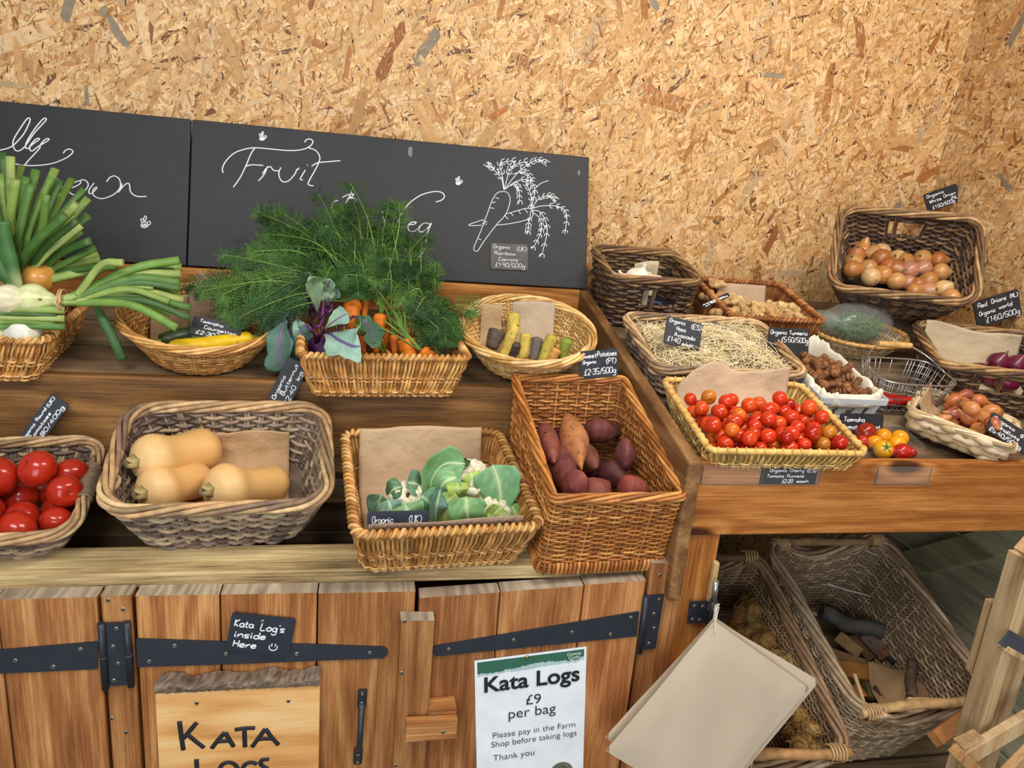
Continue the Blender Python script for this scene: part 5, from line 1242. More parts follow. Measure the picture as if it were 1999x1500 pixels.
on = [(470, 455, 0, 'with a long dry neck, top left of the pile'), (590, 475, 3, 'pale, at the top beside the long-necked one'), (585, 535, 2, 'darkest of the pile, its root end showing'), (412, 558, 1, 'at the left end of the second row'), (405, 608, 0, 'lowest at the left, against the basket wall'), (505, 600, 1, 'second from left in the middle row'), (595, 640, 0, 'golden, pointing down in the middle'), (522, 655, 3, 'with its root disc facing out, front left'), (692, 535, 3, 'whitest of the pile, papery'), (680, 605, 2, 'reddish brown, right in the middle'), (684, 682, 1, 'at the front rim, left of centre'), (768, 612, 4, 'pinkish, with a pointed papery top'), (850, 540, 1, 'in the back row right of the gap'), (858, 602, 4, 'purplish with pale veins'), (892, 682, 0, 'smooth golden, right of centre'), (950, 550, 2, 'last of the back row at the right'), (968, 625, 1, 'at the right end of the middle row'), (820, 705, 2, 'small, near the front rim at centre'), (985, 732, 3, 'shiny striped, front right'), (892, 745, 4, 'pink, behind the front rim'), (800, 745, 0, 'low behind the front rim at centre'), (1030, 795, 1, 'lowest of the pile at the right corner'), (430, 515, 2, 'half hidden at the upper left'), (540, 505, 1, 'half hidden behind the darkest one'), (740, 560, 0, 'tucked behind the pinkish one'), (640, 590, 2, 'half hidden between two browner ones'), (760, 690, 4, 'smallest pinkish one near the rim')]
for k, (zx, zy, ci, w) in enumerate(on):
    px_, py_ = 1540+zx/3.26, 340+zy/3.26; R = RND.uniform(.0238, .0275) if 'small' not in w else .021
    hh = .055+.085*np.clip((py_-480)/100, -.1, 1.1)
    o = onion_mesh('onion', R, jit(BRN[ci], .08), RND.uniform(.85, 1.05), 1.6 if k == 0 else RND.uniform(.3, .6), k).build('onion', M['onion'])
    q = trackz((RND.uniform(-.2, .2), -.1, 1)) if k == 0 else (trackz((.1, .9, .2)) if 'root' in w else trackz((RND.uniform(-1, 1), RND.uniform(-1, .3), RND.uniform(-.3, .9))))
    place(o, b.at(px_, py_, hh, R*.9), q); tag(o, 'brown onion '+w, 'onion', 'brown onions in the tipped basket')
b = B['red']
for k, (px_, py_, hh, R) in enumerate([(1948, 708, .07, .027), (1985, 713, .07, .028), (1940, 735, .04, .029), (1965, 745, .045, .030), (2010, 722, .06, .028), (1905, 728, .04, .027)]):
    o = onion_mesh('red_onion', R, jit(C(104, 26, 54), .15), .92, .5, 60+k, C(120, 60, 60)).build('onion', M['onion'])
    place(o, b.at(px_, py_, hh), trackz((RND.uniform(-.6, .6), -.4, .8)))
    tag(o, 'red onion '+['with dry neck showing above the front rim', 'beside the necked one above the front rim', 'seen through the hand hole at left', 'seen through the hand hole at right', 'cut by the right edge of the photo', 'low at the left of the basket'][k], 'onion', 'red onions in the dark basket')
paper(b, 'paper_liner', [(-.06, .012), (.02, .016), (.075, .03), (.105, .075), (.118, .125)], -.115, .12, C(196, 176, 146), .005, 51, 'brown paper standing at the back of the red onion basket', .005, -.06)
# ---- garlic
b = B['garlic']
for k, (px_, py_, hh, R, w) in enumerate([(1248, 541, .135, .036, 'largest white garlic bulb, showing above the dark basket rim'), (1218, 547, .125, .026, 'small garlic bulb left of the largest one'), (1276, 550, .115, .026, 'garlic bulb behind the paper at the right of the dark basket')]):
    mb = MB(); prof = [(-R*.62, .001), (-R*.66, R*.35), (-R*.5, R*.8), (-R*.1, R), (R*.25, R*.86), (R*.55, R*.45), (R*.75, R*.2), (R*1.1, R*.13), (R*1.12, .001)]
    pr = crom([(a, r_, 0) for a, r_ in prof], 4)[:, :2]; pr[:, 1] = np.maximum(pr[:, 1], .0004)
    mb.lathe(pr, 36, np.array([mix(C(236, 228, 212), C(214, 190, 170), max(0, i/len(pr)-.7)) for i in range(len(pr))]), 0, None, lambda Rr, z, a: Rr*(1-.10*np.abs(np.cos(4.5*a))**6+.02*np.cos(14*a)))
    o = mb.build('garlic_bulb', M['onion']); place(o, b.at(px_, py_, hh), trackz((.15, -.35, .9) if k == 0 else (-.5, .2, .8))); tag(o, w, 'garlic', 'garlic bulbs in the dark basket')
paper(b, 'paper_liner', [(-.06, .02), (.0, .03), (.04, .06), (.055, .125)], -.01, .06, C(200, 182, 150), .006, 55, 'crumpled brown paper beside the garlic bulbs', .01, .1)
paper(b, 'paper_liner', [(-.092, .05), (-.088, .09), (-.085, .115)], -.055, -.005, C(206, 190, 160), .003, 56, 'brown paper seen through the garlic basket hand hole')
# ---- ginger
def blobs(name, parts, col, mat, vox=.0028):
    mb = MB()
    for (p, q, r) in parts:
        p, q = np.array(p), np.array(q); n = 9; t = np.linspace(0, 1, n)[:, None]; P = p*(1-t)+q*t
        rr = r*np.sqrt(np.clip(1-(2*t[:, 0]-1)**2*.96, .05, 1))**.7; d = (q-p)/np.linalg.norm(q-p)
        mb.tube(np.vstack([P[:1]-d*r*.25, P, P[-1:]+d*r*.25]), np.concatenate([[r*.12], rr, [r*.12]]), 12)
    tmp = mb.build(name, M[mat]); rm = tmp.modifiers.new('r', 'REMESH'); rm.mode = 'VOXEL'; rm.voxel_size = vox; rm.use_smooth_shade = True
    sm = tmp.modifiers.new('s', 'SMOOTH'); sm.iterations = 3
    dg = bpy.context.evaluated_depsgraph_get(); me = bpy.data.meshes.new_from_object(tmp.evaluated_get(dg)); bpy.data.objects.remove(tmp)
    n = len(me.vertices); co = np.empty(n*3); me.vertices.foreach_get('co', co); co = co.reshape(-1, 3)
    if 'Col' in me.color_attributes: me.color_attributes.remove(me.color_attributes['Col'])
    at = me.color_attributes.new('Col', 'FLOAT_COLOR', 'POINT'); k = 1+.16*np.sin(co[:, 0]*900+np.sin(co[:, 1]*300)*2)
    at.data.foreach_set('color', np.concatenate([np.array(col)[None]*k[:, None], np.ones((n, 1))], 1).astype(np.float32).ravel())
    me.materials.clear(); me.materials.append(M[mat]); me.polygons.foreach_set('use_smooth', np.ones(len(me.polygons), bool)); return me
gm = []
for sd in range(4):
    rs = np.random.RandomState(100+sd); P = [((-.04, 0, 0), (.035, .008, .004), .0135)]
    for k in range(6):
        x = -.035+.014*k; a = (1 if k % 2 else -1)*rs.uniform(.7, 1.5); L_ = rs.uniform(.018, .036)
        P.append(((x, 0, .002), (x+L_*.35, math.sin(a)*L_, math.cos(a)*L_*.55), rs.uniform(.0085, .0125)))
    gm.append(blobs('ginger_root', P, [C(202, 166, 112), C(190, 150, 98), C(210, 178, 126), C(182, 144, 96)][sd], 'rooty'))
b = B['ginger']
gl = ['at the back left corner, highest', 'left of the folded slate tag', 'behind the slate tag', 'pale, against the brown paper', 'against the brown paper at centre', 'below the slate tag at left', 'lowest at the left corner', 'in the front row beside the left corner', 'at the foot of the brown paper', 'in the middle of the right heap', 'grey-tipped, pointing to the right', 'at the front right', 'last at the right wall', 'in the front row at centre', 'half buried in the middle', 'deep in the middle of the heap', 'deep at the right of the heap']
for k, (px_, py_, hh) in enumerate([(1398, 556, .085), (1388, 585, .07), (1430, 588, .065), (1447, 604, .06), (1468, 616, .055), (1402, 614, .06), (1378, 626, .045), (1425, 627, .05), (1490, 602, .06), (1512, 617, .055), (1533, 603, .06), (1530, 627, .05), (1550, 618, .05), (1498, 632, .045), (1455, 628, .045), (1440, 615, .035), (1520, 620, .03)]):
    o = bpy.data.objects.new('ginger_root', gm[k % 4]); COL.objects.link(o)
    place(o, b.at(px_, py_, hh+.012, .02), Quaternion((0, 0, 1), RND.uniform(0, 6.28)) @ Quaternion((1, 0, 0), RND.uniform(-.7, .7)), RND.uniform(.95, 1.2)); tag(o, 'knobbly ginger root '+gl[k], 'ginger', 'ginger roots in the tray basket')
paper(b, 'paper_liner', [(-.05, .03), (.03, .035), (.075, .05), (.105, .10)], -.075, .075, C(186, 158, 130), .003, 61, 'brown paper standing behind the ginger roots')
# ---- straw
mb = MB(); rs = np.random.RandomState(77); b = B['avocado']
for k in range(2600):
    x, y = rs.uniform(-.155, .155), rs.uniform(-.11, .11); z = .060+.022*math.cos(x*9)*math.cos(y*12)+.01*math.sin(x*40+y*31)+rs.uniform(-.018, .012)
    a = rs.uniform(0, 6.28); L_ = rs.uniform(.018, .05); c_ = rs.uniform(-.5, .5); t = np.linspace(-1, 1, 5)
    P = np.stack([x+np.cos(a+c_*t)*L_*t, y+np.sin(a+c_*t)*L_*t, z+rs.uniform(-.3, .3)*L_*t+.010*(1-t*t)*rs.uniform(-.4, 1)], -1)
    P[:, 0] = np.clip(P[:, 0], -.165, .165); P[:, 1] = np.clip(P[:, 1], -.12, .12)
    mb.tube(P, rs.uniform(.0006, .0012), 4, False, jit([C(255, 238, 196), C(250, 228, 176), C(255, 246, 220), C(240, 214, 160)][rs.randint(4)], .1), flat=.5)
mb.add([(-.15, -.105, .03), (.15, -.105, .03), (.155, .11, .036), (-.155, .11, .036)], [(0, 1, 2, 3)], C(248, 222, 166), 0, False)
o = mb.build('straw_bedding', M['straw']); o.matrix_world = b.M; tag(o, 'pale straw shreds filling the wide grey basket', 'straw', None, 'stuff')
# ---- turmeric
tmn = []
for sd in range(3):
    mb = MB(); t = np.linspace(0, 1, 40); P = np.stack([(t-.5)*.075, .012*np.sin(t*3+sd), .006*np.cos(t*4+sd)], -1)
    r = .0088*np.sqrt(np.clip(t/.08, .08, 1))*np.sqrt(np.clip((1-t)/.1, .08, 1))*(1+.10*np.sin(t*62))
    c = np.array([mix(C(150, 100, 62), C(86, 54, 36), .5+.5*math.sin(x*62+2)) for x in t]); c[-2:] = C(140, 92, 50); mb.tube(P, r, 12, False, c)
    P2 = np.stack([.004+t*.004, .008+t*.024, t*.012], -1); mb.tube(P2, r*.8, 10, False, c*.95); tmn.append(mb)
tms = [q.build('turmeric_root', M['rooty']) for q in tmn]
rs = random.Random(4)
hpT = heap(46, lambda r: r.uniform(.0115, .0135), -.058, .058, -.128, .085, .012, 8, 14)
for k, (x, y, z, r) in enumerate(hpT):
    o = tms[k] if k < 3 else tms[k % 3].copy()
    if k >= 3: COL.objects.link(o)
    place(o, PCM @ Vector((x, y, z+.004)), Quaternion((1, 0, 0), .23) @ Quaternion((0, 0, 1), rs.uniform(-2.2, -.6)) @ Quaternion((1, 0, 0), rs.uniform(-.6, .6)) @ Quaternion((0, 1, 0), rs.uniform(-.5, .5)), 1.08)
    tag(o, 'ringed brown turmeric finger piled in the white slatted crate', 'turmeric', 'turmeric fingers in the white crate')
# ---- herbs in a polythene bag, tongs
bc = Vector(onDeck(1672, 632, .075)); bag = tag(empty('polythene_bag', bc), 'crinkled clear polythene bag of cut green herbs', 'bag')
rs = np.random.RandomState(5)
def crumple(R3, seed, amp=.14, n=30, m_=44, squashz=1):
    r_ = np.random.RandomState(seed); K = [(r_.normal(0, 1, 3), r_.uniform(2, 7), r_.uniform(0, 6)) for _ in range(16)]; V = np.zeros((n+1, m_, 3))
    for i in range(n+1):
        for j in range(m_):
            a, p = 2*math.pi*j/m_, math.pi*i/n; d = np.array([math.sin(p)*math.cos(a), math.sin(p)*math.sin(a), math.cos(p)])
            s_ = 1+amp*sum(abs(math.sin(np.dot(k[0], d)*k[1]+k[2])) for k in K)/16*2-amp*1.3
            V[i, j] = d*np.array(R3)*s_
    return V
mb = MB(); mb.grid(crumple((.105, .068, .058), 2), (1, 1, 1), 0, True); mb.build('film', M['polybag'], bag)
mb = MB(); V = crumple((.05, .035, .03), 8)+np.array([-.10, .01, .002]); mb.grid(V, (1, 1, 1), 0, True); mb.build('knot_end', M['polybag'], bag)
mb = MB()
for k in range(620):
    d = rs.normal(0, 1, 3); d /= np.linalg.norm(d); p = d*np.array([.07, .045, .036])*rs.uniform(.3, 1)**.4+np.array([0, 0, -.006])
    if k % 6 == 0: p = np.array([-.10, .01, 0])+d*np.array([.03, .02, .018])
    e = rs.normal(0, 1, 3); e /= np.linalg.norm(e); mb.tube([p-e*.013, p+rs.normal(0, .002, 3), p+e*.013], .0011, 4, False, jit(C(70, 124, 40), .3))
o = mb.build('herbs', M['fine_leaf'], bag); o['kind'] = 'stuff'
tg = tag(empty('tongs', onDeck(1780, 650, .03)), 'clear plastic serving tongs lying behind the wire basket', 'tongs'); oo = np.array(onDeck(1780, 650, .03))
mb = MB(); P = crom([onDeck(1738, 628, .045), onDeck(1780, 630, .045), onDeck(1806, 642, .04), onDeck(1814, 656, .035), onDeck(1800, 667, .03), onDeck(1770, 664, .03), onDeck(1735, 655, .03)], 6)-oo
mb.tube(P, .008, 8, ref=(0, 0, 1), flat=.22, col=C(200, 196, 186)); mb.build('bent_strip', M['clear'], tg)
# ---- chillies
for k, (pts, w) in enumerate([([(-.06, -.03, .02), (-.02, -.035, .024), (.03, -.028, .032), (.05, -.012, .042)], 'long red chilli curving up at its tip'), ([(-.065, -.01, .018), (-.02, -.02, .018), (.02, -.012, .022), (.045, 0, .02)], 'red chilli lying behind the curved one'), ([(-.05, .015, .016), (-.01, .005, .016), (.03, .012, .016)], 'red chilli at the back of the wire basket'), ([(.01, -.045, .014), (.035, -.04, .014), (.055, -.03, .016)], 'short dark red chilli at the front right of the wire basket')]):
    P = crom(pts, 6); n = len(P); t = np.linspace(0, 1, n); mb = MB(); mb.tube(P, .0105*np.sqrt(np.clip(t/.08, .1, 1))*(1-t**1.6*.93), 12, False, C(190, 14, 16) if k < 3 else C(110, 12, 14))
    o = mb.build('chilli', M['tomato']); o.matrix_world = WBM; mb = MB(); d = P[0]-P[2]; d /= np.linalg.norm(d); mb.tube([P[0]-d*.003, P[0]+d*.008, P[0]+d*.022+[0, 0, .004]], [.006, .0028, .002], 8, False, C(84, 116, 44)); mb.build('stalk', M['leaf'], o); tag(o, w, 'chilli', 'chillies in the wire basket')
# ---- shallots
b = B['shallot']; SC = [C(190, 110, 62), C(172, 92, 60), C(204, 132, 76), C(160, 84, 66)]
hp = heap(52, lambda r: r.uniform(.0125, .0158), -.104, .098, -.082, .05, .012, 12, 14)
shm = [onion_mesh('shallot', .0135, c, 1.25, 1.3, 200+i, C(196, 140, 84)) for i, c in enumerate(SC)]
shs = [q.build('shallot', M['onion']) for q in shm]
for k, (x, y, z, r) in enumerate(hp):
    o = shs[k] if k < 4 else shs[k % 4].copy()
    if k >= 4: COL.objects.link(o)
    place(o, b.world((x, y, z)), Quaternion((0, 0, 1), RND.uniform(0, 6.28)) @ Quaternion((1, 0, 0), RND.uniform(.9, 2.0)), r/.0135); tag(o, 'coppery brown shallot heaped in the plaited rush basket', 'shallot', 'shallots in the rush basket')
paper(b, 'paper_liner', [(-.05, .012), (.02, .016), (.055, .03), (.075, .05), (.09, .082)], -.105, .08, C(188, 158, 122), .006, 71, 'creased brown paper lining the shallot basket', .008, .04)
# ---- firelighters
b = B['fire']; rs = np.random.RandomState(9)
def roll(seed):
    r_ = np.random.RandomState(seed); mb = MB(); L_, R = .062, .019; col = [C(182, 140, 78), C(160, 112, 58), C(196, 158, 100)][seed % 3]
    mb.lathe([(-L_/2, .0005), (-L_/2, R*.6), (-L_/2+.004, R*.92), (0, R*.96), (L_/2-.004, R*.9), (L_/2, R*.6), (L_/2-.002, .0005)], 16, mix(col, (0, 0, 0), .35))
    a = np.linspace(0, 5*6.28, 60); mb.tube(np.stack([(.15+.8*a/a[-1])*R*np.cos(a), (.15+.8*a/a[-1])*R*np.sin(a), np.full(60, L_/2)], -1), .0012, 4, col=col)
    for k in range(130):
        a0, z0 = r_.uniform(0, 6.28), r_.uniform(-L_/2, L_/2); t = np.linspace(0, 1, 7); aa = a0+t*r_.uniform(.5, 2.2)*r_.choice((-1, 1)); zz = z0+t*r_.uniform(-.02, .02)
        rr = R*(1+.10*r_.rand()+(t**3)*r_.choice((0, 0, 0, .5))); mb.tube(np.stack([rr*np.cos(aa), rr*np.sin(aa), zz], -1), .0007, 4, col=jit(col, .25), caps=False)
    return mb
rls = [roll(s_).build('firelighter', M['wool']) for s_ in range(3)]
fl = [(455, 150, .19), (250, 260, .19), (350, 225, .18), (470, 470, .2), (645, 440, .2), (735, 610, .205), (610, 625, .2), (460, 555, .2), (785, 760, .2), (900, 1080, .205), (810, 1150, .2), (905, 1215, .2), (810, 1295, .2), (390, 470, .19), (545, 350, .19), (690, 700, .18), (860, 950, .18), (640, 560, .17), (300, 380, .18), (760, 1230, .17), (880, 1320, .18)]
for k, (zx, zy, hh) in enumerate(fl):
    o = rls[k] if k < 3 else rls[k % 3].copy()
    if k >= 3: COL.objects.link(o)
    d = [(.1, -.9, .35), (0, -.2, 1), (.7, .5, .1), (.2, -.8, .5), (-.5, .6, .3)][k % 5]
    place(o, b.at(1380+zx/4.285, 1150+zy/4.285, hh+.055, .03), trackz(Vector(d)+Vector((RND.uniform(-.3, .3), RND.uniform(-.3, .3), RND.uniform(-.2, .2))), RND.uniform(0, 6))); tag(o, 'tan wood wool firelighter roll in the narrow log basket', 'firelighter', 'firelighters in the narrow basket')
# ---- kindling
b = B['log']; G_ = 'kindling in the large log basket'
def k4(x, y): return 1480+x/3.26, 1040+y/3.26
def stick(p, q, hp_, hq, r, col, label, flat=False, mat='bark', name='kindling_stick'):
    mg = 0 if hp_ > .3 else .012; a, c = np.array(b.at(*k4(*p), hp_+.05, mg)), np.array(b.at(*k4(*q), hq+.05, mg)); mid = (a+c)/2; mb = MB()
    if flat:
        d = (c-a)/2; up = np.array([0.1, -.5, .8]); s_ = np.cross(d, up); s_ /= np.linalg.norm(s_); u = np.cross(s_, d); u /= np.linalg.norm(u)
        mb.obox((0, 0, 0), d, s_*r, u*r*flat, col)
        o = mb.build(name, M['straw'] if mat == 'bark' else M[mat]); bevel(o, .0015)
    else:
        t = np.linspace(0, 1, 9); P = (a-mid)+(c-a)*t[:, None]; P += np.stack([.3*r*np.sin(t*9), 0*t, .3*r*np.cos(t*7)], -1); mb.tube(P, r*(1+.08*np.sin(t*20)), 10, False, col); o = mb.build(name, M[mat])
    o.location = mid; tag(o, label, 'stick', G_)
stick((400, 515), (812, 640), .10, .12, .021, C(92, 88, 84), 'thick grey branch lying across the log basket'); stick((440, 330), (735, 407), .2, .16, .0022, C(210, 206, 196), 'thin white stick stuck in the back of the log basket', mat='straw')
stick((285, 495), (372, 522), .1, .1, .005, C(196, 180, 150), 'short pale stick at the left of the log basket', .5)
stick((505, 655), (650, 775), .06, .06, .020, C(178, 146, 100), 'flat pale board under the grey branch', .25); stick((590, 660), (725, 810), .05, .05, .012, C(130, 100, 66), 'narrow brown slat beside the flat pale board', .5)
stick((455, 765), (690, 845), .09, .09, .014, C(150, 116, 78), 'flat brown slat at the left wall of the log basket', .4); stick((500, 875), (695, 905), .10, .10, .022, C(190, 132, 66), 'split orange log beside the brown paper', .7)
stick((505, 930), (690, 955), .07, .07, .020, C(120, 78, 42), 'dark split log below the orange one', .7); stick((612, 900), (672, 1082), .22, .2, .0042, C(226, 200, 150), 'thin pale stick standing up by the front handle', .8, 'straw')
stick((690, 640), (830, 745), .09, .09, .018, C(128, 112, 98), 'grey square offcut under the branch', .8); stick((850, 750), (920, 790), .09, .09, .016, C(150, 100, 66), 'brown square offcut at the right wall', .8)
stick((985, 825), (972, 1062), .16, .165, .013, C(110, 92, 76), 'short dark branch lying on the brown paper'); stick((1015, 855), (1190, 822), .16, .16, .011, C(160, 128, 88), 'small light slat wedged against the right wall', .5)
stick((955, 1085), (1200, 1090), .18, .18, .013, C(226, 192, 122), 'yellow split stick just behind the front handle', .5); stick((700, 960), (720, 1060), .12, .12, .013, C(110, 96, 62), 'greenish stick beside the standing pale one', .6)
stick((600, 980), (650, 1060), .12, .12, .018, C(196, 124, 70), 'orange offcut at the front left corner', .6); stick((730, 990), (815, 1080), .13, .13, .008, C(84, 66, 46), 'thin dark twig on the brown paper'); stick((720, 680), (880, 830), .08, .1, .007, C(52, 46, 42), 'blackened twig in the middle of the log basket')
def floor_paper(name, pts, h, col, label, seed):
    rs_ = np.random.RandomState(seed); q = [b.loc(*k4(*p), h+.05) for p in pts]; n = 14; V = np.zeros((n, n, 3))
    for i in range(n):
        for j in range(n):
            u, v = i/(n-1), j/(n-1); V[i, j] = np.array(q[0])*(1-u)*(1-v)+np.array(q[1])*u*(1-v)+np.array(q[2])*u*v+np.array(q[3])*(1-u)*v
            V[i, j, 2] += .012*math.sin(u*5+seed)*math.cos(v*4+seed)+.004*abs(math.sin(u*14+v*9))
    mb = MB(); mb.grid(V, col); o = mb.build(name, M['paper']); o.matrix_world = b.M; so = o.modifiers.new('t', 'SOLIDIFY'); so.thickness = .0008; tag(o, label, 'paper')
floor_paper('paper_sheet', [(690, 830), (960, 870), (950, 1090), (760, 1095)], .14, C(176, 142, 104), 'crumpled brown paper sheet in the log basket, left of the dark branch', 1)
floor_paper('paper_sheet', [(1000, 900), (1170, 925), (1290, 1075), (1000, 1085)], .14, C(158, 124, 92), 'brown paper sheet in the log basket, right of the dark branch', 2)
stick((1125, 1315), (1335, 1160), .33, .33, .016, C(190, 130, 78), 'split stick poking out in front of the right log basket', .8)
# ---- spring onions
SG = [C(104, 138, 58), C(82, 118, 50), C(132, 158, 76), C(66, 100, 44), C(150, 168, 92)]
def onionleaf(mb, P, r, col, base=C(206, 216, 160), o0=(0, 0, 0), flat=.55):
    P = crom(P, 6); n = len(P); t = np.linspace(0, 1, n); rr = r*(.45+.55*np.minimum(1, t*2.4)); c = np.array([mix(base, col, min(1, x*3.2)) for x in t]); mb.tube(P-np.array(o0), rr, 9, False, c, 0, ref=(0, -1, .4), flat=flat)
def bulb(parent, c, R, d, col, off, neck=.5):
    mb = onion_mesh('bulb', R, col, 1.0, neck, int(c[0]*999) % 97, mix(col, C(190, 205, 130), .6)); o = mb.build('bulb', M['veg'] if col[1] > .4 else M['onion'], parent); o.location = Vector(c)-Vector(off); o.rotation_mode = 'QUATERNION'; o.rotation_quaternion = trackz(d); return o
r0 = onY(40, 585, 1.70); s1 = tag(empty('spring_onion_bunch', r0), 'upright fan of spring onion leaves in front of the far-left blackboard', 'spring onions')
fan = [(-60, 330, 1.72), (-35, 300, 1.75), (-10, 292, 1.78), (5, 298, 1.74), (20, 306, 1.70), (42, 324, 1.80), (70, 332, 1.76), (108, 330, 1.72), (117, 352, 1.68), (112, 376, 1.74), (140, 350, 1.80), (164, 369, 1.66), (172, 387, 1.72), (174, 420, 1.66), (158, 440, 1.64), (160, 452, 1.70), (186, 484, 1.64), (196, 506, 1.68), (176, 470, 1.62), (150, 398, 1.62), (90, 380, 1.60), (60, 360, 1.62), (30, 350, 1.62), (128, 420, 1.58), (190, 495, 1.72), (100, 345, 1.66), (-20, 380, 1.6), (210, 520, 1.66), (228, 516, 1.62), (-50, 420, 1.6), (0, 340, 1.65), (50, 345, 1.7), (140, 410, 1.7), (150, 430, 1.6)]
for k, (tx, ty, tY) in enumerate(fan):
    P0 = onY(28+RND.uniform(-22, 22), 572+RND.uniform(-10, 10), 1.66); P1 = onY(tx, ty, tY); md = (P0*.5+P1*.5)+np.array([RND.uniform(-.015, .015), RND.uniform(-.03, .01), RND.uniform(.0, .02)])
    mb = MB(); onionleaf(mb, [P0, md, P1], RND.uniform(.0065, .0095), jit(SG[k % 5], .15), o0=r0); mb.build('leaf', M['leaf'], s1)
for pts, r in (([(40, 572), (22, 520), (8, 470), (2, 432)], .016), ([(38, 572), (6, 530), (-30, 470)], .014)):
    mb = MB(); onionleaf(mb, [onY(x, y, 1.585-.002*i) for i, (x, y) in enumerate(pts)], r, C(62, 104, 50), o0=r0, flat=.4); mb.build('leaf', M['leaf'], s1)
mb = MB(); onionleaf(mb, [onY(180, 585, 1.60), onY(198, 618, 1.57), onY(222, 665, 1.56), onY(240, 702, 1.57)], .0095, C(74, 112, 62), C(80, 120, 66), o0=r0); mb.build('leaf', M['leaf'], s1)
r1 = onY(125, 590, 1.555); s2 = tag(empty('spring_onion_bunch', r1), 'tied bunch of spring onions lying to the right over the courgette basket', 'spring onions')
t2 = [(350, 508), (354, 522), (353, 535), (351, 552), (352, 563), (352, 580), (349, 597), (358, 588), (372, 602), (372, 622), (345, 641), (335, 612), (240, 513), (226, 520), (340, 530), (345, 570), (330, 590), (300, 560)]
for k, (tx, ty) in enumerate(t2):
    P0 = onY(112+RND.uniform(-12, 4), 588+RND.uniform(-9, 9), 1.545); P1 = onY(tx, ty, RND.uniform(1.50, 1.62)); k2 = onY(150, 583+(ty-575)*.12, 1.54); md = (k2*.45+P1*.55)+np.array([0, 0, .012+RND.uniform(0, .012)])
    mb = MB(); onionleaf(mb, [P0, k2, md, P1], RND.uniform(.0062, .0092), jit(SG[(k*2) % 5], .15), C(214, 222, 160), o0=r1); mb.build('leaf', M['leaf'], s2)
for k, (x, y, r, col, d) in enumerate([(64, 586, .031, C(214, 218, 160), (.95, 0, .05)), (18, 586, .029, C(222, 214, 180), (.9, -.2, .1)), (-30, 590, .03, C(220, 214, 180), (.9, 0, 0))]):
    c = onY(x, y, 1.55-.01*k); bulb(s2, c, r, d, col, r1, 1.0)
mb = MB(); a = np.linspace(0, 6.28*3, 80); P = np.stack([np.sin(a*.33)*.003, np.cos(a)*.020, np.sin(a)*.022], -1); mb.tube(P, .0016, 6, col=C(206, 160, 110)); o = mb.build('rubber_band', M['plain'], s2); o.location = Vector(onY(122, 588, 1.545))-Vector(r1)
for k in range(5):
    mb = MB(); onionleaf(mb, [onY(-40, 600+k*10, 1.52), onY(40, 603+k*8, 1.525), onY(118+RND.uniform(-10, 10), 606+k*8, 1.535)], .0075, jit(SG[(k+2) % 5], .12), C(190, 206, 140), o0=r1); mb.build('leaf', M['leaf'], s2)
for k, (x, y, Y_, r, col, d, w) in enumerate([(46, 648, 1.545, .033, C(224, 222, 206), (-.3, .2, .9), 'white spring onion bulb at the front of the basket'), (2, 648, 1.55, .028, C(216, 220, 170), (-.5, .2, .8), 'pale green onion bulb at the left edge, front of the basket'), (73, 546, 1.64, .031, C(206, 146, 66), (.7, .3, .6), 'golden brown onion among the spring onion leaves')]):
    o = onion_mesh('onion', r, col, .95, .5, 300+k, mix(col, C(180, 190, 120), .4)).build('onion', M['onion']); place(o, onY(x, y, Y_), trackz(d)); tag(o, w, 'onion')
#=====TAGS AND PAPER=====
GL_ = {'a': "45 36 16 05 04 13 33 45;46 44 53", 'b': "09 03;05 16 36 45 44 33 13 04", 'c': "45 36 16 05 04 13 33 44", 'd': "45 36 16 05 04 13 33 45;49 44 53", 'e': "04 35 45 36 16 05 04 13 33 44", 'f': "48 39 29 18 13;06 36", 'g': "45 36 16 05 04 13 33 45;46 41 30 10 01", 'h': "09 03;04 26 36 45 43", 'i': "06 04 13;08 07", 'k': "09 03;46 04 43", 'l': "09 04 13", 'm': "06 03;05 16 26 23;25 36 46 43", 'n': "06 03;04 26 36 45 43", 'o': "26 05 04 13 33 44 45 36 16", 'p': "06 00;05 16 36 45 44 33 13 04", 'r': "06 03;04 15 26 36", 's': "46 16 05 34 33 03", 't': "18 14 23 33;06 36", 'u': "06 04 13 33 45;46 43", 'v': "06 23 46", 'w': "06 13 25 33 46", 'x': "06 43;46 03", 'y': "06 04 13 33 45;46 41 30 10",
 'A': "03 29 43;15 35", 'B': "09 03;09 39 48 47 36 06;36 45 44 33 03", 'C': "48 39 19 08 04 13 33 44", 'E': "49 09 03 43;06 36", 'F': "49 09 03;06 36", 'G': "48 39 19 08 04 13 33 44 46 26", 'H': "09 03;49 43;06 46", 'K': "09 03;49 06 43", 'L': "09 03 43", 'N': "03 09 43 49", 'O': "29 08 04 13 33 44 48 39 19", 'P': "03 09 39 48 47 36 06", 'R': "03 09 39 48 47 36 06;26 43", 'S': "48 39 19 08 07 36 45 44 33 13 04", 'T': "09 49;29 23", 'U': "09 04 13 33 44 49", 'W': "09 13 27 33 49",
 '0': "29 08 04 13 33 44 48 39 19", '1': "17 29 23", '2': "08 19 39 48 47 03 43", '3': "08 19 39 48 37 26 36 45 44 33 13 04", '4': "39 05 45;37 33", '5': "49 09 06 36 45 44 33 13 04", '6': "38 19 06 04 13 33 44 45 36 16 05", '8': "26 08 19 39 48 26 05 04 13 33 44 45 26", '9': "46 16 07 08 19 39 48 46 33", '£': "48 39 28 24 03 43;06 36", '/': "02 39", '.': "15 16", '(': "29 07 05 22", ')': "09 27 25 02", "'": "09 18"}
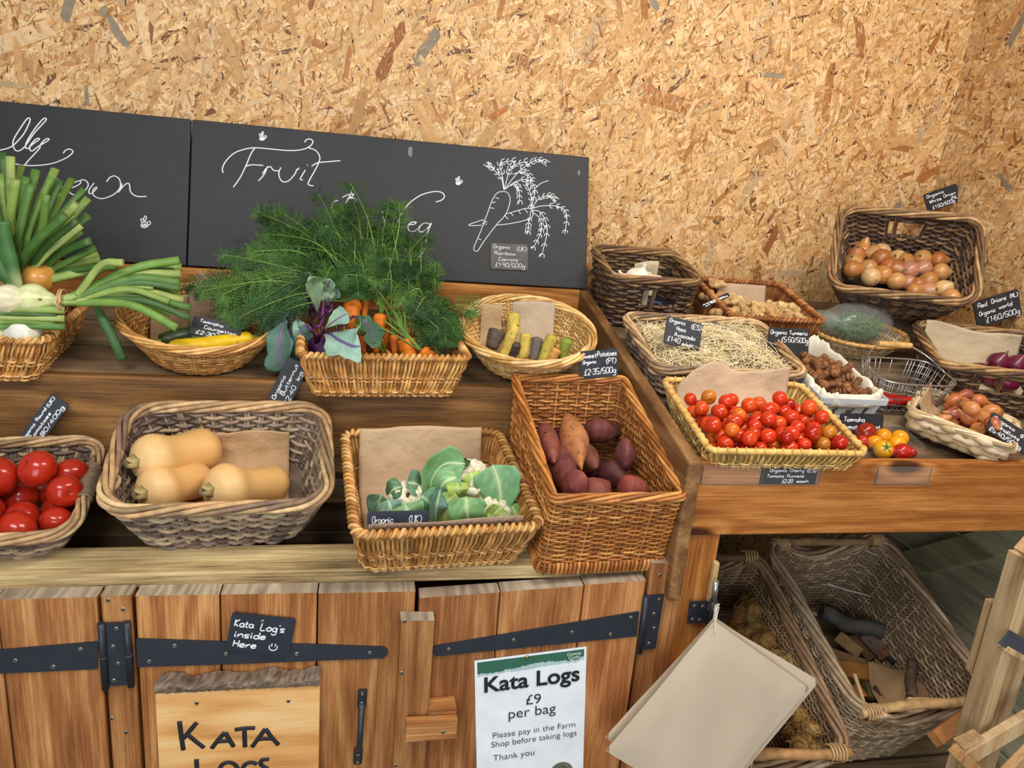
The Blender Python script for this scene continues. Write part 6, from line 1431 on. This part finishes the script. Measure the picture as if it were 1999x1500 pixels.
def text_strokes(s):
    out = []; x = 0
    for ch in s:
        if ch == ' ': x += 3.2; continue
        for st in GL_[ch].split(';'): out.append([(x+int(p[0]), int(p[1])-3+RND.uniform(-.12, .12)) for p in st.split()])
        x += {'i': 2.4, 'l': 2.6, '.': 2.4, '1': 3.6, "'": 2, '(': 3.2, ')': 3.2, 'm': 5.8, '/': 4.4, 't': 4.2, 'r': 4.2}.get(ch, 5.4)
    return out, x
def slate(TL, TR, BL, Y, label, lines, lean=.25, yaw=0.0, plane=None, col=C(44, 46, 52), thick=.0035, r=.00085, cat='price tag', name='slate_tag', rnd_=.006, group='handwritten slate price tags', tcol=WHITE):
    """slate card with rounded corners and chalk-pen handwriting; lines = (text, u0, v0, u1, height, slope)"""
    if plane is None:
        n = np.array([math.sin(yaw)*math.cos(lean), -math.cos(yaw)*math.cos(lean), math.sin(lean)]); p0 = onY(*BL, Y)
        f = lambda q: onP(*q, p0, n)
    else: f = plane[0]; n = plane[1]
    a, b_, c = f(TL), f(TR), f(BL); ux = (b_-a); w = np.linalg.norm(ux); ux /= w; dv = c-a; dv -= ux*np.dot(dv, ux); h = np.linalg.norm(dv); uy = -dv/h; nz = np.cross(ux, uy)
    Mx = Matrix(((ux[0], uy[0], nz[0], c[0]+(np.dot(a-c, ux))*ux[0]), (ux[1], uy[1], nz[1], c[1]+(np.dot(a-c, ux))*ux[1]), (ux[2], uy[2], nz[2], c[2]+(np.dot(a-c, ux))*ux[2]), (0, 0, 0, 1)))
    mb = MB(); q = []
    for (cx, cy, a0) in ((w-rnd_, rnd_, -math.pi/2), (w-rnd_, h-rnd_, 0), (rnd_, h-rnd_, math.pi/2), (rnd_, rnd_, math.pi)):
        q += [(cx+rnd_*math.cos(a0+k*math.pi/10), cy+rnd_*math.sin(a0+k*math.pi/10)) for k in range(6)]
    m_ = len(q); V = [(x, y, 0) for x, y in q]+[(x, y, -thick) for x, y in q]
    mb.add(V, [list(range(m_))], col, 0, False); mb.add(V, [list(range(m_, 2*m_))[::-1]], col, 0, False); mb.add(V, [(i+m_, (i+1) % m_+m_, (i+1) % m_, i) for i in range(m_)], col, 0, False)
    e = tag(empty(name), label, cat, group); e.matrix_world = Mx
    o = mb.build('card', M['slate'], e); bevel(o, .0005, 1)
    if lines:
        mb = MB()
        for L_ in lines:
            s_, u0, v0, u1, hh = L_[:5]; sl = L_[5] if len(L_) > 5 else 0
            st, wx = text_strokes(s_); sx = (u1-u0)*w/max(wx-1, 1); sy = hh*h/6.0; sh = .18
            for P in st:
                pts = [(u0*w+(x+sh*y*.6)*sx, v0*h+y*sy+sl*h*((x*sx)/w), .0002) for x, y in P]
                mb.tube(crom(pts, 4), r, 5, False, tcol, 0, ref=(0, 0, 1), flat=.5)
        mb.build('lettering', M['white'], e)
    return e
slate((958, 474), (1031, 478), (957, 525), 0, 'slate tag fixed to the blackboard below the carrot drawing, Organic Rainbow Carrots', [('Organic', .08, .80, .52, .13), ('(UK)', .70, .74, .96, .16), ('Rainbow', .10, .56, .66, .13), ('Carrots', .22, .33, .74, .13), ('£1.90/500g', .12, .10, .92, .15)], plane=(lambda q: onB(*q, .004), BN), col=C(84, 82, 78), r=.0007)
slate((379, 616), (474, 637), (366, 651), 1.60, 'slate tag reading Courgettes, standing in the round basket', [('Tomnaha', .14, .74, .62, .16, -.1), ('Courgettes', .26, .44, .92, .17, -.05), ('£2.30/500g', .12, .10, .95, .18, 0)], lean=.5, r=.0009)
slate((522, 779), (562, 696), (567, 790), 1.525, 'slate tag reading Butternut, turned on its end behind the squash basket', [('Organic', .05, .70, .60, .16), ('Butternut', .20, .42, .92, .17), ('£2.40', .04, .10, .48, .19), ('kg', .62, .12, .82, .16)], lean=.15, r=.001)
slate((32, 862), (99, 769), (79, 868), 1.515, 'slate tag reading Tomatoes, turned on its end behind the tomato basket', [('Organic', .05, .74, .42, .14), ('Round', .48, .74, .74, .14), ('(UK)', .78, .70, .97, .16), ('Tomatoes', .16, .44, .72, .16), ('£1.80/400g', .10, .12, .92, .18)], lean=.12, r=.001, col=C(54, 60, 70))
slate((1129, 687), (1205, 680), (1138, 741), 1.52, 'slate tag reading Sweet Potatoes, on the tall basket back corner', [('Sweet', .08, .74, .46, .17), ('Potatoes', .48, .76, .98, .17), ('Organic', .10, .54, .44, .11), ('(PT)', .70, .48, .95, .18), ('£2.35/500g', .12, .14, .94, .2)], lean=.12, r=.001, col=C(50, 54, 60))
slate((717, 1000), (837, 997), (714, 1086), 1.215, 'slate tag half sunk behind the cauliflower basket front rim', [('Organic', .08, .74, .42, .15), ('(UK)', .68, .72, .88, .18), ('Cauliflower', .2, .46, .8, .14)], lean=.2, r=.0009, col=C(52, 58, 74))
slate((1303, 616), (1372, 633), (1292, 669), 1.545, 'slate tag reading Hass Avocado, leaning on the straw', [('Organic', .08, .80, .52, .13), ('(ES)', .70, .74, .97, .17), ('Hass', .30, .56, .56, .14), ('Avocado', .26, .34, .84, .14), ('£1.40', .08, .12, .44, .17), ('each', .50, .08, .80, .11)], lean=.45, r=.0009)
slate((1502, 639), (1580, 643), (1506, 692), 1.60, 'slate tag reading Turmeric, at the back of the white crate', [('Organic', .04, .76, .44, .15), ('Turmeric', .50, .76, .96, .15), ('£5.50/500g', .30, .48, .98, .18)], lean=.25, r=.0009)
slate((1803, 380), (1867, 358), (1818, 413), 2.03, 'slate tag reading White Onion, tilted above the tipped onion basket', [('Organic', .06, .74, .58, .15), ('White', .10, .42, .46, .17), ('Onion', .54, .48, .90, .15), ('(NL)', .74, .24, .98, .16), ('£1.50/500g', .14, .08, .82, .17)], lean=.25, r=.0011)
slate((1900, 590), (1987, 564), (1913, 640), 1.70, 'slate tag reading Red Onions, tilted at the right edge', [('Red', .08, .72, .28, .16), ('Onions', .38, .74, .72, .16), ('(NL)', .80, .74, .97, .15), ('Organic', .08, .42, .44, .14), ('world', .52, .46, .82, .15), ('£1.60/500g', .20, .10, .96, .19)], lean=.2, r=.0011)
slate((1938, 803), (2012, 850), (1893, 819), 1.25, 'slate tag reading Shallots, slanting down over the rush basket', [('Organic', .08, .70, .62, .16), ('(FR)', .78, .62, .99, .17), ('Shallots', .22, .40, .78, .17), ('£5.40/500g', .04, .08, .86, .2)], lean=.75, r=.0009)
slate((1642, 807), (1726, 809), (1644, 864), 1.325, 'slate tag reading Tomato punnet, standing behind the plastic punnet', [('Tomnaha', .08, .72, .56, .15), ('Tomato', .04, .47, .48, .15), ('punnet', .52, .47, .94, .15), ('£2.00', .2, .12, .5, .14)], lean=.15, r=.0009, col=C(38, 40, 46))
slate((1494, 912), (1598, 912), (1494, 946), 0, 'slate tag reading Cherry Tomato Punnets, in the plastic holder', [('Organic', .10, .72, .42, .17), ('Cherry', .48, .72, .74, .17), ('(ES)', .80, .70, .97, .2), ('Tomato', .06, .40, .38, .17), ('Punnets', .44, .40, .76, .16), ('£2.20', .36, .08, .56, .2), ('each', .64, .10, .86, .15)], plane=(lambda q: onY(*q, 1.1972), np.array([0, -1., 0])), thick=.001, r=.0007, rnd_=.002, col=C(40, 42, 44))
kt = slate((453, 1197), (578, 1210), (444, 1270), 0, 'slate notice screwed to the cupboard door, Kata logs inside here', [("Kata", .07, .66, .36, .18), ("Log's", .48, .62, .86, .18), ('inside', .10, .38, .58, .17), ('Here', .10, .12, .46, .17)], plane=(lambda q: onY(*q, YD-.008), np.array([0, -1., 0])), r=.0013, cat='sign', name='slate_notice', group=None, col=C(40, 46, 58))
mb = MB(); c_ = Vector((.079, .014, .0003))
for P in ([(-.007, .004), (-.006, -.003), (0, -.006), (.006, -.003), (.007, .004)], [(-.003, .008), (-.003, .002)], [(.003, .008), (.003, .002)]): mb.tube(crom([(c_.x+x, c_.y+y, c_.z) for x, y in P], 4), .0011, 5, col=WHITE, flat=.5)
mb.build('smiley', M['white'], kt); mb = MB(); screw(mb, (.053, .064, .0002), (0, 0, 1), mi=0); mb.build('screw', [M['steel'], M['iron']], kt)
slate((1264, 576), (1322, 590), (1266, 606), 1.862, 'slate tag inside the garlic basket, seen through its hand hole', [('Organic', .06, .6, .5, .2), ('Garlic', .5, .3, .95, .2)], lean=.2, r=.001, tcol=C(150, 170, 210))
slate((1367, 597), (1420, 571), (1371, 603), 1.80, 'slate tag lying nearly flat on the ginger roots', [('Organic', .08, .7, .5, .16), ('Ginger', .3, .42, .8, .17), ('£4.95/500g', .1, .1, .9, .18)], lean=1.0, r=.001, col=C(40, 42, 44))

# ---- carved wooden sign
sg = tag(empty('wooden_sign', onY(464, 1400, YD-.005)), 'pale waney-edge board sign with carved KATA LOGS letters on the cupboard door', 'sign'); so_ = np.array(sg.location)
def sub(mb, name, mat, parent, off): mb.v = [v-np.array(off) for v in mb.v]; return mb.build(name, mat, parent)
a, b_ = onY(303, 1352, YD-.032), onY(624, 1352, YD-.032); bt = onY(310, 1640, YD-.032)[2]
mb = MB(); x0, x1, zt_ = a[0], b_[0], a[2]
mb.box(x0, x1, YD-.032, YD-.004, bt, zt_, (1, 1, 1)); sub(mb, 'board', M['signwood'], sg, so_)
mb = MB(); rs = np.random.RandomState(3); V = np.zeros((60, 9, 3)); Cc = np.zeros((60, 9, 3))
for i in range(60):
    x = x0+(x1-x0)*i/59; hz = .017+.004*math.sin(i*.35)+rs.uniform(-.002, .002)
    for j in range(9):
        t = j/8; V[i, j] = (x, YD-.033-.004*math.sin(t*math.pi)+rs.uniform(-.0012, .0012)+.029*max(0, t-.7)/.3, zt_-.003+hz*min(1, t/.7)+rs.uniform(-.001, .001)); Cc[i, j] = jit(C(126, 108, 92) if rs.rand() < .7 else C(96, 74, 60), .2)
mb.grid(V, Cc); o = sub(mb, 'bark_edge', M['bark'], sg, so_)
mb = MB(); KS = [[(1000, 938), (1010, 1015), (1022, 1098)], [(1098, 945), (1060, 990), (1022, 1035)], [(1045, 1012), (1090, 1050), (1137, 1086)], [(1255, 1000), (1215, 1045), (1180, 1090)], [(1255, 1000), (1278, 1040), (1303, 1080)], [(1205, 1054), (1240, 1050), (1278, 1048)], [(1310, 986), (1365, 978), (1422, 976)], [(1362, 980), (1364, 1030), (1366, 1082)], [(1480, 980), (1440, 1035), (1405, 1082)], [(1480, 980), (1512, 1025), (1552, 1070)], [(1430, 1042), (1470, 1036), (1515, 1036)],
 [(1095, 1150), (1098, 1205), (1102, 1260), (1135, 1262), (1172, 1258)], [(1275+52*math.cos(t), 1218+50*math.sin(t)) for t in np.linspace(0, 6.28, 14)], [(1405+50*math.cos(t)-5, 1218+50*math.sin(t)) for t in np.linspace(-.9, -5.6, 12)]+[(1440, 1225), (1405, 1226)], [(1500, 1150), (1462, 1155), (1455, 1180), (1490, 1205), (1500, 1235), (1470, 1258), (1440, 1250)]]
for P in KS: mb.tube(crom([onY(x/2.856, 1080+y/2.856, YD-.0322) for x, y in P], 5), .0042, 8, col=C(34, 36, 42), ref=(0, -1, 0), flat=.35)
sub(mb, 'carved_lettering', M['plain'], sg, so_)
for q in ((384, 1373), (563, 1369)):
    mb = MB(); screw(mb, onY(*q, YD-.0322), mi=0); sub(mb, 'screw', [M['steel'], M['iron']], sg, so_)

# ---- laminated poster
TLp, TRp = onY(926, 1289, YD-.0012), onY(1145, 1262, YD-.0012); ux = (TRp-TLp); pw = np.linalg.norm(ux); ux /= pw; uz = np.array([-ux[2], 0, ux[0]])
ps = tag(empty('poster'), 'laminated white Kata Logs poster with a green header on the right-hand door', 'poster')
ps.matrix_world = Matrix(((ux[0], uz[0], 0, TLp[0]), (0, 0, -1, TLp[1]), (ux[2], uz[2], 0, TLp[2]), (0, 0, 0, 1)))
ph = pw*1.414; PG = C(52, 104, 84)
def wav(x, y): return .0006+.0012*math.sin(y*22+1)*math.cos(x*9)+.0015*max(0, -y-.24)*4
def psheet(mb, x0, x1, y0, y1, z, col, nx=14, ny=20, edge=None):
    V = np.array([[(x0+(x1-x0)*i/nx, y0+(y1-y0)*j/ny+(edge(i/nx)*(j/ny) if edge else 0), z+wav(x0+(x1-x0)*i/nx, y0+(y1-y0)*j/ny)) for j in range(ny+1)] for i in range(nx+1)]); mb.grid(V, col)
mb = MB(); psheet(mb, -.004, pw+.004, .004, -ph-.004, 0, C(214, 218, 222)); o = mb.build('laminate', M['clear'], ps)
mb = MB(); psheet(mb, 0, pw, 0, -ph, .0004, C(236, 242, 246)); mb.build('sheet', M['plain'], ps)
rs = np.random.RandomState(2); ed = {round(i/60, 4): rs.uniform(-.002, .002) for i in range(61)}
mb = MB(); psheet(mb, .005, pw-.005, -.005, -.034, .0008, C(176, 200, 202), 60, 6, lambda u: ed.get(round(u, 4), 0)-.003+.006*u); psheet(mb, .005, pw-.005, -.005, -.030, .0011, PG, 60, 6, lambda u: ed.get(round(u, 4), 0)*1.3+.008*u-.003*math.sin(u*9)); mb.build('green_header', M['plain'], ps)
mb = MB(); q = []
V = [(pw*.79+.024*math.cos(t), -.293+.024*math.sin(t), .0016) for t in np.linspace(0, 6.283, 40)[:-1]]; mb.add(V, [list(range(len(V)))], C(110, 104, 92), 0, False)
for k in range(46):
    a_, r_ = rs.uniform(0, 6.28), .021*math.sqrt(rs.rand()); c_ = (pw*.79+r_*math.cos(a_), -.293+r_*math.sin(a_)); V = [(c_[0]+.003*rs.uniform(.5, 1)*math.cos(t), c_[1]+.003*rs.uniform(.5, 1)*math.sin(t), .0017+k*1e-5) for t in np.linspace(0, 6.28, 7)[:-1]]
    mb.add(V, [list(range(6))], [C(70, 92, 62), C(150, 140, 124), C(60, 56, 52), C(120, 128, 104)][k % 4], 0, False)
mb.build('round_picture', M['plain'], ps)
mb = MB(); p = (pw*.46, -.006, .003); mb.lathe([(0, .0042), (.001, .004), (.0022, .0025), (.0026, .0002)], 14, C(168, 140, 84), 0, Matrix.Translation(p)); mb.build('brass_pin', M['steel'], ps)
TM = {}
def ftext(s_, x, y, width, col, off=0.0, parent=ps, z=.0022, size=None, align='CENTER', space=1.0, squeeze=1.0, shear=0.0):
    cu = bpy.data.curves.new('t', 'FONT'); cu.body = s_; cu.align_x = align; cu.size = 1; cu.offset = off; cu.space_character = space; cu.shear = shear
    t = bpy.data.objects.new('t', cu); COL.objects.link(t); bpy.context.view_layer.update(); dg = bpy.context.evaluated_depsgraph_get()
    me = bpy.data.meshes.new_from_object(t.evaluated_get(dg)); bpy.data.objects.remove(t)
    n = len(me.vertices); co = np.empty(n*3, np.float32); me.vertices.foreach_get('co', co); co = co.reshape(-1, 3)
    k = width/(co[:, 0].max()-co[:, 0].min()); co[:, :2] *= k; co[:, 1] *= squeeze
    co[:, 0] += x-(co[:, 0].max()+co[:, 0].min())/2; co[:, 1] += y; co[:, 2] = z+np.array([wav(a_, b2) for a_, b2 in co[:, :2]])
    me.vertices.foreach_set('co', co.ravel()); at = me.color_attributes.new('Col', 'FLOAT_COLOR', 'POINT'); at.data.foreach_set('color', np.tile(np.array([*col, 1], np.float32), n))
    me.materials.clear(); me.materials.append(M['plain']); me.update(); o = bpy.data.objects.new('lettering', me); COL.objects.link(o); o.parent = parent; return o
BK = C(34, 36, 42); s_ = pw/.243
ftext('Kata Logs', pw*.51, -.082*s_, pw*.86, BK, .022); ftext('£9', pw*.52, -.128*s_, pw*.135, BK, -.004); ftext('per bag', pw*.51, -.158*s_, pw*.43, BK, -.004)
ftext('Please pay in the Farm', pw*.53, -.203*s_, pw*.76, BK, -.008); ftext('Shop before taking logs', pw*.53, -.226*s_, pw*.79, BK, -.008); ftext('Thank you', pw*.34, -.262*s_, pw*.38, BK, -.008)
ftext('Comrie', pw*.885, -.015, pw*.125, C(226, 236, 232), .01); ftext('Croft', pw*.885, -.0235, pw*.10, C(226, 236, 232), .01)

# ---- paper bags on a string
def kraft_bag(T, R, L, Y, label, seed):
    t, r_, l = onY(*T, Y), onY(*R, Y), onY(*L, Y); u, v = r_-t, l-t; e = tag(empty('paper_bag', t), label, 'bag', 'brown paper bags hanging from the post'); n = 26
    rs_ = np.random.RandomState(seed); V = np.zeros((2, n, n, 3)); nn = np.array([0, -1., 0])
    for s_ in (0, 1):
        for i in range(n):
            for j in range(n):
                a_, b2 = i/(n-1), j/(n-1); e_ = min(a_, 1-a_, b2, 1-b2); th = .0035*min(1, e_*8)
                V[s_, i, j] = u*a_+v*b2+nn*((th if s_ == 0 else -th)+.004*math.sin(a_*4+seed)*math.sin(b2*3+1)+.0016*abs(math.sin((a_*7-b2*4)+seed)))
    mb = MB(); mb.grid(V[0], C(206, 188, 164)); mb.grid(V[1], C(196, 176, 150)); mb.build('sheets', M['sheet'], e)
    mb = MB(); P = crom([np.array([0, -.006, -.012]), (-.004, -.012, .012), (-.003, -.01, .03), (.004, -.004, .026), (.002, -.006, .0), (0.004, -.008, -.025)], 6); mb.tube(P, .0011, 6, col=C(232, 226, 212)); mb.build('string', M['cloth'], e); return e
kraft_bag((1392, 1210), (1581, 1346), (1182, 1468), 1.100, 'front brown paper bag hanging by a string from the bench leg', 1)
kraft_bag((1390, 1206), (1600, 1330), (1196, 1450), 1.112, 'second brown paper bag, just behind the front one', 2)
kraft_bag((1394, 1204), (1560, 1318), (1180, 1440), 1.124, 'rearmost brown paper bag of the hanging bunch', 3)

# ---- pale timber crate in the lower right corner
cr = tag(empty('timber_crate', onY(1875, 1490, 1.06)), 'pale timber crate standing on end in the lower right corner', 'crate'); co_ = np.array(cr.location)
def beam(nm, p, q, Yp, Yq, w, d, col=(1, 1, 1), mat='crate', foot=False):
    a, c = onY(*p, Yp), onY(*q, Yq)
    if foot: c = a+(c-a)*((a[2]-.002)/(a[2]-c[2]))
    dv = (c-a)/2; L_ = np.linalg.norm(dv); y_ = np.array([0, 1., 0]); s_ = np.cross(dv/L_, y_); s_ /= np.linalg.norm(s_); y2 = np.cross(s_, dv/L_)
    mb = MB(); mb.obox((a+c)/2, dv, s_*w/2, y2*d/2, col); o = sub(mb, nm, M[mat], cr, co_); bevel(o, .0015); return o
beam('post', (1999, 1085), (1873, 1510), 1.06, 1.06, .024, .05, foot=True); beam('shaded_side', (2040, 1090), (1912, 1510), 1.09, 1.09, .055, .016, (.86, .82, .8), foot=True); beam('batten', (1938, 1172), (1898, 1310), 1.10, 1.10, .022, .016, (1.1, 1.1, 1.1))  # grey tint of the wide strip stands in for the post's shadowed face
beam('slat', (1995, 1082), (2050, 1020), 1.03, 1.03, .03, .02, (1, .8, .66)); beam('slat', (1880, 1480), (2050, 1378), 1.01, 1.01, .036, .018, (.98, .95, .9)); beam('slat', (1950, 1530), (2060, 1420), .99, .99, .034, .018, (1.02, .86, .72))
beam('block', (1872, 1462), (1914, 1442), 1.02, 1.02, .026, .03, (.82, .76, .7)); beam('block', (1868, 1468), (1912, 1512), 1.0, 1.0, .022, .03, (.96, .74, .58))
beam('slate_strip', (1960, 1244), (2040, 1290), 1.03, 1.03, .034, .004, C(70, 74, 84), 'slate'); beam('slat', (1958, 1262), (2040, 1310), 1.035, 1.035, .012, .02, (1, .92, .8)); beam('slat', (1990, 1520), (2060, 1400), 1.12, 1.12, .06, .01, C(60, 66, 84), 'slate')
